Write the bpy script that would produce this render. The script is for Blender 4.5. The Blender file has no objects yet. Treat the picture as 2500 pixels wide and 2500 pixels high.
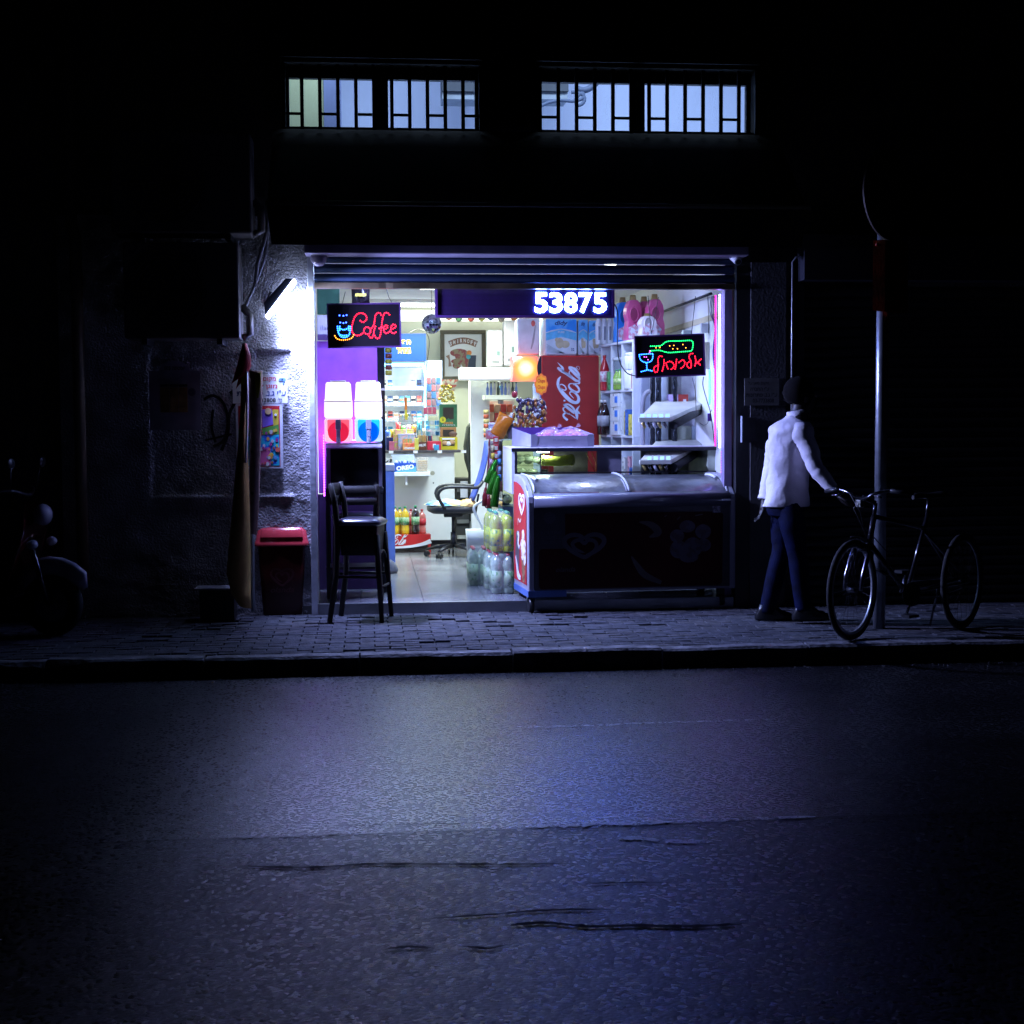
import bpy, math, random
from mathutils import Vector, Matrix, noise
random.seed(7)
SC = bpy.context.scene
COL = SC.collection
R = math.radians
# ---------------------------------------------------------------- camera
CAM = Vector((0.0, -11.6, 1.5)); FPX = 3600.0
YAW, PITCH, ROLL = R(5.5), R(-3.5), R(0.33)
_f = Vector((math.sin(YAW)*math.cos(PITCH), math.cos(YAW)*math.cos(PITCH), math.sin(PITCH)))
_r = _f.cross(Vector((0, 0, 1))).normalized(); _u = _r.cross(_f)
_r2 = _r*math.cos(ROLL) - _u*math.sin(ROLL); _u2 = _u*math.cos(ROLL) + _r*math.sin(ROLL)
cam = bpy.data.cameras.new('camera'); cam.sensor_width = 36; cam.lens = 36*FPX/2500
cam.clip_start = .1; cam.clip_end = 300
co = bpy.data.objects.new('camera', cam); COL.objects.link(co)
m = Matrix((_r2, _u2, -_f)).transposed().to_4x4(); m.translation = CAM
co.matrix_world = m; SC.camera = co
# ---------------------------------------------------------------- world: night sky
W = bpy.data.worlds.new('World'); SC.world = W; W.use_nodes = True
W.node_tree.nodes['Background'].inputs[0].default_value = (.35, .45, 1, 1)
W.node_tree.nodes['Background'].inputs[1].default_value = .0007
SC.view_settings.view_transform = 'Standard'; SC.view_settings.look = 'None'
SC.view_settings.exposure = 0; SC.view_settings.gamma = 1
SC.render.engine = 'CYCLES'; SC.cycles.use_denoising = True
SC.cycles.max_bounces = 7; SC.cycles.diffuse_bounces = 4; SC.cycles.transparent_max_bounces = 16
SC.cycles.caustics_reflective = False; SC.cycles.caustics_refractive = False
SC.cycles.sample_clamp_indirect = 6

def area(name, loc, rot, sx, sy, power, col, spread=None):
    l = bpy.data.lights.new(name, 'AREA'); l.shape = 'RECTANGLE'; l.size = sx; l.size_y = sy
    l.energy = power; l.color = col
    if spread: l.spread = R(spread)
    o = bpy.data.objects.new(name, l); o.location = loc; o.rotation_euler = rot; COL.objects.link(o)
    return o

# pixel (of the 2500 px photograph) -> world point on a plane Y = const or Z = const
def ray(px, py):
    return (_f + _r2*((px-1250)/FPX) + _u2*((1250-py)/FPX))
def P(px, py, Y):
    d = ray(px, py); return CAM + d*((Y-CAM.y)/d.y)
def G(px, py, Z=0.0):
    d = ray(px, py); return CAM + d*((Z-CAM.z)/d.z)
def RC(px0, py0, px1, py1, Y):      # rectangle on plane Y: x0, x1, z0, z1
    pm = (px0+px1)/2; qm = (py0+py1)/2
    return P(px0, qm, Y).x, P(px1, qm, Y).x, P(pm, py1, Y).z, P(pm, py0, Y).z
def SS(px, Y):                      # pixels per metre there
    d = ray(px, 1030); return FPX/((Y-CAM.y)/d.y)

# ---------------------------------------------------------------- materials
MATS = {}
def mat(name, col=(.5, .5, .5), rough=.5, metal=0, emit=0, ecol=None, var=.12, scale=6, bump=0, bscale=60,
        trans=0, ior=1.45, clear=0, spec=.5, col2=None, thresh=None):
    if name in MATS: return MATS[name]
    m = bpy.data.materials.new(name); m.use_nodes = True; MATS[name] = m
    nt = m.node_tree; b = nt.nodes['Principled BSDF']
    b.inputs['Roughness'].default_value = rough; b.inputs['Metallic'].default_value = metal
    b.inputs['Transmission Weight'].default_value = trans; b.inputs['IOR'].default_value = ior
    b.inputs['Coat Weight'].default_value = clear; b.inputs['Coat Roughness'].default_value = .08
    b.inputs['Specular IOR Level'].default_value = spec
    tc = nt.nodes.new('ShaderNodeTexCoord')
    n = nt.nodes.new('ShaderNodeTexNoise'); n.inputs['Scale'].default_value = scale; n.inputs['Detail'].default_value = 6
    nt.links.new(tc.outputs['Object'], n.inputs['Vector'])
    r = nt.nodes.new('ShaderNodeValToRGB')
    c2 = col2 or tuple(max(0, c*(1-var*1.6)) for c in col)
    c1 = col if col2 else tuple(min(1, c*(1+var*.5)) for c in col)
    r.color_ramp.elements[0].position = .35 if thresh is None else thresh-.04
    r.color_ramp.elements[1].position = .65 if thresh is None else thresh+.04
    r.color_ramp.elements[0].color = (*c2, 1); r.color_ramp.elements[1].color = (*c1, 1)
    nt.links.new(n.outputs['Fac'], r.inputs['Fac']); nt.links.new(r.outputs['Color'], b.inputs['Base Color'])
    if bump:
        n2 = nt.nodes.new('ShaderNodeTexNoise'); n2.inputs['Scale'].default_value = bscale; n2.inputs['Detail'].default_value = 8
        nt.links.new(tc.outputs['Object'], n2.inputs['Vector'])
        bp = nt.nodes.new('ShaderNodeBump'); bp.inputs['Strength'].default_value = min(1, bump); bp.inputs['Distance'].default_value = .01*max(1, bump)
        nt.links.new(n2.outputs['Fac'], bp.inputs['Height']); nt.links.new(bp.outputs['Normal'], b.inputs['Normal'])
    if emit:
        b.inputs['Emission Color'].default_value = (*(ecol or col), 1); b.inputs['Emission Strength'].default_value = emit
    return m
def pane(name, tint=(.95, 1, .97), refl=.12, rough=.03):      # thin clear sheet: passes light, mirrors a little
    if name in MATS: return MATS[name]
    m = bpy.data.materials.new(name); m.use_nodes = True; MATS[name] = m; nt = m.node_tree; nt.nodes.clear()
    o = nt.nodes.new('ShaderNodeOutputMaterial'); t = nt.nodes.new('ShaderNodeBsdfTransparent'); g = nt.nodes.new('ShaderNodeBsdfGlossy')
    t.inputs[0].default_value = (*tint, 1); g.inputs['Roughness'].default_value = rough
    lw = nt.nodes.new('ShaderNodeLayerWeight'); lw.inputs[0].default_value = refl
    x = nt.nodes.new('ShaderNodeMixShader'); nt.links.new(lw.outputs['Fresnel'], x.inputs[0])
    nt.links.new(t.outputs[0], x.inputs[1]); nt.links.new(g.outputs[0], x.inputs[2]); nt.links.new(x.outputs[0], o.inputs[0])
    return m
def film(name, tint, rough=.15, a=.5):                      # translucent plastic
    if name in MATS: return MATS[name]
    m = bpy.data.materials.new(name); m.use_nodes = True; MATS[name] = m; nt = m.node_tree
    b = nt.nodes['Principled BSDF']; b.inputs['Base Color'].default_value = (*tint, 1); b.inputs['Roughness'].default_value = rough
    b.inputs['Coat Weight'].default_value = .4
    tc = nt.nodes.new('ShaderNodeTexCoord'); n2 = nt.nodes.new('ShaderNodeTexNoise'); n2.inputs['Scale'].default_value = 40
    nt.links.new(tc.outputs['Object'], n2.inputs['Vector'])
    bp = nt.nodes.new('ShaderNodeBump'); bp.inputs['Strength'].default_value = .6; bp.inputs['Distance'].default_value = .01
    nt.links.new(n2.outputs['Fac'], bp.inputs['Height']); nt.links.new(bp.outputs['Normal'], b.inputs['Normal'])
    t = nt.nodes.new('ShaderNodeBsdfTransparent'); x = nt.nodes.new('ShaderNodeMixShader'); x.inputs[0].default_value = a
    o = nt.nodes['Material Output']
    t.inputs[0].default_value = (*[min(1, c*1.3+.2) for c in tint], 1)
    nt.links.new(t.outputs[0], x.inputs[1]); nt.links.new(b.outputs[0], x.inputs[2]); nt.links.new(x.outputs[0], o.inputs[0])
    return m
def glow(name, col, s):
    if name in MATS: return MATS[name]
    m = bpy.data.materials.new(name); m.use_nodes = True; MATS[name] = m; nt = m.node_tree; b = nt.nodes['Principled BSDF']
    b.inputs['Base Color'].default_value = (*[c*.5 for c in col], 1)
    b.inputs['Emission Color'].default_value = (*col, 1); b.inputs['Emission Strength'].default_value = s
    return m

# ---------------------------------------------------------------- mesh building
def fr(O, u=(1, 0, 0), v=(0, 0, 1)):       # flat drawing frame: a along u, b along v, c towards the viewer
    u = Vector(u); v = Vector(v); n = u.cross(v).normalized()
    return (Vector(O), u, v, n)
class MB:
    def __init__(s): s.v = []; s.f = []; s.mi = []; s.sm = []; s.T = None; s.m = 0; s.s = False
    def add(s, vs, fs, smooth=None):
        o = len(s.v)
        for p in vs:
            p = Vector(p); s.v.append(s.T @ p if s.T else p)
        for f in fs:
            s.f.append([i+o for i in f]); s.mi.append(s.m); s.sm.append(s.s if smooth is None else smooth)
        return s
    def bx(s, x0, x1, y0, y1, z0, z1):
        return s.add([(x0, y0, z0), (x1, y0, z0), (x1, y1, z0), (x0, y1, z0), (x0, y0, z1), (x1, y0, z1), (x1, y1, z1), (x0, y1, z1)],
                     [(0, 3, 2, 1), (4, 5, 6, 7), (0, 1, 5, 4), (1, 2, 6, 5), (2, 3, 7, 6), (3, 0, 4, 7)], False)
    def quad(s, *p): return s.add(p, [tuple(range(len(p)))], False)
    def ring(s, rings, closed_a=True, caps=True, smooth=True, closed_b=False):
        n = len(rings[0]); vs = [p for r in rings for p in r]; fs = []
        K = len(rings)
        for k in range(K if closed_b else K-1):
            k2 = (k+1) % K
            for i in range(n if closed_a else n-1):
                j = (i+1) % n; fs.append((k*n+i, k*n+j, k2*n+j, k2*n+i))
        s.add(vs, fs, smooth)
        if caps and not closed_b:
            o = len(s.v)-len(vs)
            for idx in (range(n-1, -1, -1), range((K-1)*n, K*n)):
                s.f.append([o+i for i in idx]); s.mi.append(s.m); s.sm.append(False)
        return s
    def tube(s, pts, r, n=8, caps=True, closed=False, flat=1.0):
        pts = [Vector(p) for p in pts]; K = len(pts); rs = r if isinstance(r, (list, tuple)) else [r]*K
        rings = []; prev = None
        for k in range(K):
            a = pts[(k-1) % K] if (closed or k > 0) else pts[k]; b = pts[(k+1) % K] if (closed or k < K-1) else pts[k]
            t = (b-a).normalized() if (b-a).length > 1e-9 else Vector((0, 0, 1))
            if prev is None:
                h = Vector((0, 0, 1)) if abs(t.z) < .9 else Vector((0, 1, 0)); x = t.cross(h).normalized()
            else: x = (prev - t*prev.dot(t)).normalized()
            prev = x; y = t.cross(x)
            rings.append([pts[k] + (x*math.cos(2*math.pi*i/n) + y*flat*math.sin(2*math.pi*i/n))*rs[k] for i in range(n)])
        return s.ring(rings, True, caps and not closed, True, closed)
    def cyl(s, p0, p1, r0, r1=None, n=14): return s.tube([p0, p1], [r0, r0 if r1 is None else r1], n)
    def lathe(s, prof, c=(0, 0, 0), n=16, sx=1, sy=1):
        return s.ring([[(c[0]+r*sx*math.cos(2*math.pi*i/n), c[1]+r*sy*math.sin(2*math.pi*i/n), c[2]+z) for i in range(n)] for r, z in prof], True, True, True)
    def ball(s, c, r, n=10, k=7):
        r = r if isinstance(r, (tuple, list)) else (r, r, r)
        return s.ring([[(c[0]+r[0]*math.sin(math.pi*(j+.02)/(k+.04))*math.cos(2*math.pi*i/n), c[1]+r[1]*math.sin(math.pi*(j+.02)/(k+.04))*math.sin(2*math.pi*i/n),
                         c[2]-r[2]*math.cos(math.pi*(j+.02)/(k+.04))) for i in range(n)] for j in range(k+1)], True, True, True)
    def prism(s, pts, F, d0=0.0, d1=.01):      # closed outline drawn in frame F, extruded from c=d0 to c=d1
        O, u, v, n = F; A = [O+u*a+v*b+n*d0 for a, b in pts]; B = [O+u*a+v*b+n*d1 for a, b in pts]; K = len(pts)
        return s.add(A+B, [tuple(range(K-1, -1, -1)), tuple(range(K, 2*K))] + [(i, (i+1) % K, K+(i+1) % K, K+i) for i in range(K)], False)
    def rect(s, a0, a1, b0, b1, F, d0=0, d1=.002): return s.prism([(a0, b0), (a1, b0), (a1, b1), (a0, b1)], F, d0, d1)
    def disc(s, a, b, ra, rb, F, d0=0, d1=.002, n=20): return s.prism([(a+ra*math.cos(2*math.pi*i/n), b+rb*math.sin(2*math.pi*i/n)) for i in range(n)], F, d0, d1)
    def ribbon(s, pts, w, F, d0=0, d1=.002, k=6):      # brush stroke of varying width
        n0 = len(pts); ws = w if isinstance(w, (list, tuple)) else [w]*n0
        P2, W2 = spl(pts, k), spl([(x, 0) for x in ws], k)
        L = []; Rr = []
        for i, p in enumerate(P2):
            a = P2[max(0, i-1)]; b = P2[min(len(P2)-1, i+1)]; dx, dy = b[0]-a[0], b[1]-a[1]; l = math.hypot(dx, dy) or 1
            h = max(1e-5, W2[i][0])/2; L.append((p[0]-dy/l*h, p[1]+dx/l*h)); Rr.append((p[0]+dy/l*h, p[1]-dx/l*h))
        O, u, v, n = F
        def q(p, d): return O+u*p[0]+v*p[1]+n*d
        vs = []
        for i in range(len(P2)): vs += [q(L[i], d1), q(Rr[i], d1), q(L[i], d0), q(Rr[i], d0)]
        fs = []
        for i in range(len(P2)-1):
            o = 4*i; fs += [(o, o+1, o+5, o+4), (o+2, o, o+4, o+6), (o+1, o+3, o+7, o+5)]
        return s.add(vs, fs, False)
    def text(s, t, F, a0, a1, b0, b1, d=.002, bold=0.0, shear=0.0):   # lettering fitted into a rectangle of frame F
        key = (t, bold, shear)
        if key not in TXT:
            c = bpy.data.curves.new('t', 'FONT'); c.body = t; c.resolution_u = 3; c.offset = bold; c.shear = shear
            o = bpy.data.objects.new('t', c); COL.objects.link(o)
            dg = bpy.context.evaluated_depsgraph_get(); me = bpy.data.meshes.new_from_object(o.evaluated_get(dg))
            TXT[key] = ([(q.co.x, q.co.y) for q in me.vertices], [tuple(p.vertices) for p in me.polygons])
            bpy.data.objects.remove(o); bpy.data.meshes.remove(me); bpy.data.curves.remove(c)
        vs, fs = TXT[key]
        if not vs: return s
        x0 = min(p[0] for p in vs); x1 = max(p[0] for p in vs); y0 = min(p[1] for p in vs); y1 = max(p[1] for p in vs)
        O, u, v, n = F; kx = (a1-a0)/max(1e-6, x1-x0); ky = (b1-b0)/max(1e-6, y1-y0)
        pts = [O+u*(a0+(p[0]-x0)*kx)+v*(b0+(p[1]-y0)*ky)+n*d for p in vs]
        return s.add(pts, fs, False)
TXT = {}
def spl(p, k=6, closed=False):
    n = len(p)
    if n < 3 and not closed: 
        return [tuple(p[0][j]+(p[-1][j]-p[0][j])*i/k for j in range(len(p[0]))) for i in range(k+1)]
    out = []
    rng = range(n) if closed else range(n-1)
    for i in rng:
        g = (lambda q: p[q % n]) if closed else (lambda q: p[min(max(q, 0), n-1)])
        a, b, c, d = g(i-1), g(i), g(i+1), g(i+2)
        for j in range(k):
            t = j/k
            out.append(tuple(.5*((2*b[e])+(-a[e]+c[e])*t+(2*a[e]-5*b[e]+4*c[e]-d[e])*t*t+(-a[e]+3*b[e]-3*c[e]+d[e])*t**3) for e in range(len(b))))
    if not closed: out.append(tuple(p[-1]))
    return out
def obj(name, mb, mats, parent=None, bevel=0, seg=2, **props):
    me = bpy.data.meshes.new(name); me.from_pydata([tuple(v) for v in mb.v], [], mb.f)
    for mt in (mats if isinstance(mats, (list, tuple)) else [mats]): me.materials.append(mt)
    me.polygons.foreach_set('material_index', mb.mi); me.polygons.foreach_set('use_smooth', mb.sm); me.update()
    o = bpy.data.objects.new(name, me); COL.objects.link(o)
    if parent is not None: o.parent = parent
    if bevel:
        b = o.modifiers.new('bevel', 'BEVEL'); b.width = bevel; b.segments = seg; b.limit_method = 'ANGLE'; b.angle_limit = R(40)
    for k, v in props.items(): o[k] = v
    return o
def thing(name, label, cat, loc=(0, 0, 0), rz=0, group=None, rot=None):
    o = bpy.data.objects.new(name, None); o.empty_display_size = .1; COL.objects.link(o)
    o.location = loc; o.rotation_euler = rot or (0, 0, rz); o['label'] = label; o['category'] = cat
    if group: o['group'] = group
    return o
def one(name, mb, mats, label, cat, group=None, **k):
    o = obj(name, mb, mats, **k); o['label'] = label; o['category'] = cat
    if group: o['group'] = group
    return o
def struct(name, mb, mats, parent=None, **k):
    o = obj(name, mb, mats, parent, **k)
    if parent is None: o['kind'] = 'structure'
    return o
KIDS = {}
def dup(root, loc, rz=None, label=None, group=None, scale=None):
    def cp(o, parent):
        c = o.copy(); COL.objects.link(c); c.parent = parent
        for ch in kids.get(o.name, []): cp(ch, c)
        return c
    kids = {}
    for o in COL.objects:
        if o.parent: kids.setdefault(o.parent.name, []).append(o)
    r = cp(root, None); r.location = loc
    if rz is not None: r.rotation_euler = (0, 0, rz)
    if scale: r.scale = scale
    if label: r['label'] = label
    if group: r['group'] = group
    return r
# ---------------------------------------------------------------- large lamps of the place (tubes are modelled further down)
COOL = (.80, .90, 1.0)
# ================================================================ SETTING
XO0, XO1 = P(772, 1100, 0).x, P(1789, 1100, 0).x          # shop opening
FZ = .08; CZ = 2.9; BY = 6.6                              # shop floor, ceiling, back wall
XL, XR = XO0-.12, XO1+.02
M_AS = mat('asphalt', (.055, .056, .06), .5, bump=0)
M_AS2 = mat('old_coarse_asphalt', (.05, .05, .055), .7, bump=0)  # asphalt of the near road: coarser grain, less glossy
def asphalt(M_AS, vs, ns, dist, ra, rb, spec, cmax, p0):
    nt = M_AS.node_tree; b = nt.nodes['Principled BSDF']; tc = nt.nodes['Texture Coordinate']
    vo = nt.nodes.new('ShaderNodeTexVoronoi'); vo.inputs['Scale'].default_value = vs; vo.inputs['Randomness'].default_value = 1
    no = nt.nodes.new('ShaderNodeTexNoise'); no.inputs['Scale'].default_value = ns; no.inputs['Detail'].default_value = 6; no.inputs['Roughness'].default_value = .7
    big = nt.nodes.new('ShaderNodeTexNoise'); big.inputs['Scale'].default_value = 1.3; big.inputs['Detail'].default_value = 5
    mp = nt.nodes.new('ShaderNodeMapping'); mp.inputs['Scale'].default_value = (.35, 2.2, 1)
    for n in (vo, no): nt.links.new(tc.outputs['Object'], n.inputs['Vector'])
    nt.links.new(tc.outputs['Object'], mp.inputs['Vector']); nt.links.new(mp.outputs['Vector'], big.inputs['Vector'])
    a = nt.nodes.new('ShaderNodeMath'); a.operation = 'MULTIPLY_ADD'; nt.links.new(vo.outputs['Distance'], a.inputs[0]); a.inputs[1].default_value = -.8
    nt.links.new(no.outputs['Fac'], a.inputs[2])
    bp = nt.nodes.new('ShaderNodeBump'); bp.inputs['Strength'].default_value = 1; bp.inputs['Distance'].default_value = dist
    nt.links.new(a.outputs[0], bp.inputs['Height']); nt.links.new(bp.outputs['Normal'], b.inputs['Normal'])
    # stone to stone colour
    cr = nt.nodes.new('ShaderNodeValToRGB'); nt.links.new(vo.outputs['Color'], cr.inputs['Fac'])
    cr.color_ramp.elements[0].color = (.003, .003, .0035, 1); cr.color_ramp.elements[1].color = (cmax, cmax, cmax*1.05, 1); cr.color_ramp.elements[0].position = p0; cr.color_ramp.elements[1].position = 1
    mx = nt.nodes.new('ShaderNodeMix'); mx.data_type = 'RGBA'; mx.blend_type = 'MULTIPLY'; mx.inputs[0].default_value = 1
    r2 = nt.nodes.new('ShaderNodeValToRGB'); nt.links.new(big.outputs['Fac'], r2.inputs['Fac'])
    r2.color_ramp.elements[0].color = (.4, .4, .43, 1); r2.color_ramp.elements[1].color = (1.3, 1.3, 1.3, 1); r2.color_ramp.elements[0].position = .35; r2.color_ramp.elements[1].position = .65
    nt.links.new(cr.outputs['Color'], mx.inputs[6]); nt.links.new(r2.outputs['Color'], mx.inputs[7]); nt.links.new(mx.outputs[2], b.inputs['Base Color'])
    rr = nt.nodes.new('ShaderNodeMapRange'); nt.links.new(vo.outputs['Color'], rr.inputs[0]); rr.inputs[3].default_value = ra; rr.inputs[4].default_value = rb; b.inputs['Specular IOR Level'].default_value = spec
    nt.links.new(rr.outputs[0], b.inputs['Roughness'])
asphalt(M_AS, 80, 90, .0014, .42, .18, .95, .06, .6)
asphalt(M_AS2, 60, 70, .0021, .48, .18, .30, .16, .82)
KY = P(1250, 1590, -2).y
KY = -1.95
RZ = -.125
g1, g2 = G(560, 2046, RZ), G(2200, 1990, RZ); sl_ = (g2.y-g1.y)/(g2.x-g1.x); jl, jr = g1.y+sl_*(-40-g1.x), g1.y+sl_*(40-g1.x)
mb = MB(); Js = [(-40+i*.25, g1.y+sl_*(-40+i*.25-g1.x)+.02*noise.noise(Vector((i*.9, 2, 0)))) for i in range(321)]
mb.add([(x, y, RZ) for x, y in Js]+[(x, KY-.12, RZ) for x, y in Js], [(i, i+1, 322+i, 321+i) for i in range(320)], False)
mb.m = 1; mb.add([(x, y-.002, RZ-.001) for x, y in Js]+[(x, -40, RZ-.001) for x, y in Js], [(321+i, 322+i, i+1, i) for i in range(320)], False)
struct('road', mb, [M_AS, M_AS2])
# joints and cracks in the asphalt: thin irregular tar-dark gaps
M_CR = mat('crack', (.012, .012, .014), .9)
def crack(pts, w, name='crack', m=M_CR, lab=None, dz=.004):
    mb = MB(); L = []; Q = spl([(G(x, y, RZ).x, G(x, y, RZ).y) for x, y in pts], 14)
    for i, p in enumerate(Q):
        t = min(1, i/6, (len(Q)-1-i)/6); n = .5+noise.noise(Vector((i*.35, pts[0][1]*.1, 0)))*.9
        h = max(.002, w*t*(.6+n)); o = noise.noise(Vector((i*.5, 3.1, pts[0][0]*.1)))*w*.8
        L.append(((p[0], p[1]+o-h, RZ+dz), (p[0], p[1]+o+h, RZ+dz)))
    mb.add([q for l in L for q in l], [(2*i, 2*i+2, 2*i+3, 2*i+1) for i in range(len(L)-1)], False)
    return obj(name, mb, m, bpy.data.objects['road'])
crack([(580, 2116), (760, 2120), (900, 2112), (1100, 2112), (1250, 2112), (1400, 2110)], .009)
crack([(1150, 2112), (1200, 2125), (1260, 2128)], .004); crack([(700, 2119), (740, 2130), (790, 2134)], .004)
crack([(1240, 2262), (1330, 2255), (1430, 2264), (1560, 2262), (1680, 2264), (1820, 2258)], .011)
crack([(1430, 2160), (1520, 2157), (1640, 2157)], .007)
crack([(1050, 2245), (1200, 2235), (1330, 2225), (1500, 2222)], .007)
crack([(940, 2320), (1000, 2314), (1060, 2318)], .008); crack([(1130, 2312), (1190, 2318), (1240, 2308)], .008)
crack([(820, 2020), (1000, 2014), (1190, 2012)], .0035)
crack([(1320, 2030), (1600, 2018), (1900, 2002), (2200, 1990)], .0035)
# worn paint
def worn(name, thresh, col=(.5, .52, .55)):
    m = mat(name, col, .3, bump=.5, bscale=60, spec=1.0); nt = m.node_tree; b = nt.nodes['Principled BSDF']
    n = nt.nodes.new('ShaderNodeTexNoise'); n.inputs['Scale'].default_value = 22; n.inputs['Detail'].default_value = 10; n.inputs['Roughness'].default_value = .8
    nt.links.new(nt.nodes['Texture Coordinate'].outputs['Object'], n.inputs['Vector'])
    r = nt.nodes.new('ShaderNodeMath'); r.operation = 'GREATER_THAN'; r.inputs[1].default_value = thresh
    nt.links.new(n.outputs['Fac'], r.inputs[0]); nt.links.new(r.outputs[0], b.inputs['Alpha']); return m
def stripe(pts, w, m, dz=.004, name='road_marking'):
    mb = MB(); Q = spl([(G(x, y, RZ).x, G(x, y, RZ).y) for x, y in pts], 10); L = []
    for i, p in enumerate(Q):
        h = w*(.7+.6*noise.noise(Vector((i*.7, pts[0][1], 0))))*min(1, (i+1)/5, (len(Q)-i)/5); L += [(p[0], p[1]-h, RZ+dz), (p[0], p[1]+h, RZ+dz)]
    mb.add(L, [(2*i, 2*i+2, 2*i+3, 2*i+1) for i in range(len(Q)-1)], False)
    return obj(name, mb, m, bpy.data.objects['road'])
stripe([(1262, 1776), (1400, 1774), (1600, 1766), (1900, 1757)], .028, worn('worn_paint_a', .5, (.5, .53, .56)))
stripe([(1283, 2019), (1400, 2016), (1520, 2013), (1640, 2008)], .035, worn('worn_paint_b', .47, (.8, .82, .85)))
stripe([(1640, 2008), (1800, 2003), (2000, 1995)], .03, worn('worn_paint_c', .52, (.6, .62, .65)))
stripe([(560, 2046), (700, 2042), (840, 2036)], .03, worn('worn_paint_d', .5, (.16, .165, .19)))
stripe([(1510, 2050), (1560, 2048), (1640, 2056), (1740, 2056)], .035, worn('worn_paint_e', .47, (.3, .32, .35)))
# kerb
M_KB = mat('kerb_concrete', (.14, .14, .15), .8, bump=1.5, bscale=28, var=.45, scale=9)
kerb = thing('kerb', '', '', (0, 0, 0)); del kerb['label']; del kerb['category']; kerb['kind'] = 'structure'
rk = random.Random(3)
x = -9.0
while x < 10:
    L = .98; mb = MB(); n = 14; dz = rk.uniform(-.006, .006)
    rows = []
    for i in range(n+1):
        xx = x+L*i/n; c = .012+.012*abs(noise.noise(Vector((xx*3, 1, 0))))
        if abs(xx-(-2.05)) < .28: c += .05*(1-abs(xx+2.05)/.28)*(.6+noise.noise(Vector((xx*17, 5, 1))))
        z = dz+.008*noise.noise(Vector((xx*2.2, 0, 3)))
        rows.append([(xx, KY, z), (xx, KY-.13+c, z), (xx, KY-.135, z-c*1.1), (xx, KY-.137, RZ-.02), (xx, KY, RZ-.02)])
    mb.ring(rows, True, True, False); obj('kerb_stone', mb, M_KB, kerb); x += L+.012
# pavement with single pavers, running bond, a little sunk and tilted
M_PB = mat('pavement_bed', (.05, .048, .045), .95, bump=.6)
M_PV = [mat('paver_%s' % n, c, .85, bump=.8, bscale=70, var=.3, scale=14, spec=.2) for n, c in
        (('grey', (.055, .057, .068)), ('dark', (.042, .043, .052)), ('warm', (.066, .065, .07)))]
pav = struct('pavement', MB().quad((-9, KY, -.02), (10, KY, -.02), (10, .02, -.02), (-9, .02, -.02)), M_PB)
rp = random.Random(11); cells = []
PW, PD = .205, .105
row = 0; y = KY+.004
while y < -.02:
    x = -9+(row % 2)*PW/2
    while x < 9.8: cells.append((x, y)); x += PW
    y += PD; row += 1
def paver(mb, x, y, q):
    g = .0022+rp.random()*.0022; z = rp.uniform(-.0035, .002); t1 = rp.uniform(-.0022, .0022); t2 = rp.uniform(-.002, .002)
    x0, x1, y0, y1 = x+g, x+PW-g, y+g, min(-.001, y+PD-g); b = .0035
    if q and rp.random() < .06: z -= .012
    c = [(x0, y0), (x1, y0), (x1, y1), (x0, y1)]; d = [(x0+b, y0+b), (x1-b, y0+b), (x1-b, y1-b), (x0+b, y1-b)]
    zs = [z-t1-t2, z+t1-t2, z+t1+t2, z-t1+t2]
    vs = [(a, e, -.019) for a, e in c]+[(c[i][0]+rp.uniform(-.002, .002), c[i][1], zs[i]-b) for i in range(4)]+[(d[i][0], d[i][1], zs[i]) for i in range(4)]
    fs = [(8, 9, 10, 11)]
    for i in range(4):
        j = (i+1) % 4; fs += [(i, j, 4+j, 4+i), (4+i, 4+j, 8+j, 8+i)]
    mb.add(vs, fs, False)
cells.sort(key=lambda c: (abs(c[0]-.15)/1.75)**2+((c[1]+1.4)/1.3)**2)
skip = 0
for c in cells[:300]:
    mb = MB(); paver(mb, c[0], c[1], True); obj('paver', mb, M_PV[rp.choice([0, 0, 1, 2])], pav)
mb = MB()
for c in cells[300:]:
    mb.m = rp.choice([0, 0, 1, 2]); paver(mb, c[0], c[1], False)
obj('pavers', mb, M_PV, pav, kind='stuff')
# litter by the kerb
p = G(1722, 1622, RZ)
one('paper_scrap', MB().add([(p.x-.05, p.y-.02, RZ+.004), (p.x+.05, p.y-.015, RZ+.004), (p.x+.06, p.y+.02, RZ+.02), (p.x-.04, p.y+.025, RZ+.006)], [(0, 1, 2, 3)], False),
    mat('paper', (.75, .75, .8), .7), 'white paper scrap lying on the asphalt under the kerb', 'litter')

# ---------------- facade
M_ST = mat('rough_render', (.42, .41, .43), .85, bump=3.2, bscale=62, var=.3, scale=4)
M_DW = mat('dark_facade_render', (.07, .066, .062), .9, bump=.8, bscale=40, var=.25)
M_SM = mat('smooth_plaster', (.28, .27, .26), .85, bump=.35, bscale=120, var=.25, scale=5)
bld = thing('shop_building', 'dark two storey street facade of rough render with the lit kiosk opening', 'building', (0, 0, 0))
wx = [P(x, 248, 0).x for x in (694, 1172, 1316, 1842)]; WZ0, WZ1 = P(1250, 316, 0).z, P(1250, 160, 0).z
TOP = 5.6
mb = MB()
mb.bx(XO1+.28, 10.5, 0, .3, -.02, 3.1)
mb.bx(-9, 10.5, 0, .3, 3.1, WZ0)
for a, b in ((-9, wx[0]), (wx[1], wx[2]), (wx[3], 10.5)): mb.bx(a, b, 0, .3, WZ0, WZ1)
mb.bx(-9, 10.5, 0, .3, WZ1, TOP)
mb.bx(XO0-.02, XO1+.28, .02, .3, 2.86, 3.1)
obj('facade_wall', mb, M_DW, bld)
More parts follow.
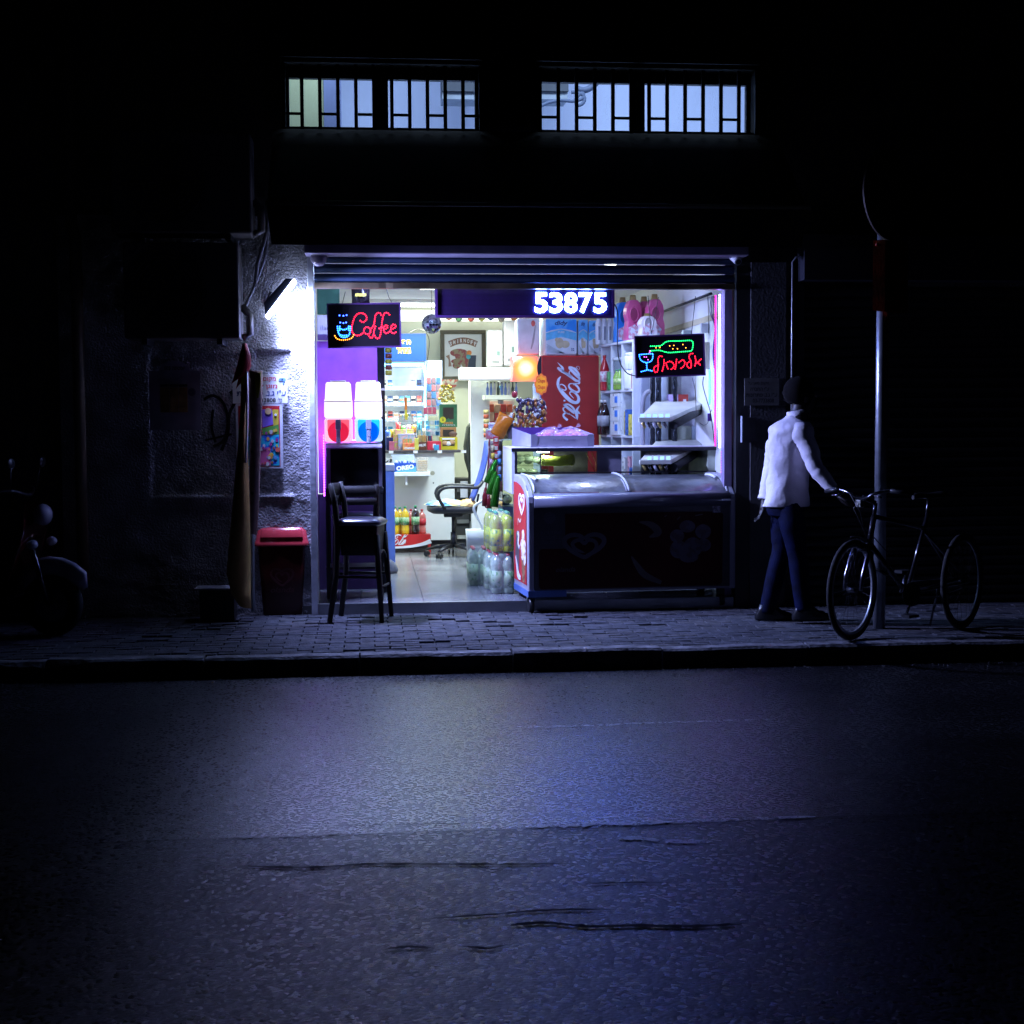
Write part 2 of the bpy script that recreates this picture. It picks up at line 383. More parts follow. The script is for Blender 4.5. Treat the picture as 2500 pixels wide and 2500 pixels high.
# rough render pier left of the opening as a real height field (niche, ledge, plaster patch)
PX0, PX1 = P(150, 1100, 0).x, P(757, 1100, 0).x
nx0, nx1 = P(366, 1100, 0).x, P(718, 1100, 0).x; nz0, nz1 = P(560, 1213, 0).z, P(560, 862, 0).z
qx0, qx1 = P(618, 880, 0).x, P(711, 880, 0).x; qz0, qz1 = P(660, 908, 0).z, P(660, 854, 0).z
gx = []; xx = PX0
while xx < PX1: gx.append(xx); xx += .012 if xx > nx0-.1 else .05
gx.append(PX1); gz = [-.02+i*.0125 for i in range(int(3.12/.0125)+1)]
def sst(a, b, x): t = min(1, max(0, (x-a)/(b-a))); return t*t*(3-2*t)
def hh(x, z):
    v = Vector((x*26, z*26, 0)); r = noise.noise(v)*.5+noise.noise(v*2.1)*.33+noise.noise(v*.35)*.7
    wob = .012*noise.noise(Vector((x*5, z*5, 9)))
    inn = sst(nx0+wob, nx0+.02+wob, x)*(1-sst(nx1-.02+wob, nx1+wob, x))*sst(nz0+wob, nz0+.012+wob, z)*(1-sst(nz1-.02, nz1, z))
    rough = .007; h = r*rough
    q = sst(qx0, qx0+.01, x)*(1-sst(qx1-.01, qx1, x))*sst(qz0, qz0+.01, z)*(1-sst(qz1-.01, qz1, z))
    inside = inn*(1-.0)
    h = h*(1-.35*inside)-.022*inside
    led = math.exp(-((z-nz0)/.013)**2)*sst(nx0-.02, nx0+.1, x)*(1-sst(nx1-.08, nx1+.04, x))
    h += .02*led
    h = h*(1-q*.85)-q*.03
    return -(h)
vs = [(x, hh(x, z), z) for z in gz for x in gx]; n = len(gx)
mb = MB(); mb.add(vs, [(j*n+i, j*n+i+1, (j+1)*n+i+1, (j+1)*n+i) for j in range(len(gz)-1) for i in range(n-1)], True)
obj('render_pier', mb, M_ST, bld)
mb = MB(); mb.bx(-9, PX0, 0, .3, -.02, 3.1); mb.bx(PX0, PX1, .04, .3, -.02, 3.1); obj('facade_wall', mb, M_DW, bld)
# graffiti: sprayed black tag on the render (thin strokes that follow the wall)
M_GR = mat('spray_paint', (.012, .012, .014), .6)
def spray(pts, w):
    mb = MB(); Q = spl([(P(x, y, 0).x, P(x, y, 0).z) for x, y in pts], 16)
    vs = []
    for i, p in enumerate(Q):
        a = Q[max(0, i-1)]; b = Q[min(len(Q)-1, i+1)]; dx, dz = b[0]-a[0], b[1]-a[1]; l = math.hypot(dx, dz) or 1
        for k in (-1, -.33, .33, 1):
            x = p[0]-dz/l*w*k/2; z = p[1]+dx/l*w*k/2; vs.append((x, hh(x, z)-.003, z))
    mb.add(vs, [(4*i+k, 4*i+k+1, 4*i+k+5, 4*i+k+4) for i in range(len(Q)-1) for k in range(3)], True); return mb
for q, w in (([(497, 975), (520, 966), (545, 985), (556, 1030), (545, 1075), (520, 1090)], .022), ([(520, 1000), (516, 1040), (525, 1080)], .02),
             ([(565, 955), (575, 975), (560, 1010), (555, 1060), (540, 1100)], .024), ([(500, 1075), (530, 1068), (565, 1060)], .016), ([(560, 960), (580, 950), (588, 975)], .022)):
    o = obj('graffiti_stroke', spray(q, w), M_GR, bld)
# steel jambs
M_JB = mat('painted_steel_jamb', (.5, .52, .58), .38, metal=.3, bump=.25, bscale=30, var=.25)
M_DK = mat('dark_painted_steel', (.035, .035, .04), .45, metal=.4, bump=.2)
obj('door_jamb', MB().bx(PX1-.002, XO0, -.05, .3, -.02, 3.0), M_JB, bld, .006)
mb = MB(); a = P(1768, 1000, .02).x; b = P(1787, 1000, .02).x
mb.bx(a, b, .02, .12, 0, 2.85); obj('door_jamb', mb, mat('lilac_white_jamb', (.26, .21, .36), .45, bump=.3, bscale=25), bld, .004)
obj('door_jamb', MB().bx(XO1+.012, XO1+.14, -.04, .3, -.02, 3.0), M_DK, bld, .006)
obj('facade_wall', MB().bx(XO1+.145, XO1+.278, .03, .3, -.02, 3.0), M_DK, bld)
# neighbour's pilaster, gutter edge and the closed shutter beyond
px0 = P(1830, 900, -.02).x; px1 = P(1915, 900, -.02).x
obj('pilaster', MB().bx(px0, px1, -.06, -.001, 0, 2.75), mat('pilaster_render', (.07, .068, .075), .85, bump=.5), bld)
ex = P(1932, 900, -.08).x
mb = MB(); mb.tube([(ex, -.09, P(1932, 1010, -.08).z-.9), (ex, -.09, P(1932, 640, -.08).z), (ex+.03, -.09, P(1932, 628, -.08).z), (ex+.09, -.09, P(1932, 624, -.08).z)], .007, 6)
one('conduit', mb, mat('galvanised', (.5, .52, .55), .35, metal=.7), 'thin bright metal conduit running up the wall right of the kiosk', 'conduit')
# closed shutter of the next shop
sh = thing('closed_shutter', 'dark closed roller shutter of the shop next door behind the bicycle', 'shutter', (ex+.12, -.02, 0))
M_SH = mat('dark_shutter_steel', (.03, .03, .034), .5, metal=.6, bump=.2)
mb = MB(); mb.ring([[(0, 0, 0), (0, -.012, .012), (0, -.016, .04), (0, -.008, .072), (0, 0, .078)], [(3.6, 0, 0), (3.6, -.012, .012), (3.6, -.016, .04), (3.6, -.008, .072), (3.6, 0, .078)]], False, False)
sl = obj('slat', mb, M_SH, sh)
for i in range(1, 32):
    c = sl.copy(); c.location = (0, 0, .08*i); COL.objects.link(c); c.parent = sh
obj('guide_rail', MB().bx(-.06, -.01, -.03, .015, 0, 2.6), M_DK, sh)
obj('shutter_box', MB().bx(-.06, 3.6, -.2, .015, 2.6, 2.95), mat('bluish_box_steel', (.05, .05, .07), .45, metal=.5), sh)

# ---------------- upper room behind the barred windows
M_UW = mat('upper_room_wall_blue_white', (.6, .66, .85), .9, var=.03, scale=2)
up = struct('upper_room', MB().bx(wx[0]-1.2, wx[3]+1.2, 2.9, 3.0, 3.3, 5.55), M_UW)
mb = MB(); mb.bx(wx[0]-1.2, wx[3]+1.2, .3, 2.9, 5.4, 5.55); mb.bx(wx[0]-1.3, wx[0]-1.2, .3, 3, 3.3, 5.55); mb.bx(wx[3]+1.2, wx[3]+1.3, .3, 3, 3.3, 5.55)
mb.bx(wx[0]-1.2, wx[3]+1.2, .3, 2.9, 3.22, 3.3); struct('upper_room_shell', mb, mat('upper_room_ceiling', (.5, .55, .68), .9), None)
M_GW = mat('upper_room_wall_yellow_green', (.5, .55, .33), .9, var=.08, scale=2)
g0 = P(600, 250, 1.4).x; g1 = P(790, 250, 1.4).x
struct('upper_partition_wall', MB().bx(g0, g1, 1.4, 1.5, 3.3, 5.4), M_GW)
struct('upper_partition_edge', MB().bx(g1+.002, P(832, 250, 1.4).x, 1.39, 1.7, 3.3, 5.4), mat('upper_wall_edge', (.2, .24, .42), .8, var=.2, scale=1))
area('upper_room_lamp', ((wx[0]+wx[3])/2+.2, 1.0, 5.3), (R(25), 0, 0), 4.5, .4, 100, (.66, .8, 1))
# air conditioner and its pipes seen through the right hand window
def R3(x0, y0, x1, y1, Y): return RC(x0, y0, x1, y1, Y)
for (q, nm, lb) in (((1080, 190, 1175, 240), 'a', 'dark hanging cabinet behind the bars of the left upstairs window'), ((1300, 188, 1388, 240), 'b', 'dark hanging cabinet behind the bars of the right upstairs window')):
    x0, x1, z0, z1 = R3(*q, 2.2); k = thing('hanging_cabinet', lb, 'cabinet', ((x0+x1)/2, 2.3, z0)); w = (x1-x0)/2
    obj('cabinet_body', MB().bx(-w, w, -.1, .25, (z1-z0)*.35, z1-z0+.4), mat('dark_grey_cabinet', (.06, .07, .09), .6), k)
    obj('cabinet_base', MB().bx(-w, w*.98, -.06, .25, 0, (z1-z0)*.35-.002), mat('mid_grey_cabinet', (.28, .32, .38), .6), k)
mb = MB(); pts = [P(x, y, 1.9) for x, y in spl([(1317, 261), (1340, 250), (1370, 245), (1400, 247), (1422, 240), (1424, 228), (1415, 230), (1405, 245), (1412, 257), (1425, 250), (1426, 235), (1410, 226), (1395, 225)], 5)]
mb.tube(pts, .016, 7); mb.tube([P(x, y, 1.95) for x, y in spl([(1405, 215), (1425, 220), (1445, 212), (1460, 195), (1462, 180)], 5)], .03, 7)
one('coiled_cable', mb, mat('grey_blue_cable', (.1, .13, .22), .6), 'thick grey cable coiled in a loop behind the right upstairs window bars', 'cable')
# windows with frames, panes and bars
M_FR = mat('dark_window_frame', (.03, .032, .04), .5)
M_BAR = mat('window_bar_iron', (.02, .02, .022), .5, metal=.6)
def barred(x0, x1, mull, nb, label, rails):
    t = thing('barred_window', label, 'window', ((x0+x1)/2, 0, WZ0)); w = (x1-x0)/2; h = WZ1-WZ0; mb = MB()
    mb.bx(-w, w, .14, .2, -.0, .03); mb.bx(-w, w, .14, .2, h-.09, h); mb.bx(-w, -w+.03, .14, .2, .03, h-.09); mb.bx(w-.03, w, .14, .2, .03, h-.09)
    obj('frame', mb, M_FR, t, .004)
    mm = mull-(x0+x1)/2; obj('mullion', MB().bx(mm-.05, mm+.05, .13, .21, .03, h-.09), M_FR, t)
    for a, b in ((-w+.03, mm-.05), (mm+.05, w-.03)): obj('pane', MB().bx(a, b, .165, .169, .03, h-.09), pane('window_glass', (.9, .95, 1), .1), t)
    sp = (2*w)/nb
    for i in range(nb+1):
        a = -w+i*sp; obj('bar', MB().bx(a-.014, a+.014, -.075, -.055, -.03, h-.03), M_BAR, t)
    for i in rails: a = -w+i*sp; obj('rail', MB().bx(a+.0145, a+sp-.0145, -.072, -.058, .075, .095), M_BAR, t)
    obj('top_rail', MB().bx(-w-.03, w+.03, -.0745, -.0555, h+.022, h+.04), M_BAR, t)
barred(wx[0], wx[1], P(932, 250, .15).x, 11, 'left barred upstairs window with a greenish wall lit behind it', (0, 2, 4, 6, 8, 10))
barred(wx[2], wx[3], P(1558, 250, .15).x, 12, 'right barred upstairs window with a coiled cable behind it', (0, 2, 4, 6, 8, 10))

# ---------------- awning
M_AW = mat('black_awning_fabric', (.016, .016, .018), .85, bump=.5, bscale=14)
aw = thing('awning', 'black fabric awning with a straight valance over the kiosk opening', 'awning', (P(1310, 550, -.9).x, 0, 2.75))
ax0 = P(652, 550, -.9).x-aw.location.x; ax1 = P(1972, 550, -.9).x-aw.location.x
zb = P(1300, 505, -.9).z-2.75; zt = P(1300, 322, -.03).z-2.75; zv = P(1300, 601, -.9).z-2.75
def cloth(p0, p1, q0, q1, nx, nz, amp):
    mb = MB(); vs = []
    for j in range(nz+1):
        for i in range(nx+1):
            s = i/nx; t = j/nz; a = Vector(p0).lerp(Vector(p1), s); b = Vector(q0).lerp(Vector(q1), s); p = a.lerp(b, t)
            p.y += amp*t*noise.noise(Vector((s*9, t, 0)))*2; p.z += .3*amp*noise.noise(Vector((s*6, 4, 0)))*t; vs.append(p)
    n = nx+1; mb.add(vs, [(j*n+i, j*n+i+1, (j+1)*n+i+1, (j+1)*n+i) for j in range(nz) for i in range(nx)], True); return mb
obj('canopy', cloth((ax0, -.03, zt), (ax1, -.03, zt), (ax0, -.9, zb), (ax1, -.9, zb), 40, 6, .004), M_AW, aw)
obj('valance', cloth((ax0, -.915, zb-.005), (ax1, -.915, zb-.005), (ax0+.03, -.915, zv), (ax1-.05, -.915, zv), 60, 5, .012), M_AW, aw)
obj('front_bar', MB().cyl((ax0-.01, -.9, zb+.01), (ax1+.02, -.9, zb+.01), .02), mat('dull_aluminium', (.22, .22, .22), .45, metal=.7), aw)
for s in (ax0+.02, ax1-.02): obj('arm', MB().cyl((s, -.9, zb), (s, -.02, zb-.12), .014), M_DK, aw)
# cassette (lilac lit lip) and the rolled shutter of this shop
rs = thing('roller_shutter', 'half rolled up blue black shutter with a dented brown bottom rail', 'shutter', (XO0, 0, 2.5))
L = XO1-XO0; z1 = P(1270, 603, -.28).z-2.5; z0 = P(1270, 622, -.28).z-2.5
obj('cassette', MB().bx(-.06, L+.05, -.3, -.06, z0, z1+.2), mat('lilac_grey_metal', (.34, .3, .4), .5, metal=.2, bump=.3, bscale=8), rs, .01)
M_SL = mat('blue_black_slat', (.02, .032, .065), .7, metal=0, bump=.15, spec=.2)
za = P(1270, 692, -.03).z-2.5; zc = z0+.03
hs = (zc-za)/3
for i in range(3):
    z = za+i*hs; mb = MB(); pr = [(-.03, z+.002), (-.055, z+.012), (-.065, z+hs*.35), (-.06, z+hs*.6), (-.035, z+hs*.82), (-.03, z+hs-.004)]
    mb.ring([[(.005, a, b) for a, b in pr], [(L-.005, a, b) for a, b in pr]], False, False); obj('slat', mb, M_SL, rs)
zr = P(1270, 707, -.03).z-2.5
mb = MB(); n = 60; rows = []
for i in range(n+1):
    xx = .004+(L-.008)*i/n; d = .006*noise.noise(Vector((xx*4, 0, 2)))
    if abs(xx-L*.165) < .02: d += .006
    rows.append([(xx, -.07+d, za-.002), (xx, -.075+d, zr+.004), (xx, -.05+d, zr), (xx, -.03, zr), (xx, -.03, za-.002)])
mb.ring(rows, True, True, False); obj('bottom_rail', mb, mat('brown_bronze_rail', (.16, .12, .07), .32, metal=.6, bump=.25, bscale=10, var=.3), rs)

# ---------------- shop interior
M_WH = mat('white_wall_paint', (.74, .76, .72), .7, var=.04, scale=2)
M_CRM = mat('cream_wall_paint', (.7, .72, .58), .75, var=.05, scale=2)
flr = struct('floor', MB().bx(XL-.05, XR+.05, .0, BY, .0, FZ-.012), mat('grout', (.08, .08, .08), .9))
M_TL = [mat('floor_tile_%s' % n, c, .22, var=.18, scale=3, bump=.06) for n, c in (('a', (.17, .17, .18)), ('b', (.19, .19, .195)), ('c', (.15, .15, .16)))]
ty = .02; k = 0; TS = .5
while ty < BY:
    tx = XL-.05; 
    while tx < XR:
        w = min(TS, XR+.05-tx); d = min(TS, BY-ty)
        obj('floor_tile', MB().bx(tx+.002, tx+w-.002, ty+.002, ty+d-.002, FZ-.012, FZ+random.uniform(-.0008, .0008)), M_TL[random.randrange(3)], flr); tx += TS
    ty += TS
struct('threshold', MB().bx(XO0, XO1, -.04, .018, -.02, FZ+.004), mat('worn_steel_threshold', (.3, .31, .33), .35, metal=.8, bump=.3))
struct('ceiling', MB().bx(XL-.1, XR+.1, .3, BY+.1, CZ, CZ+.1), mat('ceiling_paint', (.6, .6, .66), .9, var=.04))
struct('back_wall', MB().bx(XL-.1, XR+.1, BY, BY+.12, 0, CZ), M_CRM)
struct('left_wall', MB().bx(XL-.12, XL, .3, BY, 0, CZ), M_WH)
struct('right_wall', MB().bx(XR, XR+.12, .3, BY, 0, CZ), M_WH)
# wall trims: beige strip and rail on the right wall
a = P(1750, 757, .3).z
one('wall_strip', MB().bx(XR-.012, XR-.001, .35, 5.5, a-.05, a), mat('beige_strip', (.5, .45, .3), .6), 'beige strip running along the upper right wall', 'trim')
one('curtain_rail', MB().cyl((XR-.06, .6, a+.16), (XR-.06, 3.5, a+.16), .012), M_DK, 'thin dark rail high on the right wall above the beige strip', 'rail')
# ceiling tube lamps
def tube_lamp(x, y, lab, n=1.2, pw=20, along='x', z=CZ, col=(.86, 1, .86), spread=120):
    t = thing('tube_lamp', lab, 'ceiling lamp', (x, y, z), 0 if along == 'x' else R(90), 'tube lamps on the shop ceiling')
    obj('lamp_housing', MB().bx(-n/2, n/2, -.05, .05, -.04, -.001), mat('white_lamp_housing', (.8, .8, .8), .4), t)
    obj('tube', MB().cyl((-n/2+.02, 0, -.065), (n/2-.02, 0, -.065), .016, n=10), glow('tube_glow', (.93, 1, .95), 9), t)
    area('tube_lamp_light', (x, y, z-.09), (0, 0, 0 if along == 'x' else R(90)), n, .06, pw, col, spread)
tube_lamp(.55, 5.4, 'tube lamp near the back wall over the counter', pw=85, col=(.9, 1, .82))
tube_lamp(1.1, 3.2, 'tube lamp in the middle of the ceiling above the swivel chair', pw=92, col=(.72, .9, 1))
tube_lamp(.6, .62, 'tube lamp nearest the street just inside the shutter', pw=100, along='x', col=(.33, .5, 1), spread=180)
tube_lamp(2.1, 1.25, 'tube lamp over the right side by the cube shelf', n=.6, pw=16, along='y', col=(.5, .62, 1), spread=140)
# ================================================================ STREET SIDE THINGS
M_BP = mat('black_plastic', (.018, .018, .02), .35, bump=.1)
M_WP = mat('white_plastic', (.75, .75, .78), .35, var=.04)
M_ST2 = mat('galvanised_steel', (.42, .45, .5), .36, metal=.75, bump=.15, bscale=20, var=.25)
# --- flood lamp on the left wall
a = P(650, 775, -.12); b = P(719, 684, -.12); c = (a+b)/2; d = (b-a); Lh = d.length/2; d.normalize()
nrm = Vector((d.z, 0, -d.x))                           # towards the lower right
t = thing('flood_lamp', 'glowing white flood lamp on the rough wall, aimed down at the door jamb', 'lamp', (c.x, 0, c.z))
def FL(l, w, h): return d*l + Vector((0, w, 0)) + nrm*h
mb = MB(); 
prof = [(-Lh, 0), (Lh, 0), (Lh*.8, -.05), (-Lh*.55, -.07)]
mb.ring([[FL(l, w, h) for l, h in prof] for w in (-.06, -.24)], True, True, False)
obj('lamp_body', mb, mat('lamp_body_blue_black', (.03, .035, .06), .4, metal=.5), t, .006)
mb = MB(); mb.ring([[FL(-Lh, -.05, 0), FL(Lh, -.05, 0), FL(Lh, -.05, .018), FL(-Lh, -.05, .018)], [FL(-Lh, -.25, 0), FL(Lh, -.25, 0), FL(Lh, -.25, .018), FL(-Lh, -.25, .018)]], True, True, False)
obj('lamp_glass', mb, glow('flood_glow', (.55, .66, 1), 26), t, .004)
obj('bracket', MB().tube([FL(0, -.02, -.06), FL(0, -.03, -.1), Vector((-.12, -.0, -.05))], .012, 6), M_DK, t)
la = area('flood_lamp_light', c+nrm*.03+Vector((0, -.06, 0)), (0, 0, 0), Lh*2, .17, 215, (.36, .43, 1), 130)
nn = (nrm+Vector((0, .04, 0))).normalized(); la.rotation_euler = (-nn).to_track_quat('Z', 'Y').to_euler()
# --- stacked air conditioner units, barely lit
M_AC = mat('grimy_ac_casing', (.14, .13, .12), .6, bump=.2)
def ac(px0, py0, px1, py1, lab):
    x0, x1, z0, z1 = RC(px0, py0, px1, py1, -.42); t = thing('air_conditioner', lab, 'air conditioner', ((x0+x1)/2, -.02, z0), group='outdoor air conditioner units'); w = (x1-x0)/2; h = z1-z0
    obj('casing', MB().bx(-w, w, -.38, -.04, 0, h), M_AC, t, .015)
    F = fr((-w*.25, -.381, h/2)); mb = MB()
    for r in [.05+.035*i for i in range(8)]: mb.tube([F[0]+Vector((r*math.cos(q*.3142), -.004, r*math.sin(q*.3142))) for q in range(20)], .003, 4, closed=True)
    for q in range(6): mb.tube([F[0]+Vector((0, -.005, 0)), F[0]+Vector((.3*math.cos(q*1.047), -.005, .3*math.sin(q*1.047)))], .004, 4)
    obj('fan_grille', mb, M_DK, t)
    mb = MB(); mb.tube([(w+.001, -.2, h*.02), (w+.06, -.2, h*.06), (w+.06, -.2, h*.26), (w+.001, -.2, h*.36)], .03, 4); obj('valve_cover', mb, M_AC, t)
    mb = MB(); mb.bx(-w*.7, -w*.7+.04, -.4, 0, -.045, -.003); mb.bx(w*.7-.04, w*.7, -.4, 0, -.045, -.003); obj('wall_bracket', mb, M_DK, t)
ac(268, 320, 612, 568, 'upper outdoor air conditioner unit on the dark wall left of the awning')
ac(300, 590, 583, 826, 'lower outdoor air conditioner unit above the red cloth')
mb = MB(); mb.tube([P(x, y, -.06) for x, y in spl([(655, 560), (648, 620), (636, 660), (612, 720), (596, 755)], 6)], .011, 6)
mb.tube([P(x, y, -.09) for x, y in spl([(650, 500), (652, 560), (630, 640), (622, 700)], 6)], .015, 6)
one('pipe_bundle', mb, mat('pipe_insulation', (.2, .2, .22), .6), 'grey insulated pipes curving down beside the air conditioner units', 'pipe')
mb = MB(); mb.tube([P(x, y, -.3) for x, y in spl([(655, 600), (640, 690), (630, 780), (621, 905)], 8)], .0025, 5)
one('hanging_string', mb, mat('pale_string', (.5, .5, .52), .6), 'thin pale string from the awning to the top of the wrapped pole', 'string')
# --- downpipe far left
x = P(172, 400, -.05).x
one('downpipe', MB().tube([(x, -.08, 5.4), (x, -.08, 3.0), (x+.03, -.08, 2.9), (x+.03, -.08, .3)], .045, 10), mat('rust_downpipe', (.25, .19, .12), .6), 'rusty downpipe on the dark wall at the far left', 'pipe')
# --- red cloth, wrapped fabric pole with yellow ends
M_RC = mat('red_cloth', (.5, .02, .02), .6, bump=.4, bscale=30)
def sheet(outline_l, outline_r, Y, bow, th=.006, n=7):
    Ls = [P(x, y, Y) for x, y in outline_l]; Rs = [P(x, y, Y) for x, y in outline_r]; rows = []
    for l, r in zip(Ls, Rs):
        top = [l.lerp(r, i/n)+Vector((0, -bow*math.sin(math.pi*i/n)-.004*noise.noise(l*7+Vector((i*1.3, 0, 0))), 0)) for i in range(n+1)]
        bot = [p+Vector((0, th, 0)) for p in reversed(top)]; rows.append(top+bot)
    return MB().ring(rows, True, True, True)
y_ = -.42
mb = sheet([(592, 838), (585, 870), (575, 905), (566, 936)], [(602, 838), (612, 868), (613, 895), (604, 912)], y_-.05, .03)
mb2 = sheet([(592, 870), (584, 915), (576, 950)], [(608, 880), (598, 925), (588, 936)], y_-.03, .02)
t = thing('red_cloth', 'red cloth rag tied under the lower air conditioner unit', 'cloth', P(598, 838, y_)); 
for q in (mb, mb2): q.v = [v-t.location for v in q.v]
obj('cloth_fold', mb, M_RC, t); obj('cloth_tail', mb2, M_RC, t)
M_FB1 = mat('dusty_pink_fabric', (.7, .42, .36), .75, bump=.3, bscale=25, var=.2, scale=9)
M_FB2 = mat('mustard_fabric', (.36, .28, .03), .7, bump=.3, bscale=25, var=.25)
t = thing('folded_parasol', 'tall folded parasol with yellow and dusty pink fabric leaning by the red bin', 'parasol', P(610, 1490, y_))
def loc(q): q.v = [v-t.location for v in q.v]; return q
obj('fabric_strip', loc(sheet([(608, 905), (609, 1000), (611, 1100), (611, 1200), (612, 1303)], [(641, 905), (640, 1000), (636, 1100), (634, 1200), (628, 1305)], y_-.06, .02)), M_FB1, t)
obj('fabric_strip', loc(sheet([(589, 905), (588, 960), (584, 1050), (575, 1150), (566, 1250), (557, 1350), (553, 1400), (565, 1450), (585, 1480)], [(606, 905), (607, 960), (604, 1050), (607, 1150), (610, 1250), (612, 1350), (612, 1400), (612, 1450), (614, 1485)], y_, .05)), mat('dull_ochre_fabric', (.5, .3, .1), .75, bump=.3, bscale=25), t)
obj('fabric_fold', loc(sheet([(599, 906), (600, 980), (600, 1060), (597, 1130)], [(606, 906), (607, 980), (606, 1060), (603, 1130)], y_-.045, .02)), mat('pale_lilac_fabric', (.55, .5, .55), .7, bump=.3), t)
obj('yellow_patch', loc(sheet([(620, 910), (622, 940), (627, 972)], [(637, 910), (637, 940), (631, 972)], y_-.085, .004)), mat('bright_yellow_fabric', (.6, .5, .03), .6), t)
obj('yellow_patch', loc(sheet([(589.5, 906), (589, 925), (588, 940)], [(598, 906), (598, 925), (597, 940)], y_-.058, .004)), MATS['bright_yellow_fabric'], t)
for yy in (1000, 1103, 1204): obj('eyelet', loc(MB().disc(P(616, yy, y_-.082).x, P(616, yy, y_-.082).z, .011, .012, fr((0, y_-.075, 0)), 0, .016, 12)), M_BP, t)
obj('pole', loc(MB().cyl(P(612, 906, y_+.03), P(618, 1492, y_+.03), .016)), M_ST2, t)
# --- posters and signs on the left wall
def plate(px0, py0, px1, py1, Y, name, label, cat, m, th=.006, **k):
    x0, x1, z0, z1 = RC(px0, py0, px1, py1, Y); t = thing(name, label, cat, (x0, Y, z0), **k)
    obj('plate', MB().bx(0, x1-x0, -th, 0, 0, z1-z0), m, t, .0015); return t, x1-x0, z1-z0
hx = -.005
M_INK = {}
def ink(n, c, e=0): return mat('ink_'+n, c, .5, var=.08)
t, w, h = plate(568, 914, 702, 985, -.03, 'security_sign', 'white wall sign with red and blue lettering and a small camera drawing', 'sign', mat('sign_white', (.78, .8, .82), .4, var=.03))
F = fr((0, -.006, 0)); kx = w/134; ky = h/71
def tx(s, x0, y0, x1, y1, m, nm='lettering', F=F, b=.02, **k): return obj(nm, MB().text(s, F, (x0-568)*kx, (x1-568)*kx, h-(y1-914)*ky, h-(y0-914)*ky, .0015, b, **k), m, t)
RED, BLU, BLK = ink('red', (.6, .04, .06)), ink('navy', (.03, .06, .25)), ink('black', (.02, .02, .02))
tx('םוקמ', 643, 921, 674, 933, RED); tx('ל ןגומ', 634, 937, 677, 951, RED)
tx('תונורתפ .נ.ג י"ע', 578, 953, 698, 967, BLU); tx(':לט', 678, 971, 688, 983, BLK); tx('7733808', 620, 972, 673, 982, BLK)
mb = MB(); mb.disc((686-568)*kx, h-(927-914)*ky, .016, .012, F, 0, .004); mb.ribbon([((688-568)*kx, h-12*ky), ((697-568)*kx, h-14*ky)], [.02, .03], F, 0, .004); mb.ribbon([((691-568)*kx, h-15*ky), ((693-568)*kx, h-24*ky)], .008, F, 0, .003)
obj('camera_drawing', mb, ink('steel_blue', (.15, .3, .45)), t)
# the same firm's sign on the dark pilaster
t, w, h = plate(1817, 923, 1902, 990, -.061, 'security_sign', 'faint grey wall sign with dark lettering on the dark pilaster', 'sign', mat('sign_grey', (.16, .155, .15), .5))
F2 = fr((0, -.006, 0))
for s, a, b, c_, d_ in (('לע ןגומ םוקמ', 8, 60, 8, 18), ('הרבחה י"ע', 14, 60, 22, 31), ('תונורתפ .נ.ג י"ע', 4, 80, 36, 46), ('03-7733808', 20, 72, 50, 60)):
    obj('lettering', MB().text(s, F2, a*w/85, b*w/85, h-d_*h/67, h-c_*h/67, .0015, .02), BLK, t)
# ice cream poster in a white frame
t, w, h = plate(577, 986, 691, 1144, -.02, 'ice_cream_poster', 'colourful ice cream price poster in a white frame behind the folded parasol', 'poster', mat('poster_frame_white', (.7, .72, .78), .4, var=.03), .014)
Fp = fr((0, -.014, 0)); X = lambda x: (x-577)*w/114; Z = lambda y: h-(y-986)*h/158
def poly(nm, pts, m, dd=.0015, d0=0): return obj(nm, MB().prism([(X(a), Z(b)) for a, b in pts][::-1], Fp, d0, dd), m, t)
poly('print_ground', [(583, 991), (684, 991), (684, 1139), (583, 1139)], ink('poster_red', (.5, .02, .03)), .001)
poly('print_area', [(641, 1000), (664, 998), (673, 1035), (641, 1044)], ink('poster_purple', (.22, .12, .6)), .002)
poly('print_area', [(666, 1000), (681, 1000), (681, 1036), (668, 1040)], ink('poster_yellow', (.6, .5, .05)), .0022)
poly('print_area', [(583, 1047), (641, 1046), (681, 1036), (682, 1060), (583, 1064)], ink('poster_green', (.1, .35, .06)), .002)
poly('print_area', [(583, 1065), (682, 1061), (682, 1137), (583, 1137)], mat('ink_poster_blue', (.02, .1, .55), .4, col2=(.02, .45, .6), scale=22, thresh=.55), .002)
poly('print_area', [(636, 1098), (660, 1090), (660, 1136), (630, 1136)], ink('poster_pink', (.6, .12, .3)), .003)
rr = random.Random(5)
PC = [ink('p%d' % i, c) for i, c in enumerate([(.65, .1, .1), (.7, .35, .05), (.1, .3, .6), (.65, .6, .1), (.35, .05, .25), (.6, .6, .6), (.3, .12, .05)])]
for i in range(34):
    a = rr.uniform(637, 677); b = rr.choice([1052, 1058, 1074, 1086, 1096, 1108, 1118, 1130])+rr.uniform(-3, 3); s = rr.uniform(1.8, 5)
    mb = MB().prism([(X(a+s*math.cos(q)*rr.uniform(.7, 1.1)), Z(b)+s*1.1*w/114*math.sin(q)) for q in [j*.785 for j in range(8)]], Fp, .003, .004+i*.00008); obj('print_motif', mb, rr.choice(PC), t)
for (a, b, s, c_) in ((656, 1004, 8, (.7, .5, .25)), (674, 1013, 3, (.8, .8, .8)), (678, 1098, 6, (.7, .15, .1))): obj('print_motif', MB().disc(X(a), Z(b), s*w/114, s*w/114, Fp, .003, .0075, 14), ink('m%d' % a, c_), t)
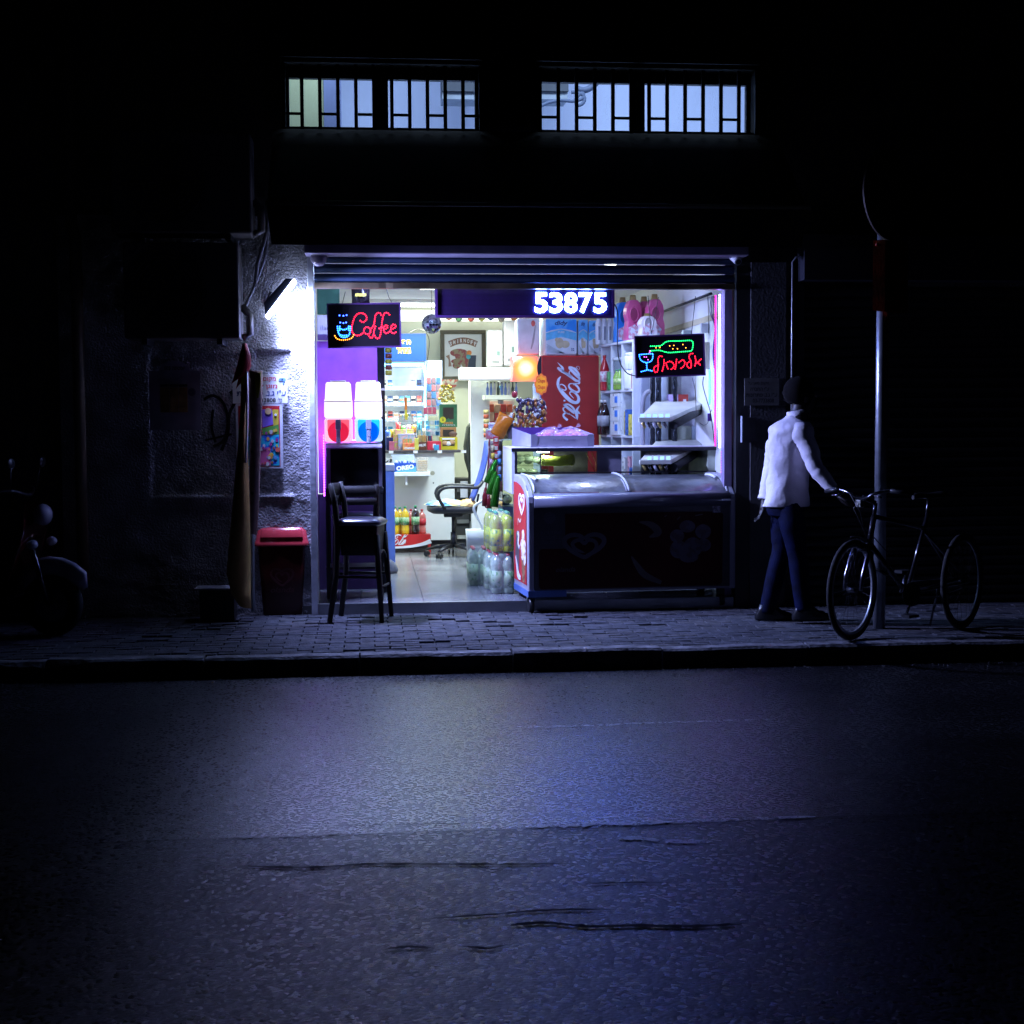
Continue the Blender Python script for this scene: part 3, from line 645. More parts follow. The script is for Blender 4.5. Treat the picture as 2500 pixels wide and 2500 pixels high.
# iced drinks poster with an arched top
x0, x1, z0, z1 = RC(365, 905, 490, 1050, hx-.02); t = thing('iced_drink_poster', 'dim drinks poster with three jars and an arched heading on the left wall', 'poster', (x0, -.03, z0)); w = x1-x0; h = z1-z0; Fp = fr((0, 0, 0)); s_ = w/125
arch = [(0, 0), (w, 0), (w, h), (w*.8, h)]+[(w*.5+w*.3*math.cos(q), h+.075*math.sin(q)) for q in [math.pi*i/10 for i in range(1, 10)]]+[(w*.2, h), (0, h)]
obj('plate', MB().prism(arch, Fp, -.006, 0), mat('poster_dim_violet', (.42, .38, .48), .5, var=.2, scale=4), t)
obj('lettering', MB().text('00$ הניטפוי', Fp, w*.3, w*.7, h-.0, h+.035, .001, .02), mat('ink_grey', (.09, .085, .085), .6), t)
for i, q in enumerate((.3, .48, .66)):
    mb = MB(); g = w*.085; mb.prism([(w*q-g, h*.3), (w*q+g, h*.3), (w*q+g, h*.72), (w*q-g, h*.72)], Fp, 0, .003+.001*i); obj('jar_print', mb, mat('jar_ochre', (.38, .22, .08), .5, var=.3, scale=12), t)
    obj('jar_lid_print', MB().prism([(w*q-g, h*.73), (w*q+g, h*.73), (w*q+g, h*.77), (w*q-g, h*.77)], Fp, 0, .004), mat('jar_lid_dark', (.03, .03, .04), .5), t)
obj('badge_print', MB().disc(w*.83, h*.64, .03, .03, Fp, 0, .003), mat('badge_violet', (.12, .09, .2), .5), t)
# --- red litter bin
bx0, bx1, bz0, bz1 = RC(625, 1325, 757, 1497, -.25); gp = G(690, 1503)
t = thing('litter_bin', 'dark red plastic bin with a glossy lid and a heart emblem by the door jamb', 'bin', (gp.x, gp.y+.18, 0)); w = .195
M_BN = mat('dark_red_plastic', (.06, .005, .005), .32, bump=.08); M_BL = mat('red_lid_plastic', (.55, .05, .06), .2, clear=.5, var=.08)
def loop(w, d, z, r=.04, n=4, x=0, y=0):
    out = []
    for cx, cy, q in ((w-r, d-r, 0), (-w+r, d-r, 1), (-w+r, -d+r, 2), (w-r, -d+r, 3)):
        for i in range(n+1):
            a = (q+i/n)*math.pi/2; out.append((x+cx+r*math.cos(a), y+cy+r*math.sin(a), z))
    return out
obj('bin_body', MB().ring([loop(.155, .15, 0), loop(.16, .155, .01), loop(.185, .17, .545), loop(.178, .165, .56)]), M_BN, t)
mb = MB(); mb.ring([loop(.212, .195, .545), loop(.215, .198, .555), loop(.208, .19, .575), loop(.2, .18, .6), loop(.192, .165, .66), loop(.17, .135, .695), loop(.12, .09, .708), loop(.03, .02, .712)]); obj('bin_lid', mb, M_BL, t)
mb = MB(); mb.ring([loop(.165, .012, .612, .01, 2, 0, -.183), loop(.155, .012, .672, .01, 2, 0, -.158)]); obj('lid_flap', mb, M_BL, t, .004)
# heart emblem drawing: two nested open hearts
def heart(mb, F, cx, cy, w, h, wd, d0=0, d1=.002):
    H = [(0, .30), (.12, .46), (.30, .5), (.46, .38), (.5, .16), (.38, -.12), (.2, -.34), (.1, -.42)]
    Lh = [(0, .30), (-.12, .46), (-.30, .5), (-.46, .38), (-.5, .16), (-.38, -.12), (-.18, -.36), (0, -.5), (.1, -.42), (.22, -.28), (.3, -.1), (.3, .1), (.22, .24), (.1, .26), (0, .12), (-.1, .26), (-.22, .24), (-.3, .1), (-.24, -.1), (-.1, -.24), (0, -.3)]
    mb.ribbon([(cx+a*w, cy+b*h) for a, b in H], [wd, wd, wd*1.1, wd*1.2, wd*1.1, wd, wd*.7, wd*.3], F, d0, d1)
    mb.ribbon([(cx+a*w, cy+b*h) for a, b in Lh], [wd, wd, wd*1.1, wd*1.1, wd*1.1, wd*1.1, wd, wd, wd, wd*.9]+[wd*.9]*8+[wd*.8, wd*.6, wd*.2], F, d0, d1+.0003)
    return mb
Fb = fr((0, -.166, .3), (1, 0, 0), (0, -.03, 1)); obj('heart_emblem', heart(MB(), Fb, 0, 0, .17, .13, .014), mat('emblem_dim_red', (.1, .03, .03), .5), t)
obj('lettering', MB().text('olanda', Fb, -.09, .09, -.12, -.075, .002, .01, .3), MATS['emblem_dim_red'], t)
# small bench slab left of the bin
p = G(525, 1505)
q0, q1, r0, r1 = RC(478, 1428, 580, 1440, -.35)
t = thing('low_box', 'dark low box with a pale top edge beside the folded parasol', 'box', ((q0+q1)/2, -.25, 0)); obj('box_body', MB().bx(-.13, .13, -.1, .1, 0, r0), M_DK, t, .004); obj('box_top', MB().bx(-.165, .165, -.12, .12, r0, r0+.012), mat('pale_board', (.3, .31, .34), .6, bump=.3), t)

# --- sweets freezer with curved lid, seen from its left front
F0 = P(1291, 1450, -.2); F0.z = .028
rzf = R(4.5)
t = thing('ice_cream_freezer', 'long chest freezer with curved glass lid and red heart branded panels in the opening', 'freezer', F0, rzf)
FL_, FD = (P(1796, 1300, -.07).x-F0.x)/math.cos(rzf), .64
M_FG = mat('silver_grey_plastic', (.3, .29, .35), .35, metal=.15, bump=.1, var=.06)
M_FD = mat('dark_grey_trim', (.07, .07, .09), .4, bump=.1)
zb_, zl, zt_ = .13, .88, 1.05
def side_prof():   # (y, z) outline of the end: front edge up, curved lid back
    return [(0, zb_), (0, .84), (.012, .885), (.05, .915), (.14, .975), (.26, 1.02), (.42, 1.045), (FD, 1.045), (FD, zb_)]
pr = side_prof()
for sx, nm in ((-.001, 'end_frame'), (FL_-.045, 'end_frame')):
    mb = MB(); A = [(sx, y, z) for y, z in pr]; B = [(sx+.046, y, z) for y, z in pr]; mb.ring([A, B], True, True, False); obj(nm, mb, M_FG, t, .01, 3)
# red panel on the end
Fe = fr((-.003, .0, 0), (0, -1, 0), (0, 0, 1))
ins = [(-.065, .19), (-.065, .80), (-.10, .865), (-.2, .93), (-.33, .965), (-.5, .985), (-.61, .985), (-.61, .19)]
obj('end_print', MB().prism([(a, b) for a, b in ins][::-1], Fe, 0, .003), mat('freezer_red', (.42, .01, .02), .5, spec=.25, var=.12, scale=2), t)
Fe2 = fr((-.007, 0, 0), (0, -1, 0), (0, 0, 1))
M_PRW = mat('print_white', (.7, .68, .7), .4, var=.05)
obj('heart_emblem', heart(MB(), Fe2, -.25, .815, .25, .15, .02), M_PRW, t)
obj('lettering', MB().text('olanda', fr((-.007, 0, 0), (0, -.5, .6), (0, -.2, .8)), -.2, .0, .86, .9, .003, .01, .3), M_PRW, t) if False else None
mb = MB(); mb.ribbon([(-.42, .64), (-.40, .69), (-.33, .67), (-.28, .7)], .012, Fe2); obj('print_squiggle', mb, mat('print_cream', (.6, .5, .4), .4), t)
obj('cone_print', MB().prism([(-.23, .17+.03), (-.14, .2), (-.1, .4), (-.27, .4)], Fe2, 0, .001), mat('waffle_brown', (.3, .14, .06), .5, col2=(.12, .05, .02), scale=30, thresh=.5), t)
mb = MB()
for a, b, r1, r2 in ((-.18, .57, .055, .05), (-.23, .49, .06, .05), (-.13, .48, .06, .06), (-.2, .42, .07, .045), (-.12, .39, .05, .05)): mb.disc(a, b, r1, r2, Fe2, .001, .002+abs(a)*.01, 16)
obj('ice_cream_print', mb, mat('ice_cream_print', (.65, .58, .52), .5, col2=(.35, .18, .1), scale=18, thresh=.42), t)
obj('pod_print', MB().prism([(-.55, .4), (-.5, .58), (-.38, .6), (-.36, .4), (-.4, .24), (-.44, .22)], Fe2, 0, .0012), mat('print_charcoal', (.07, .05, .06), .5), t)
mb = MB(); mb.ribbon([(-.43, .58), (-.38, .55), (-.41, .5), (-.35, .46)], [.03, .05, .04, .03], Fe2, .0015, .003); mb.ribbon([(-.52, .38), (-.46, .3), (-.42, .24), (-.3, .22)], [.02, .05, .06, .03], Fe2, .0015, .003); obj('splash_print', mb, M_PRW, t)
obj('blue_base_trim', MB().bx(-.006, .3, .0-.006, FD, zb_-.03, zb_+.02), mat('blue_trim', (.06, .12, .35), .4), t)
# body, front; shade is put into the front panel and print colours
obj('freezer_body', MB().bx(.046, FL_-.046, .03, FD-.01, zb_, .86), M_FG, t)
obj('front_panel', MB().bx(.046, FL_-.046, .004, .029, zb_+.02, .80), mat('front_panel_grey', (.05, .05, .06), .4, bump=.1), t, .004)
Ff = fr((0, .003, 0)); kx = FL_/518.0; fz = lambda y: zb_+(1450-y)*(.80-zb_)/(1450-1232)
def cp(px): return (px-1291)*kx
rc = [(cp(1321), fz(1440)), (cp(1768), fz(1440)), (cp(1775), fz(1432)), (cp(1777), fz(1255)), (cp(1768), fz(1248)), (cp(1381), fz(1248)), (cp(1381), fz(1337)), (cp(1321), fz(1337)), (cp(1316), fz(1345)), (cp(1316), fz(1432))]
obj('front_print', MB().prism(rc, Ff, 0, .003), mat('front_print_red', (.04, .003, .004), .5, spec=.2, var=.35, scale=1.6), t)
Fg = fr((0, -.0005, 0)); M_FP = mat('front_print_grey', (.07, .065, .08), .5)
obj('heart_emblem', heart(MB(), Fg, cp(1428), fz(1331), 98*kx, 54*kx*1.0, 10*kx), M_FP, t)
obj('lettering', MB().text('olanda', Fg, cp(1358), cp(1405), fz(1396), fz(1384), .002, .0, .3), M_FP, t)
mb = MB()
for a, b, r1, r2 in ((1686, 1286, 20, 15), (1660, 1310, 18, 16), (1726, 1300, 20, 18), (1664, 1345, 22, 22), (1700, 1340, 24, 24), (1728, 1335, 18, 16), (1690, 1365, 24, 14)): mb.disc(cp(a), fz(b), r1*kx, r2*kx, Fg, 0, .001+(a % 7)*.0003, 18)
obj('ice_cream_print', mb, mat('front_ice_cream', (.07, .065, .09), .5, col2=(.06, .04, .05), scale=14, thresh=.5), t)
obj('splash_print', MB().ribbon([(cp(1545), fz(1360)), (cp(1560), fz(1385)), (cp(1580), fz(1410)), (cp(1620), fz(1430))], [.01, .04, .05, .03], Fg), mat('splash_dim', (.07, .06, .06), .5), t); mb = MB(); mb.ribbon([(cp(1565), fz(1272)), (cp(1595), fz(1280)), (cp(1612), fz(1300)), (cp(1590), fz(1312))], [.01, .05, .06, .01], Fg)
for q in ((1628, 1260, 1634, 1256), (1660, 1268, 1668, 1260), (1706, 1258, 1725, 1255)): obj('streak_print', MB().ribbon([(cp(q[0]), fz(q[1])), (cp(q[2]), fz(q[3]))], .008, Fg), MATS['splash_dim'], t)
obj('splash_print', mb, mat('splash_dim', (.07, .06, .06), .5), t)
mb = MB(); mb.disc(cp(1343), fz(1258), .045, .045, Ff, 0, .004); obj('badge_print', mb, M_FD, t)
for i, q in enumerate(('ROUTINE', 'DEGELE', 'GELIDOR')): obj('lettering', MB().text(q, Ff, cp(1322), cp(1372), fz(1300+i*12), fz(1292+i*12), .003, .02), M_FD, t)
obj('pixel_sticker', MB().prism([(cp(1750), fz(1251)), (cp(1770), fz(1251)), (cp(1770), fz(1234)), (cp(1750), fz(1234))], Ff, 0, .005), mat('sticker_grey', (.3, .29, .35), .5, col2=(.1, .1, .14), scale=60, thresh=.5), t)
# bumper lip, lids
mb = MB(); lp = [(-.012, .80), (-.022, .83), (-.018, .87), (0, .895), (.045, .912), (.05, .80)]
mb.ring([[(.046, y, z) for y, z in lp], [(FL_+.0-.046, y, z) for y, z in lp]], True, True, True); obj('front_lip', mb, mat('lip_blue_grey', (.09, .09, .12), .3, bump=.1), t)
obj('badge', MB().bx(FL_-.12, FL_-.05, -.026, -.015, .836, .848), M_WP, t)
M_LID = mat('scratched_lid', (.085, .09, .105), .3, metal=0, bump=.4, bscale=22, var=.4, scale=7, clear=.25)
def lid(x0, x1, dz, nm):
    mb = MB(); c = [(.05, .912), (.1, .948), (.16, .978), (.24, 1.006), (.33, 1.024), (.42, 1.033), (.52, 1.036), (FD-.02, 1.036)]
    mb.ring([[(x, y, z+dz) for y, z in c] for x in (x0, (x0+x1)/2, x1)], False, False, True); obj(nm, mb, M_LID, t)
    for xe in (x1, x0+.012): obj('lid_edge', MB().tube([(xe, y, z+dz+.003) for y, z in c], .01, 6), mat('lid_edge_grey', (.38, .38, .43), .35), t)
lid(.05, FL_*.49, .004, 'glass_lid'); lid(FL_*.47, FL_-.05, -.008, 'glass_lid')
for q in ((.06, .2), (FL_-.13, .24)): obj('lid_handle', MB().tube([(q[0]+.02, q[1]+.2, 1.03), (q[0]+.03, q[1]+.1, 1.03), (q[0]+.045, q[1], 1.01)], .012, 6), M_WP, t)
mb = MB(); mb.tube([(.008, .04, .90), (.008, .13, .965), (.008, .26, 1.01), (.008, .4, 1.035)], .006, 5); obj('end_slot', mb, M_FD, t)
for (x, y) in ((.03, .08), (.05, FD-.1), (FL_-.1, .08), (FL_-.12, FD-.1)):
    rc_, zc_ = (.058, .03) if y < .2 else (.035, .087)
    c_ = obj('caster', MB().cyl((x-.02, y-.0, zc_), (x+.02, y-.0, zc_), rc_, n=18), M_BP, t); obj('caster_fork', MB().bx(x-.03, x+.03, y-.02, y+.03, .06, .125), M_BP, c_)

# --- serving case across the opening, standing behind the freezer
cy0 = .66; cy1 = 1.45
cx0 = P(1257, 1120, cy0).x; cx1 = P(1758, 1120, cy0).x; ctz = P(1500, 1097, cy0).z; cbz = P(1250, 1206, cy0).z
t = thing('serving_case', 'white framed glass serving case across the opening behind the freezer', 'display case', (cx0, cy0, 0)); w = cx1-cx0
obj('side_panel', MB().bx(-.028, -.001, -.0, cy1-cy0, cbz, ctz), mat('white_laminate', (.7, .7, .76), .35, var=.04), t, .002)
obj('side_panel', MB().bx(w-.1, w, .03, cy1-cy0, cbz, ctz-.002), mat('pale_green_laminate', (.5, .55, .42), .5), t, .002)
obj('top_board', MB().bx(-.028, w+.02, 0, cy1-cy0, ctz+.001, ctz+.022), mat('white_laminate_top', (.78, .7, .8), .3, var=.05), t, .002)
mb = MB(); mb.bx(-.028, w+.02, -.012, -.001, ctz-.014, ctz+.015); mb.bx(-.001, .018, -.012, -.001, cbz, ctz-.0145); mb.bx(w+.005, w+.02, -.012, -.001, cbz-.1, ctz-.0145); obj('edge_trim', mb, mat('black_edge_trim', (.012, .012, .02), .35), t)
obj('base_rail', MB().bx(-.0, w, -.01, .02, 1.065, 1.078), M_BP, t)
xa, xb = P(1457, 1135, cy0+.05).x-cx0, P(1517, 1135, cy0+.05).x-cx0
obj('grey_divider', MB().bx(xa, xb, .04, .05, 1.06, ctz-.002), mat('grey_violet_board', (.16, .15, .2), .6), t)
xc = P(1435, 1135, cy0+.3).x-cx0; obj('back_panel', MB().bx(P(1352, 1135, cy0+.3).x-cx0, xc, .3, .31, 1.0, ctz-.002), mat('brown_grey_board', (.24, .21, .2), .3, var=.2, scale=12), t)
obj('case_glass', MB().bx(.02, xa-.005, .0, .004, 1.078, ctz-.015), pane('case_glass', (.92, .97, .9), .12), t)
mb = MB(); g = P(1430, 1100, cy0+.02); 
for q in (((1430, 1105), (1452, 1148)), ((1444, 1105), (1454, 1128)), ((1456, 1105), (1454, 1165))): mb.tube([P(*q[0], cy0+.02)-Vector((cx0, cy0, 0)), P(*q[1], cy0+.02)-Vector((cx0, cy0, 0))], .003, 5)
obj('brass_stay', mb, mat('brass', (.6, .45, .15), .3, metal=.8), t)
mb = MB(); mb.tube([P(x, y, cy0+.12)-Vector((cx0, cy0, 0)) for x, y in ((1322, 1124), (1360, 1126), (1395, 1122))], [.045, .042, .05], 12); obj('wrapped_roll', mb, film('yellow_green_wrap', (.4, .42, .08), .15, .85), t)  # solid tube standing in for a yellow-green reflection in the glass
obj('roll_end', MB().ball(P(1396, 1123, cy0+.12)-Vector((cx0, cy0, 0)), (.03, .05, .05)), MATS['yellow_green_wrap'], t)
mb = MB(); q = P(1329, 1153, cy0+.05)-Vector((cx0, cy0, 0)); mb.bx(q.x-.03, q.x+.03, q.y, q.y+.03, q.z-.02, q.z+.025); obj('black_clip', mb, M_BP, t, .004)
mb = MB(); mb.tube([P(x, y, cy0-.005)-Vector((cx0, cy0, 0)) for x, y in spl([(1320, 1106), (1320, 1130), (1321, 1160), (1316, 1176), (1308, 1180)], 5)], .004, 6); obj('cord', mb, M_BP, t)
q = P(1326, 1106, cy0+.1)-Vector((cx0, cy0, 0)); mb = MB(); mb.bx(q.x-.05, q.x+.05, q.y-.015, q.y+.015, ctz-.025, ctz-.003); obj('case_lamp', mb, glow('case_lamp_glow', (.8, 1, .95), 22), t)
area('case_lamp_light', Vector((cx0, cy0, 0))+Vector((q.x, q.y, ctz-.03)), (0, 0, 0), .1, .03, 1.6, (.8, 1, .95))
xg0, xg1 = 1250, 1320
mb = MB(); 
for i, (x, y, r) in enumerate(((1268, 1120, .06), (1290, 1118, .055), (1308, 1122, .05), (1272, 1150, .05), (1300, 1152, .05))): mb.ball(P(x, y, cy0+.25)-Vector((cx0, cy0, 0)), (r, r*.7, r*.6), 8, 5)
obj('wrapped_goods', mb, film('clear_green_wrap', (.5, .55, .4), .15, .6), t)
obj('lower_cabinet', MB().bx(.05, w, .12, .7, FZ, .86), M_FD, t)
# carton with wrapped buns on the case
bY = cy0+.0
t2x0, t2x1, z0, z1 = RC(1297, 1065, 1451, 1097, bY); zz = ctz+.023
t = thing('bun_carton', 'open low carton of wrapped pink buns lit violet on top of the serving case', 'carton', ((t2x0+t2x1)/2, bY+.02, zz)); w = (t2x1-t2x0)/2; D = .62; Hc = .105
M_CT = mat('white_carton', (.26, .24, .32), .7, bump=.15); M_CI = mat('violet_carton_inside', (.08, .02, .2), .8)  # front shade and the violet light inside are put into these colours
obj('carton_front', MB().bx(-w, w, 0, .004, 0, Hc*.9), M_CT, t); obj('carton_side', MB().add([(-w, 0, 0), (-w-.1, D, 0), (-w-.1, D, Hc*1.55), (-w, 0, Hc)], [(0, 1, 2, 3)]), M_CT, t)
obj('carton_side', MB().add([(w, 0, 0), (w-.08, D, 0), (w-.08, D, Hc*1.55), (w, 0, Hc)], [(0, 1, 2, 3)]), M_CT, t)
obj('carton_back', MB().bx(-w-.1, w-.08, D, D+.004, 0, Hc*1.55), M_CI, t); obj('carton_bottom', MB().add([(-w, 0, .002), (w, 0, .002), (w-.08, D, .002), (-w-.1, D, .002)], [(0, 1, 2, 3)]), M_CI, t)
Fc = fr((0, -.0005, 0))
for s in (-1, 1): obj('carton_flap', MB().prism([(s*w, 0), (s*w, Hc), (s*(w-.045), Hc*1.02), (s*(w-.062), Hc*.75), (s*(w-.05), 0)][::s], Fc, 0, .004), mat('carton_flap', (.18, .17, .24), .7), t)
obj('lettering', MB().text('FUN BUNS', Fc, -w*.3, w*.4, Hc*.45, Hc*.62, .001, .01), mat('ink_violet_grey', (.16, .14, .24), .6), t)
BUNS = []; BL = [d + ' in the violet lit carton' for d in ('clear wrapped bun in the front left corner', 'second wrapped bun from the left in the front row', 'third wrapped bun from the left in the front row', 'wrapped bun in the front right corner', 'left wrapped bun of the middle row', 'wrapped bun in the very middle of the pile', 'right wrapped bun of the middle row', 'left wrapped bun against the back', 'right wrapped bun against the back')]
rb = random.Random(4); M_BU = mat('bun_pink', (.45, .14, .1), .5, col2=(.42, .06, .25), scale=9, thresh=.55); M_BW = film('bun_wrap', (.8, .6, .9), .06, .16)
for (a, b) in ((-.17, .1), (-.03, .1), (.1, .12), (.2, .1), (-.1, .25), (.03, .27), (.16, .28), (-.05, .42), (.12, .44)):
    u = thing('wrapped_bun', BL[len(BUNS)], 'bun', (t.location.x+a*w/.26, t.location.y+b, zz+.04+b*.14), rb.uniform(0, 3), 'wrapped buns in the carton'); BUNS.append(u); obj('bun', MB().ball((0, 0, .01), (.062, .058, .036), 12, 8), M_BU, u)
    mb = MB(); vs = []
    for j in range(9):
        for i in range(14):
            th = math.pi*(j+.05)/8.1; ph = 2*math.pi*i/14; r = 1+.16*rb.uniform(-1, 1); vs.append((.078*r*math.sin(th)*math.cos(ph), .07*r*math.sin(th)*math.sin(ph), .012+.054*r*math.cos(th)))
    mb.add(vs, [(j*14+i, j*14+(i+1) % 14, (j+1)*14+(i+1) % 14, (j+1)*14+i) for j in range(8) for i in range(14)], False)
    mb.tube([(.05, 0, .03), (.075, .02, .06), (.085, -.01, .08)], [.012, .006, .02], 6); obj('wrap', mb, M_BW, u)
# --- LED shop signs
def dots(pts, sp, closed=False):
    Q = spl(pts, 12, closed); out = [Q[0]]; acc = 0
    if closed: Q.append(Q[0])
    for i in range(1, len(Q)):
        a, b = Q[i-1], Q[i]; l = math.hypot(b[0]-a[0], b[1]-a[1]); 
        while acc+l >= sp:
            k = (sp-acc)/l; a = (a[0]+(b[0]-a[0])*k, a[1]+(b[1]-a[1])*k); out.append(a); l = math.hypot(b[0]-a[0], b[1]-a[1]); acc = 0
        acc += l
    return out
def led(nm, paths, mp, m, par, sp=19, r=.0042, F=None):
    mb = MB()
    for q in paths:
        cl = q[-1] == 'c'; q = q[:-1] if cl else q
        for a, b in (dots(q, sp, cl) if len(q) > 1 else q):
            x, z = mp(a, b); mb.ball((x, -.004, z), (r, r*.8, r), 7, 5)
    return obj(nm, mb, m, par)
G_RED = glow('led_red', (1, .008, .03), 9); G_YEL = glow('led_amber', (1, .28, .02), 6); G_BLU = glow('led_blue', (.03, .08, 1), 14); G_CY = glow('led_cyan', (.02, .16, 1), 9); G_GRN = glow('led_green', (.01, 1, .18), 5); G_MAG = glow('led_magenta', (1, .1, .7), 5)
M_SGN = mat('sign_face', (.003, .001, .004), .6, spec=.15); M_SGF = mat('sign_frame', (.05, .015, .09), .4)
# coffee sign
sY = .28; x0, x1, z0, z1 = RC(799, 740, 979, 849, sY)
t = thing('coffee_sign', 'red LED Coffee sign with a blue steaming cup hanging in the left of the opening', 'sign', ((x0+x1)/2, sY, (z0+z1)/2), rot=(0, R(-.8), 0)); w = x1-x0; h = z1-z0
obj('sign_face', MB().bx(-w/2+.012, w/2-.012, -.003, .025, -h/2+.012, h/2-.012), M_SGN, t)
mb = MB(); mb.bx(-w/2, w/2, -.012, .03, h/2-.012, h/2); mb.bx(-w/2, w/2, -.012, .03, -h/2, -h/2+.012); mb.bx(-w/2, -w/2+.012, -.012, .03, -h/2+.012, h/2-.012); mb.bx(w/2-.012, w/2, -.012, .03, -h/2+.012, h/2-.012); obj('sign_frame', mb, M_SGF, t)
mp = lambda X, Y: ((X-240)/860*w-w/2, h/2-(Y-292)/520*h)
led('coffee_lettering', [
    [(625, 495), (655, 515), (690, 495), (702, 458), (682, 425), (645, 408), (605, 414), (570, 442), (548, 485), (533, 535), (524, 585), (530, 630), (560, 662), (600, 668), (640, 650), (665, 628)],
    [(665, 608), (680, 578), (708, 572), (735, 592), (742, 625), (722, 652), (692, 652), 'c'] if False else [(665, 608), (680, 578), (708, 572), (735, 592), (742, 625), (722, 652), (692, 652), (670, 635)],
    [(755, 585), (785, 540), (795, 480), (808, 430), (835, 408), (860, 412), (872, 440)], [(800, 565), (782, 620), (772, 670), (750, 700), (725, 682), (722, 655)],
    [(968, 432), (950, 412), (922, 408), (900, 430), (885, 485), (875, 545), (865, 610), (855, 670), (835, 706), (806, 700), (790, 672)], [(845, 590), (870, 575), (895, 580)],
    [(900, 600), (930, 592), (945, 568), (925, 552), (902, 572), (897, 612), (915, 645), (948, 640), (970, 620)],
    [(982, 600), (1018, 590), (1040, 567), (1025, 546), (997, 552), (980, 590), (983, 630), (1010, 650), (1042, 632)]], mp, G_RED, t, 23, .0048)
led('cup_lettering', [[(385, 432)], [(430, 437)], [(468, 430)], [(392, 515)], [(428, 521)], [(460, 515)]], mp, G_BLU, t, 18, .006)
led('cup_outline', [[(358, 560), (362, 610), (375, 650), (400, 680), (430, 688), (465, 682), (492, 655), (505, 610), (508, 565)], [(380, 580), (430, 600), (485, 580)], [(395, 660), (430, 668), (470, 660)], [(385, 560), (382, 610)], [(490, 560), (488, 620)]], mp, G_CY, t, 22, .006)
led('saucer_outline', [[(325, 668), (345, 700), (390, 716), (430, 718), (480, 712), (522, 695), (545, 660), (550, 640)], [(975, 400), (950, 440)]][:1], mp, G_YEL, t, 24, .0048)
mb = MB(); mb.tube([P(836, 741, sY), P(843, 712, sY-.05)], .0025, 5); mb.tube([P(956, 738, sY), P(949, 725, sY), P(942, 700, sY-.1)], .0025, 5); one('sign_wires', mb, M_BP, 'two thin wires holding the Coffee sign up', 'wire')
# alcohol sign
sY = .30; x0, x1, z0, z1 = RC(1551, 817, 1720, 920, sY)
t = thing('alcohol_sign', 'LED sign with a green bottle, a blue glass and red Hebrew lettering', 'sign', ((x0+x1)/2, sY, (z0+z1)/2), rot=(0, R(-1.9), R(-3))); w = x1-x0; h = z1-z0
obj('sign_face', MB().bx(-w/2+.012, w/2-.012, -.003, .025, -h/2+.012, h/2-.012), M_SGN, t)
mb = MB(); mb.bx(-w/2, w/2, -.012, .03, h/2-.012, h/2); mb.bx(-w/2, w/2, -.012, .03, -h/2, -h/2+.012); mb.bx(-w/2, -w/2+.012, -.012, .03, -h/2+.012, h/2-.012); mb.bx(w/2-.012, w/2, -.012, .03, -h/2+.012, h/2-.012); obj('sign_frame', mb, M_SGF, t)
mp = lambda X, Y: ((X-645)/727*w-w/2, h/2-((Y-(600-27*(X-645)/727))/443)*h)
led('bottle_outline', [[(810, 708), (900, 705), (935, 690), (965, 665), (1010, 655), (1120, 652), (1225, 648), (1250, 668), (1247, 720), (1240, 745), (1215, 760), (1120, 766), (1010, 775), (960, 768), (905, 752), (860, 752), (810, 757)]], mp, G_GRN, t, 20, .0046)
led('bubble_dots', [[(865, 725)], [(905, 722)], [(1008, 705)], [(1052, 700)], [(1145, 690)], [(1040, 735)], [(1088, 735)], [(1175, 725)]], mp, G_YEL, t)
led('glass_outline', [[(690, 797), (740, 792), (830, 785)], [(690, 800), (693, 830), (712, 862), (760, 880), (808, 865), (828, 830), (830, 792)], [(762, 890), (765, 960)], [(705, 975), (740, 965), (765, 958), (790, 960), (825, 970)]], mp, G_CY, t, 19, .005)
led('wine_dots', [[(740, 820)], [(762, 822)], [(778, 850)], [(800, 757)], [(797, 772)]], mp, G_MAG, t)
led('alcohol_lettering', [[(925, 815), (897, 812), (882, 850), (884, 905), (870, 975), (845, 978), (838, 935), (880, 905)], [(945, 850), (940, 910), (920, 975)], [(965, 885), (1000, 867), (1035, 882), (1045, 920), (1012, 955)], [(968, 905), (975, 925), (985, 948)],
    [(1075, 848), (1068, 900), (1055, 955)], [(1100, 878), (1140, 852), (1160, 882), (1140, 925), (1103, 950)], [(1245, 785), (1217, 790), (1207, 830), (1225, 870), (1222, 930), (1192, 930), (1182, 890), (1212, 868)],
    [(1268, 815), (1275, 870), (1260, 925)], [(1330, 845), (1298, 878), (1326, 908)], [(1275, 888), (1300, 880)]], mp, G_RED, t, 20)
mb = MB(); mb.tube([P(1608, 725, .1), P(1590, 816, sY)], .0025, 5)
for q in ([(1698, 723), (1688, 817)], [(1728, 722), (1730, 765), (1730, 815)], [(1582, 722), (1586, 770), (1590, 815)]): mb.tube([P(x, y, sY-.02) for x, y in q], .003, 5)
one('sign_wires', mb, M_BP, 'thin dark wires holding up the bottle sign', 'wire')
mb = MB(); mb.tube([P(x, y, sY-.03) for x, y in spl([(1500, 742), (1508, 765), (1507, 830), (1512, 880), (1530, 910), (1552, 918)], 6)], .005, 6); one('black_cable', mb, M_BP, 'black cable drooping from the number display to the bottle sign', 'cable')
mb = MB(); mb.tube([P(x, y, sY+.1) for x, y in spl([(1690, 922), (1697, 955), (1700, 1015)], 6)], .0025, 5); mb.tube([P(x, y, sY+.1) for x, y in spl([(1718, 920), (1716, 940), (1725, 975), (1735, 1010), (1744, 1080)], 6)], .004, 5); mb.tube([P(x, y, sY+.1) for x, y in spl([(1738, 1000), (1733, 1012), (1728, 1032), (1718, 1038), (1708, 1032)], 6)], .0025, 5)
one('loose_wires', mb, M_BP, 'loose thin wires dangling below the bottle sign', 'wire')
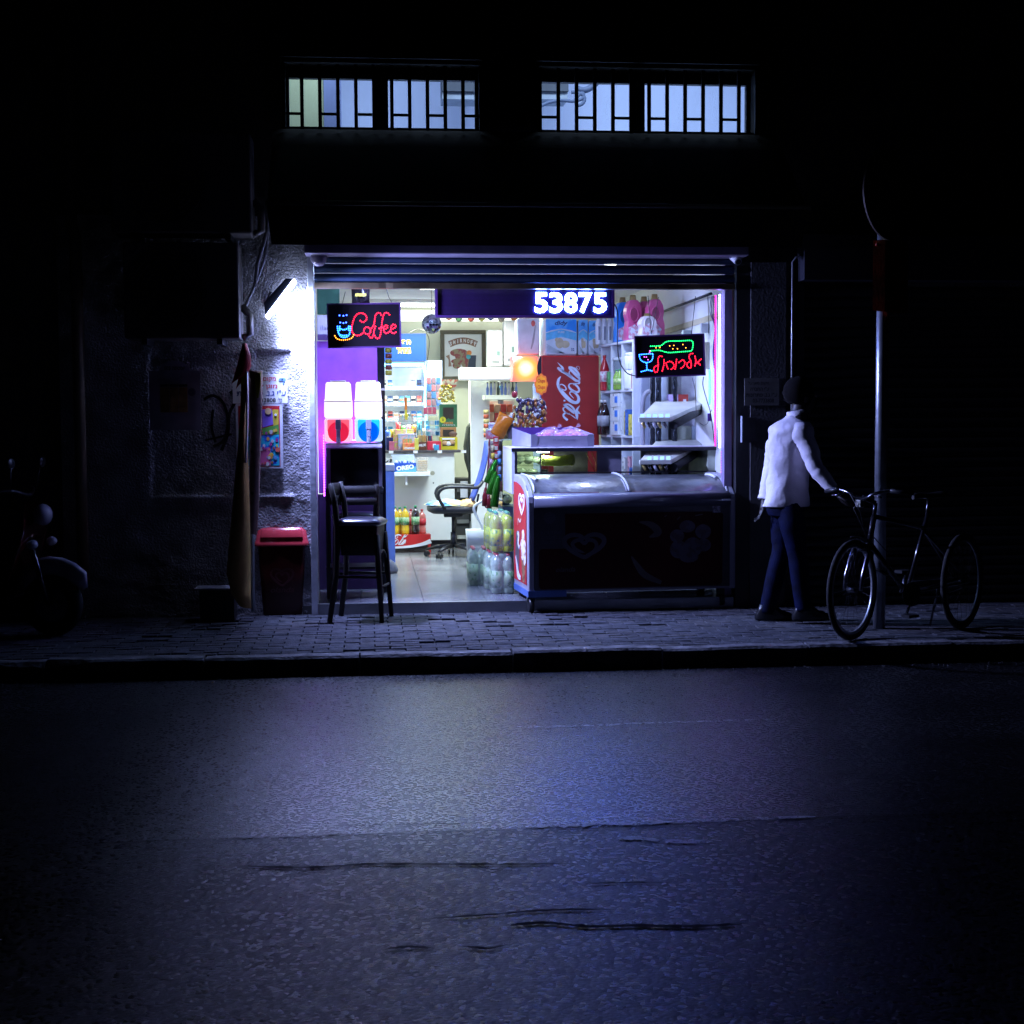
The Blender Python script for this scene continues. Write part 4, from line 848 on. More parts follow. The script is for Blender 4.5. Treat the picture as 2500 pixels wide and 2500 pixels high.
# number display
sY = .10; x0, x1, z0, z1 = RC(1062, 690, 1500, 776, sY); t = thing('number_display', 'long dark LED display board glowing with the white digits 53875', 'sign', ((x0+x1)/2, sY, (z0+z1)/2)); w = x1-x0; h = z1-z0
obj('display_case', MB().bx(-w/2, w/2, 0, .07, -h/2, h/2), mat('display_blue_black', (.012, .006, .028), .35), t, .003)
mb = MB(); mb.bx(-w/2, w/2, -.012, -.001, -h/2, -h/2+.02); mb.bx(-w/2, -w/2+.02, -.012, -.001, -h/2+.02, h/2); mb.bx(w/2-.02, w/2, -.012, -.001, -h/2+.02, h/2); obj('display_rim', mb, mat('display_rim', (.07, .025, .13), .3), t)
mb = MB(); nx, nz = 150, 24
for i in range(0, 96, 1):
    for j in range(nz): cx = -w/2+.03+i*(w-.06)/nx; cz = -h/2+.03+j*(h-.04)/nz; mb.add([(cx, -.003, cz), (cx+.003, -.003, cz), (cx+.003, -.003, cz+.003), (cx, -.003, cz+.003)], [(0, 1, 2, 3)])
obj('unlit_dots', mb, mat('unlit_led', (.09, .03, .2), .3), t)
G_DG = glow('digit_glow', (.09, .18, 1), 150)
q0, q1, r0, r1 = RC(1304, 714, 1484, 764, sY-.01)
for i, ch in enumerate('53875'):
    ww = (q1-q0)/5; mb = MB(); Fd = fr((-t.location.x, -.006, -t.location.z))
    mb.text(ch, Fd, q0+ww*i+.004, q0+ww*(i+1)-.009, r0, r1, .006, .028); obj('lit_digit', mb, G_DG, t)
# --- LED strips in the jambs
def strip(px, y0, y1, Y, col, s, lab, wd, wob=0):
    a = P(px, y0, Y); b = P(px, y1, Y); mb = MB(); n = int((a.z-b.z)/.02)
    t = thing('led_strip', lab, 'light strip', (a.x, Y, b.z)); h = a.z-b.z
    obj('strip_tape', MB().bx(-wd, wd, .002, .006, 0, h), mat('strip_tape', (.2, .2, .25), .4), t)
    for i in range(n): mb.bx(-wd*.8, wd*.8, -.006, .0, h*i/n+.003, h*i/n+.017)
    obj('strip_leds', mb, glow('strip_'+lab[:9].replace(' ', '_'), col, s), t)
strip(1757, 718, 1094, .16, (.22, .16, 1), 30, 'blue white LED strip down the right jamb', .008)
strip(1747, 720, 1090, .32, (1, .03, .5), 3.2, 'magenta LED strip behind the blue white one', .007)  # glowing strip in place of the magenta reflection beside the jamb strip
strip(1761, 1100, 1180, .45, (.55, .1, 1), 4, 'short violet glow strip at the right end of the serving case', .004)
strip(790, 1060, 1212, .22, (.45, .06, 1), 12, 'violet LED strip left of the slush machine body', .006)
# cctv cameras
t = thing('cctv_camera', 'white bullet camera at the top right corner of the opening', 'camera', P(1790, 628, -.1)); obj('camera_body', MB().tube([(0, .06, .03), (0, 0, 0), (.018, -.09, -.045)], [.022, .03, .03], 12), M_WP, t); obj('lens', MB().cyl((.018, -.091, -.045), (.019, -.097, -.049), .022), M_BP, t)
t = thing('dome_camera', 'grey dome housing under the left end of the shutter cassette', 'camera', P(778, 628, -.2)); obj('dome', MB().lathe([(.001, -.07), (.03, -.066), (.055, -.04), (.065, 0), (.066, .01)], n=18), mat('grey_violet_dome', (.3, .26, .36), .2), t); obj('mount', MB().cyl((0, 0, .01), (0, 0, .03), .07), M_WP, t)
# switch box on the right post
t = thing('switch_box', 'dark electric switch box on the black post beside the opening', 'box', P(1827, 1080, -.06)); obj('box_body', MB().bx(-.055, .055, -.04, 0, 0, .2), M_DK, t, .004); obj('box_edge', MB().bx(-.064, -.056, -.045, 0, 0, .21), mat('pale_edge', (.4, .42, .5), .5), t)
# ================================================================ MORE STREET THINGS
# --- bar stools
M_WD = mat('black_brown_wood', (.012, .01, .009), .5, bump=.1, spec=.3); M_SEAT = mat('glossy_seat_vinyl', (.02, .02, .03), .28, clear=.25)
def stool(lab, x, y, rz, hb=.32):
    t = thing('bar_stool', lab, 'stool', (x, y, 0), rz, 'dark bar stools in front of the opening')
    obj('seat', MB().ring([loop(.2, .19, .725, .07, 5), loop(.215, .205, .74, .08, 5), loop(.215, .205, .755, .08, 5), loop(.17, .16, .778, .07, 5), loop(.05, .05, .785, .04, 5)]), M_SEAT, t)
    obj('seat_frame', MB().ring([loop(.165, .16, .5, .03), loop(.18, .175, .724, .03)]), M_WD, t, .004)
    for sx in (-1, 1):
        obj('leg', MB().tube([(sx*.17, -.17, .66), (sx*.19, -.19, .35), (sx*.215, -.215, 0)], [.026, .025, .021], 8), M_WD, t)
        obj('rear_leg', MB().tube([(sx*.22, .25, 0), (sx*.19, .19, .35), (sx*.175, .18, .7), (sx*.18, .2, .9), (sx*.185, .235, .785+hb)], [.024, .027, .028, .026, .024], 8), M_WD, t)
    for z, r in ((.785+hb-.05, .045), (.785+hb-.13, .028)):
        mb = MB(); pts = spl([(-.185, .232, z), (-.09, .25, z), (0, .255, z), (.09, .25, z), (.185, .232, z)], 4)
        mb.ring([[(p[0], p[1]-.008, p[2]-r), (p[0], p[1]+.008, p[2]-r), (p[0], p[1]+.008, p[2]+r), (p[0], p[1]-.008, p[2]+r)] for p in pts], True, True, True); obj('back_slat', mb, M_WD, t)
    for z, a, b in ((.26, (-.197, -.2), (.197, -.2)), (.34, (-.19, -.19), (-.195, .19)), (.34, (.19, -.19), (.195, .19))): obj('stretcher', MB().cyl((a[0], a[1], z), (b[0], b[1], z), .011, n=8), M_WD, t)
    obj('arch_brace', MB().tube(spl([(-.19, -.185, .42), (-.12, -.185, .50), (0, -.185, .53), (.12, -.185, .50), (.19, -.185, .42)], 5), .008, 6), M_WD, t)
    return t
p = G(886, 1515); stool('dark bar stool with a shiny seat standing forward on the pavement', p.x, p.y+.08, R(78), .26).scale = (.86, .86, 1)
p = G(872, 1493); stool('dark bar stool standing close to the slush machine, its slatted back to the street', p.x, p.y+.25, R(180), .22).scale = (.9, .9, 1)
# --- person walking to the right
M_SK = mat('skin_dark', (.012, .007, .006), .5, bump=.1)
M_SHT = mat('white_shirt', (.72, .68, .74), .75, bump=1.4, bscale=10, var=.04); M_JN = mat('blue_jeans', (.002, .004, .025), .8, spec=.1, bump=.3, bscale=90, var=.4, scale=10)
M_HR = mat('black_hair', (.006, .005, .005), .95, spec=.1); M_SHO = mat('black_shoe', (.01, .01, .012), .3)
pg = G(1925, 1517); PY = pg.y
def J(px, py, dy=0): 
    q = P(px, py, PY+dy); return q
def skin(name, pts, edges, mt, parent, lv=2, disp=0, root=0):
    me = bpy.data.meshes.new(name); me.from_pydata([tuple(Vector(p[0])) for p in pts], edges, []); o = bpy.data.objects.new(name, me); COL.objects.link(o)
    md = o.modifiers.new('skin', 'SKIN'); md.use_smooth_shade = True; md.branch_smoothing = .6
    for i, p in enumerate(pts):
        r = p[1]; r = r if isinstance(r, tuple) else (r, r); me.skin_vertices[0].data[i].radius = r
    me.skin_vertices[0].data[root].use_root = True
    ss = o.modifiers.new('sub', 'SUBSURF'); ss.levels = lv; ss.render_levels = lv
    dg = bpy.context.evaluated_depsgraph_get(); m2 = bpy.data.meshes.new_from_object(o.evaluated_get(dg))
    bpy.data.objects.remove(o); o = bpy.data.objects.new(name, m2); COL.objects.link(o); m2.materials.clear(); m2.materials.append(mt)
    for f in m2.polygons: f.use_smooth = True
    if disp:
        m2.update(); ns = [Vector(v.normal) for v in m2.vertices]
        for v, nn in zip(m2.vertices, ns):
            q = v.co; a = noise.noise(Vector((q.x*7+q.z*4, q.y*7, q.z*9)))+.6*noise.noise(Vector((q.x*22, q.y*12, q.z*16-q.x*18))); v.co = q+nn*disp*a
    o.parent = parent; o.location = -parent.location; return o
t = thing('person', 'man in a white shirt and blue jeans striding right past the opening', 'person', (pg.x, pg.y, 0))
nk = J(1945, 1012, -.0); hd = J(1960, 972, 0); ch = J(1950, 1062); wa = J(1925, 1160); hp = J(1921, 1238)
shL, shR = J(1905, 1046, .12), J(1960, 1052, -.17)
elL, wrL = J(1886, 1130, .17), J(1866, 1225, .13)
elR, wrR = J(1990, 1140, -.25), J(2036, 1198, -.32)
kL, aL, kR, aR = J(1908, 1345, .06), J(1872, 1490, .08), J(1946, 1350, -.1), J(1962, 1484, -.12)
hL, hR = J(1914, 1250, .09), J(1930, 1250, -.09)
V = Vector
def hand(w, d, side, pts, edges, wi):     # palm and five bent fingers grown on the wrist vertex
    d = d.normalized(); n = len(pts); pm = w+d*.05; pts.append((pm, (.032, .018))); edges.append((wi, n))
    ax = V((0, 1, 0)).cross(d).normalized(); sd = V((0, 1, 0))
    k = pm+d*.045; kn = len(pts); pts.append((k, (.034, .014))); edges.append((n, kn))
    for i, (o, L) in enumerate(((-.03, .062), (-.01, .072), (.01, .068), (.028, .052))):
        a = len(pts); b0 = k+sd*o*.9+d*.012; pts += [(b0, .0095), (b0+d*L*.5+ax*side*.012, .0088), (b0+d*L*.85+ax*side*.036, .0075)]; edges += [(kn, a), (a, a+1), (a+1, a+2)]
    a = len(pts); pts += [(pm-sd*.035*1+d*.01, .012), (pm-sd*.055+d*.045+ax*side*.01, .010), (pm-sd*.05+d*.075+ax*side*.02, .0085)]; edges += [(n, a), (a, a+1), (a+1, a+2)]
pts = [(hp, (.11, .1)), (wa, (.105, .09)), (ch, (.12, .1)), (nk.lerp(ch, .25), (.09, .09)), (nk+V((.02, 0, .03)), (.058, .058)), (hd-V((0, 0, .05)), (.085, .085)), (hd+V((.0, 0, .03)), (.1, .108)), (hd+V((-.01, 0, .1)), (.075, .08)),
       (shL-V((0, 0, .03)), .045), (elL, .045), (wrL, .03), (shR-V((0, 0, .03)), .045), (elR, .045), (wrR, .03),
       (hL, .09), (kL, .058), (aL, .042), (hR, .09), (kR, .058), (aR, .042),
       (aL+V((.02, 0, -.06)), .045), (aL+V((.17, -.01, -.07)), (.038, .028)), (aR+V((.02, 0, -.06)), .045), (aR+V((.17, -.01, -.05)), (.038, .028)),
       (hd+V((.1, -.01, -.03)), (.02, .02)), (hd+V((.07, 0, -.085)), (.035, .03))]
ed = [(0, 1), (1, 2), (2, 3), (3, 4), (4, 5), (5, 6), (6, 7), (3, 8), (8, 9), (9, 10), (3, 11), (11, 12), (12, 13), (0, 14), (14, 15), (15, 16), (0, 17), (17, 18), (18, 19), (16, 20), (20, 21), (19, 22), (22, 23), (5, 24), (5, 25)]
hand(wrL, wrL-elL+V((-.02, 0, -.03)), 1, pts, ed, 10); hand(wrR, wrR-elR, -1, pts, ed, 13)
skin('body', pts, ed, M_SK, t)
# face details
for s in (-1, 1): obj('eye', MB().ball(hd-t.location+V((.082, s*.03-.01, .012)), .012), M_WP, t)
obj('mouth', MB().ball(hd-t.location+V((.088, -.01, -.06)), (.012, .022, .006)), mat('lips', (.12, .04, .035), .5), t)
for s in (-1, 1): obj('ear', MB().ball(hd-t.location+V((-.005, s*.092, -.005)), (.022, .012, .032)), M_SK, t)
mb = MB(); c = hd-t.location+V((-.018, 0, .04)); rr2 = random.Random(2); vs = []
for j in range(10):
    for i in range(16):
        th = math.pi*.74*(j+.05)/9.05; ph = 2*math.pi*i/16; r = 1+.06*rr2.uniform(-1, 1); vs.append(c+V((.118*r*math.sin(th)*math.cos(ph)-.014*math.sin(th), .114*r*math.sin(th)*math.sin(ph), .122*r*math.cos(th))))
mb.add(vs, [(j*16+i, j*16+(i+1) % 16, (j+1)*16+(i+1) % 16, (j+1)*16+i) for j in range(9) for i in range(16)], True); obj('hair', mb, M_HR, t)
def loft(mb, secs, n=22, k=4, wr=0.0, sd=0.0):      # secs: (centre, rx, ry) horizontal-ish sections, wrinkled a little
    Q = spl([(c.x, c.y, c.z, a, b) for c, a, b in secs], k); rows = []
    for q in Q:
        rows.append([])
        for i in range(n):
            a = 2*math.pi*i/n; w = 1+wr*(noise.noise(V((math.cos(a)*2.1+sd, math.sin(a)*2.1+q[2]*3, q[2]*8)))+.7*noise.noise(V((math.cos(a)*5+sd+q[2]*11, math.sin(a)*5, q[2]*15+a))))
            rows[-1].append(V((q[0]+q[3]*w*math.cos(a), q[1]+q[4]*w*math.sin(a), q[2]))-t.location)
    return mb.ring(rows)
def limb(mb, pts, rs, n=16, k=8, wr=.1):
    Q = spl([(*p, r) for p, r in zip(pts, rs)], k); P_ = [V(q[:3])-t.location for q in Q]; R_ = [q[3]*(1+wr*(noise.noise(V((q[2]*22, q[0]*14, 1)))*1.5+.6*noise.noise(V((q[2]*45, 4, q[0]*40))))) for q in Q]
    return mb.tube(P_, R_, n)
hem = J(1919, 1236); mb = MB()
loft(mb, [(hem, .17, .135), (J(1921, 1215), .168, .135), (wa, .15, .125), (J(1930, 1110), .158, .145), (J(1932, 1070), .165, .19), (J(1931, 1048), .158, .2), (J(1934, 1034), .13, .16), (J(1940, 1022), .085, .09), (J(1945, 1011), .068, .068)], 30, 6, .09)
limb(mb, [J(1915, 1050, .09), shL+V((.01, 0, -.02)), elL.lerp(shL, .5), elL, elL.lerp(wrL, .5), wrL.lerp(elL, .05)], [.07, .082, .074, .063, .056, .05])
limb(mb, [J(1950, 1056, -.1), shR+V((-.01, 0, -.02)), elR.lerp(shR, .5), elR, elR.lerp(wrR, .5), wrR.lerp(elR, .05)], [.07, .082, .07, .06, .052, .046])
obj('shirt', mb, M_SHT, t)
obj('collar', MB().ring([[(nk-t.location)+V((.002+r*math.cos(a), r*math.sin(a), z+.012*math.cos(a))) for a in [i*math.pi/8 for i in range(16)]] for r, z in ((.078, -.035), (.076, .03), (.07, .032), (.07, -.03))], True, False, True), M_SHT, t)
mb = MB(); loft(mb, [(J(1919, 1258), .128, .14), (J(1919, 1248), .142, .132), (J(1920, 1232), .148, .128), (J(1921, 1205), .14, .12)], 22, 3, .02)
limb(mb, [J(1916, 1240, .05), hL.lerp(kL, .25), hL.lerp(kL, .7), kL, kL.lerp(aL, .4), aL+V((0, 0, -.02))], [.095, .096, .082, .072, .07, .06], wr=.025)
limb(mb, [J(1926, 1240, -.05), hR.lerp(kR, .25), hR.lerp(kR, .7), kR, kR.lerp(aR, .4), aR+V((0, 0, -.02))], [.095, .096, .082, .072, .07, .06], wr=.025)
obj('jeans', mb, M_JN, t)
for a, ns in ((aL, 0), (aR, .02)):
    q = a-t.location; z0 = max(0, ns); mb = MB()
    mb.ring([[(q.x+cx+lx*math.cos(i*math.pi/7), q.y+ly*math.sin(i*math.pi/7), zz) for i in range(14)] for cx, lx, ly, zz in ((.06, .145, .05, z0), (.06, .15, .054, z0+.02), (.055, .145, .052, z0+.045), (.02, .09, .05, z0+.08), (0, .058, .048, z0+.12))], True, True, True); obj('shoe', mb, M_SHO, t)
# --- pole with a round road sign and a red plate
pp = G(2146, 1533); t = thing('sign_pole', 'galvanised street pole carrying a round road sign and a reddish plate', 'pole', (pp.x, pp.y, 0)); Yp = pp.y
zt = P(2150, 395, Yp).z
obj('pole', MB().cyl((0, 0, 0), (P(2150, 600, Yp).x-P(2146, 1533, Yp).x+.02, 0, zt), .042, n=20), M_ST2, t)
dx = .04; cz = P(2165, 475, Yp).z; zx = P(2165, 475, Yp).x-pp.x
rs = obj('round_sign', MB(), M_DK, t); bpy.data.objects.remove(rs)
ang = R(37); F = fr((zx, -.07, cz), (math.cos(ang), math.sin(ang), 0), (0, 0, 1))
mb = MB(); mb.disc(0, 0, .325, .325, F, -.002, .002, 48); so = obj('round_sign', mb, mat('sign_dim_yellow', (.22, .18, .05), .5), t)
mb = MB(); mb.ring([[F[0]+F[1]*(r*math.cos(a))+F[2]*(r*math.sin(a))+F[3]*c for a in [i*math.pi/24 for i in range(48)]] for r, c in ((.325, -.006), (.331, -.006), (.331, .006), (.27, .006), (.27, .0025), (.325, .0025))], True, False, False); obj('sign_rim', mb, mat('sign_rim_red', (.12, .09, .07), .5), so)
obj('sign_bar', MB().prism([(-.21, .16), (-.16, .21), (.21, -.16), (.16, -.21)][::-1], F, .0025, .005), MATS['sign_rim_red'], so)
x0, x1, z0, z1 = RC(2132, 586, 2222, 765, Yp-.06); ox = pp.x
mb = MB(); mb.ring([[(x0-ox, -.05, z0+.02), (x0-ox, -.05, z1)], [(x0-ox+.08, -.075, z0+.01), (x0-ox+.08, -.075, z1)], [(x1-ox-.05, -.06, z0), (x1-ox-.05, -.06, z1-.01)], [(x1-ox, -.02, z0+.01), (x1-ox, -.02, z1-.03)]], False, False, False)
obj('red_plate', mb, mat('worn_orange_red_plate', (.28, .03, .008), .35, col2=(.06, .015, .006), scale=7, bump=.2), t)
mb = MB(); mb.ball((x0-ox+.03, -.07, z1-.03), (.02, .006, .02)); mb.ball((x1-ox-.03, -.06, z0+.05), (.022, .006, .022)); obj('plate_reflector', mb, mat('red_reflector', (.3, .03, .01), .25, clear=.5), t)
mb = MB(); a = P(2148, 1395, Yp).z; mb.tube([(.06*math.cos(i), .06*math.sin(i), a+.02*math.sin(i*2)) for i in [j*.52 for j in range(12)]], .012, 6, closed=True); one('bike_lock', mb, M_BP, 'dark cable lock looped round the street pole', 'lock').location = (pp.x, pp.y, 0)
# --- bicycle leaning by the pole
M_TY = mat('tyre_rubber', (.015, .015, .016), .8, bump=.4, bscale=120); M_RIM = mat('bright_rim', (.6, .62, .66), .32, metal=.85); M_RIM2 = mat('dull_rim', (.08, .08, .09), .5, metal=.5); M_BK = mat('black_bike_paint', (.015, .015, .02), .25, clear=.6); M_CH = mat('chrome', (.22, .22, .24), .22, metal=1)  # rear rim: darkness of the outer street is put into its colour
fw = G(2080, 1563)
def wheel(par, x, y, r, yaw, lab=None):
    w = obj('wheel', MB().cyl((0, -.035, 0), (0, .035, 0), .018), M_CH, par); w.location = (x, y, r); w.rotation_euler = (0, 0, yaw)
    mb = MB(); mb.tube([((r-.019)*math.cos(a), 0, (r-.019)*math.sin(a)) for a in [i*math.pi/24 for i in range(48)]], .019, 8, closed=True); obj('tyre', mb, M_TY, w)
    mb = MB(); mb.ring([[(q*math.cos(a), c, q*math.sin(a)) for q, c in ((r-.036, -.011), (r-.036, .011), (r-.056, .011), (r-.060, 0), (r-.056, -.011))] for a in [i*math.pi/30 for i in range(60)]], True, False, True, True); obj('rim', mb, M_RIM if x == 0 else M_RIM2, w)
    mb = MB()
    for i in range(24): a = i*math.pi/12; b = a+(.35 if i % 2 else -.35); mb.tube([(.016*math.cos(b), .028*(1 if i % 4 < 2 else -1), .016*math.sin(b)), ((r-.058)*math.cos(a), 0, (r-.058)*math.sin(a))], .0013, 4)
    obj('spokes', mb, M_BK, w); return w
def bicycle(lab, x, y, rz, steer, lean=0):
    t = thing('bicycle', lab, 'bicycle', (x, y, 0), 0, rot=(0, 0, rz)); r = .345
    fw_ = wheel(t, 0, 0, r, steer); wheel(t, 1.04, 0, r, 0)
    st = (.115, 0, .79)      # head tube top region
    def S(p): # steering rotation about the head axis, approximated about z through the hub
        c, s = math.cos(steer), math.sin(steer); return (p[0]*c-p[1]*s, p[0]*s+p[1]*c, p[2])
    hb = S((.16, 0, .66)); htp = S((.205, 0, .84)); H0 = (.15, 0, .66); H1 = (.19, 0, .84)
    mb = MB()
    for a, b, q in ((H0, (.5, 0, .29), .019), (H1, (.66, 0, .74), .017), ((.5, 0, .29), (.70, 0, .86), .015), ((.5, 0, .29), (1.04, .06, r), .010), ((.5, 0, .29), (1.04, -.06, r), .010), ((.66, 0, .72), (1.04, .06, r), .009), ((.66, 0, .72), (1.04, -.06, r), .009), (H0, H1, .02)): mb.cyl(a, b, q, n=10)
    obj('frame', mb, M_BK, t)
    for s in (-1, 1):
        obj('fork_leg', MB().tube([S((0, s*.06, r)), S((.03, s*.062, r+.1)), S((.095, s*.06, .56)), S((.13, s*.055, .62))], [.012, .016, .018, .016], 8), mat('silver_fork', (.16, .16, .2), .2, metal=.9), t)
    obj('fork_crown', MB().bx(-.02, .02, -.075, .075, -.03, .03), M_BK, t, .008).location = S((.13, 0, .63)); t.children[-1].rotation_euler = (0, R(-15), steer)
    obj('fender_guard', MB().tube([S((.0+.36*math.sin(a), 0, r+.36*math.cos(a))) for a in [i*.1-.1 for i in range(9)]], [.004]+[.022]*7+[.004], 6, flat=.4), M_BK, t)
    mb = MB(); mb.tube([H1, (.205, 0, .93)], .014, 8); mb.tube([(.205, 0, .93), S((.13, 0, .97))], .016, 8); obj('stem', mb, M_BK, t)
    hx = .13; bar = [S(p) for p in spl([(hx+.1, -.33, 1.0), (hx+.05, -.22, 1.02), (hx, -.1, 1.0), (hx, -.04, .97), (hx, .04, .97), (hx, .1, 1.0), (hx+.05, .22, 1.02), (hx+.1, .33, 1.0)], 4)]
    obj('handlebar', MB().tube(bar, .011, 8), M_CH, t)
    for a, b in ((bar[0], bar[5]), (bar[-1], bar[-6])): obj('grip', MB().tube([a, b], .016, 8), M_BP, t); 
    for a in (bar[7], bar[-8]): obj('brake_lever', MB().tube([a, (a[0]-.05, a[1], a[2]-.02), (a[0]-.06, a[1]-.08*(1 if a == bar[7] else -1), a[2]-.03)], .006, 6), M_CH, t)
    obj('front_reflector', MB().bx(-.02, .02, -.025, .025, -.025, .025), mat('pale_reflector', (.5, .5, .45), .2, clear=1), t, .006).location = S((.10, 0, .93))
    mb = MB(); mb.tube([Vector(bar[8]), (.05, .05, .9), (.1, .0, .75), (.14, 0, .66)], .004, 5); mb.tube([Vector(bar[-9]), (.02, -.05, .88), (.12, .03, .78), (.3, 0, .6)], .004, 5); obj('cable', mb, M_BP, t)
    obj('saddle', MB().ring([[(x0+.70, w*math.cos(a), z+.03*math.sin(a)*(1 if math.sin(a) > 0 else .4)) for a in [i*math.pi/6 for i in range(12)]] for x0, w, z in ((-.15, .012, .955), (-.1, .022, .96), (0, .035, .955), (.07, .07, .96), (.12, .075, .965), (.135, .04, .965))]), M_BP, t)
    obj('seat_post', MB().cyl((.68, 0, .8), (.705, 0, .955), .013), M_CH, t)
    cr = obj('crankset', MB().cyl((.5, -.045, .29), (.5, -.05, .29), .085, n=24), M_BP, t)
    obj('crank_arm', MB().tube([(.5, -.06, .29), (.43, -.07, .15)], .011, 6), M_CH, cr); obj('crank_arm', MB().tube([(.5, .06, .29), (.57, .07, .43)], .011, 6), M_CH, cr)
    obj('pedal', MB().bx(.38, .47, -.15, -.075, .14, .16), M_BP, cr); obj('pedal', MB().bx(.53, .62, .075, .15, .42, .44), M_BP, cr)
    mb = MB(); mb.tube([(.5, -.048, .375), (1.04, -.048, r+.035), (1.075, -.048, r), (1.04, -.048, r-.035), (.5, -.048, .205)], .004, 4); obj('chain', mb, M_BP, cr)
    obj('kickstand', MB().cyl((.86, .05, .33), (.93, .2, .01), .008), M_CH, t)
    return t
bicycle('black bicycle with a bright front rim leaning by the street pole at the kerb', fw.x, fw.y, R(24), R(20))
# --- scooter at the dark left edge
t = thing('motor_scooter', 'dark red motor scooter with small bright reflections parked at the far left', 'scooter', (G(20, 1500).x, -.75, 0), R(168))
M_SR = mat('dark_red_paint', (.06, .004, .003), .2, clear=1); M_HL = mat('headlight_glass', (.5, .5, .6), .05, clear=1)
def swheel(x):
    w = obj('wheel', MB().cyl((x, -.05, .22), (x, .05, .22), .05), M_CH, t); mb = MB(); mb.tube([(x+.17*math.cos(a), 0, .22+.17*math.sin(a)) for a in [i*math.pi/14 for i in range(28)]], .055, 8, closed=True); obj('tyre', mb, M_TY, w); obj('rim', MB().cyl((x, -.03, .22), (x, .03, .22), .125, n=24), M_CH, w)
swheel(-.62); swheel(.62)
obj('body', MB().ring([[(x, w*math.cos(a), z+h*math.sin(a)) for a in [i*math.pi/8 for i in range(16)]] for x, w, z, h in ((-.0, .12, .42, .12), (.1, .17, .5, .2), (.35, .19, .58, .2), (.65, .15, .66, .15), (.85, .06, .72, .06))]), M_SR, t)
obj('leg_shield', MB().ring([[(x, w*math.cos(a), z+.02*math.sin(a)) for a in [i*math.pi/6 for i in range(12)]] for x, z, w in ((-.3, .3, .17), (-.42, .5, .22), (-.5, .75, .2), (-.48, .95, .12))]), M_SR, t)
obj('floor_board', MB().bx(-.35, .1, -.15, .15, .26, .3), M_BP, t, .01)
obj('front_fender', MB().tube([(-.62+.27*math.cos(a), 0, .22+.27*math.sin(a)) for a in [.3+i*.3 for i in range(9)]], [.02]+[.075]*7+[.02], 8, flat=.5), mat('pale_fender', (.45, .45, .55), .2, clear=.8), t)  # fender colour is lightened to paint its glint
obj('fork', MB().cyl((-.62, .07, .22), (-.48, .07, .7), .02), M_CH, t); obj('seat', MB().ring([loop(.38, .14, .77, .08, 4, .35), loop(.4, .15, .82, .09, 4, .35), loop(.34, .12, .86, .08, 4, .35)]), M_BP, t)
obj('headlight', MB().ball((-.56, 0, .86), (.07, .09, .08)), M_HL, t); obj('indicator', MB().ball((-.55, .16, .66), (.04, .05, .035)), M_HL, t); obj('indicator', MB().ball((-.55, -.16, .66), (.04, .05, .035)), M_HL, t)
obj('handlebar', MB().tube(spl([(-.3, -.34, 1.02), (-.4, -.2, 1.04), (-.46, 0, 1.0), (-.4, .2, 1.04), (-.3, .34, 1.02)], 4), .015, 8), M_BP, t)
for s in (-1, 1):
    mb = MB(); mb.tube([(-.42, s*.2, 1.04), (-.44, s*.24, 1.2)], .006, 5); mb.ball((-.45, s*.25, 1.23), (.015, .06, .04)); obj('mirror', mb, M_BP, t)
obj('tail_light', MB().ball((.86, 0, .72), (.04, .08, .04)), mat('tail_red', (.4, .01, .01), .1, clear=1), t); obj('exhaust', MB().cyl((.2, -.16, .22), (.75, -.18, .3), .05), M_CH, t)
# ================================================================ SHOP INTERIOR THINGS
def sgn(px0, py0, px1, py1, Y): x0, x1, z0, z1 = RC(px0, py0, px1, py1, Y); return (x0+x1)/2, z0, x1-x0, z1-z0
def boxthing(name, label, cat, px0, py0, px1, py1, Y, dep, m, group=None, part='box_body', bev=.002, floor=None):
    x, z, w, h = sgn(px0, py0, px1, py1, Y)
    if floor is not None: h += z-floor; z = floor
    t = thing(name, label, cat, (x, Y, z), group=group); obj(part, MB().bx(-w/2, w/2, 0, dep, 0, h), m, t, bev); return t, w, h
# -------- left side: boards, post, chest
M_PUR = mat('lilac_board', (.27, .07, .5), .5, bump=.05)
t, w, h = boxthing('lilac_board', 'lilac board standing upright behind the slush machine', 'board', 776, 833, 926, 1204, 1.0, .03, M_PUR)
t, w, h = boxthing('dark_base_board', 'lower part of the lilac board under the slush machine, shade put into its colour', 'board', 776, 1206, 926, 1478, 1.0, .03, mat('dark_violet_board', (.035, .012, .075), .6), floor=FZ)  # shade under the machine is put into this lower board's colour
added_strip = thing('led_strip', 'unseen violet LED strip added behind the slush machine to light the board', 'light strip', P(855, 1075, .78)); obj('strip_leds', MB().bx(-.2, .2, -.01, .0, -.004, .004), glow('strip_violet_back', (.5, .1, 1), 30), added_strip)  # strip and light below are added, unseen, to colour the board violet
area('violet_strip_light', P(855, 1078, .80), (R(-105), 0, R(180)), .4, .03, 7, (.5, .1, 1)).rotation_euler = (R(105), 0, 0)
t, w, h = boxthing('green_poster', 'dark green poster high at the left end of the opening', 'poster', 774, 690, 829, 768, 1.0, .012, mat('dark_green_print', (.02, .07, .04), .5))
t, w, h = boxthing('lilac_shade_sign', 'pale lilac sign with dark band above the lilac board', 'sign', 775, 770, 812, 831, .97, .012, mat('pale_lilac', (.5, .42, .55), .5)); obj('lettering', MB().text('ilan', fr((0, -.001, 0)), -w*.3, w*.3, h*.42, h*.6, .001), ink('violet_grey', (.12, .08, .2)), t); obj('dark_band', MB().bx(-w/2, w/2, -.004, -.001, 0, .05), ink('violet_dark', (.07, .03, .12)), t)
t, w, h = boxthing('black_post', 'tall narrow black post between the slush machine and the counter', 'post', 924, 846, 942, 1478, .7, .05, mat('black_post_paint', (.012, .01, .022), .4), floor=FZ)
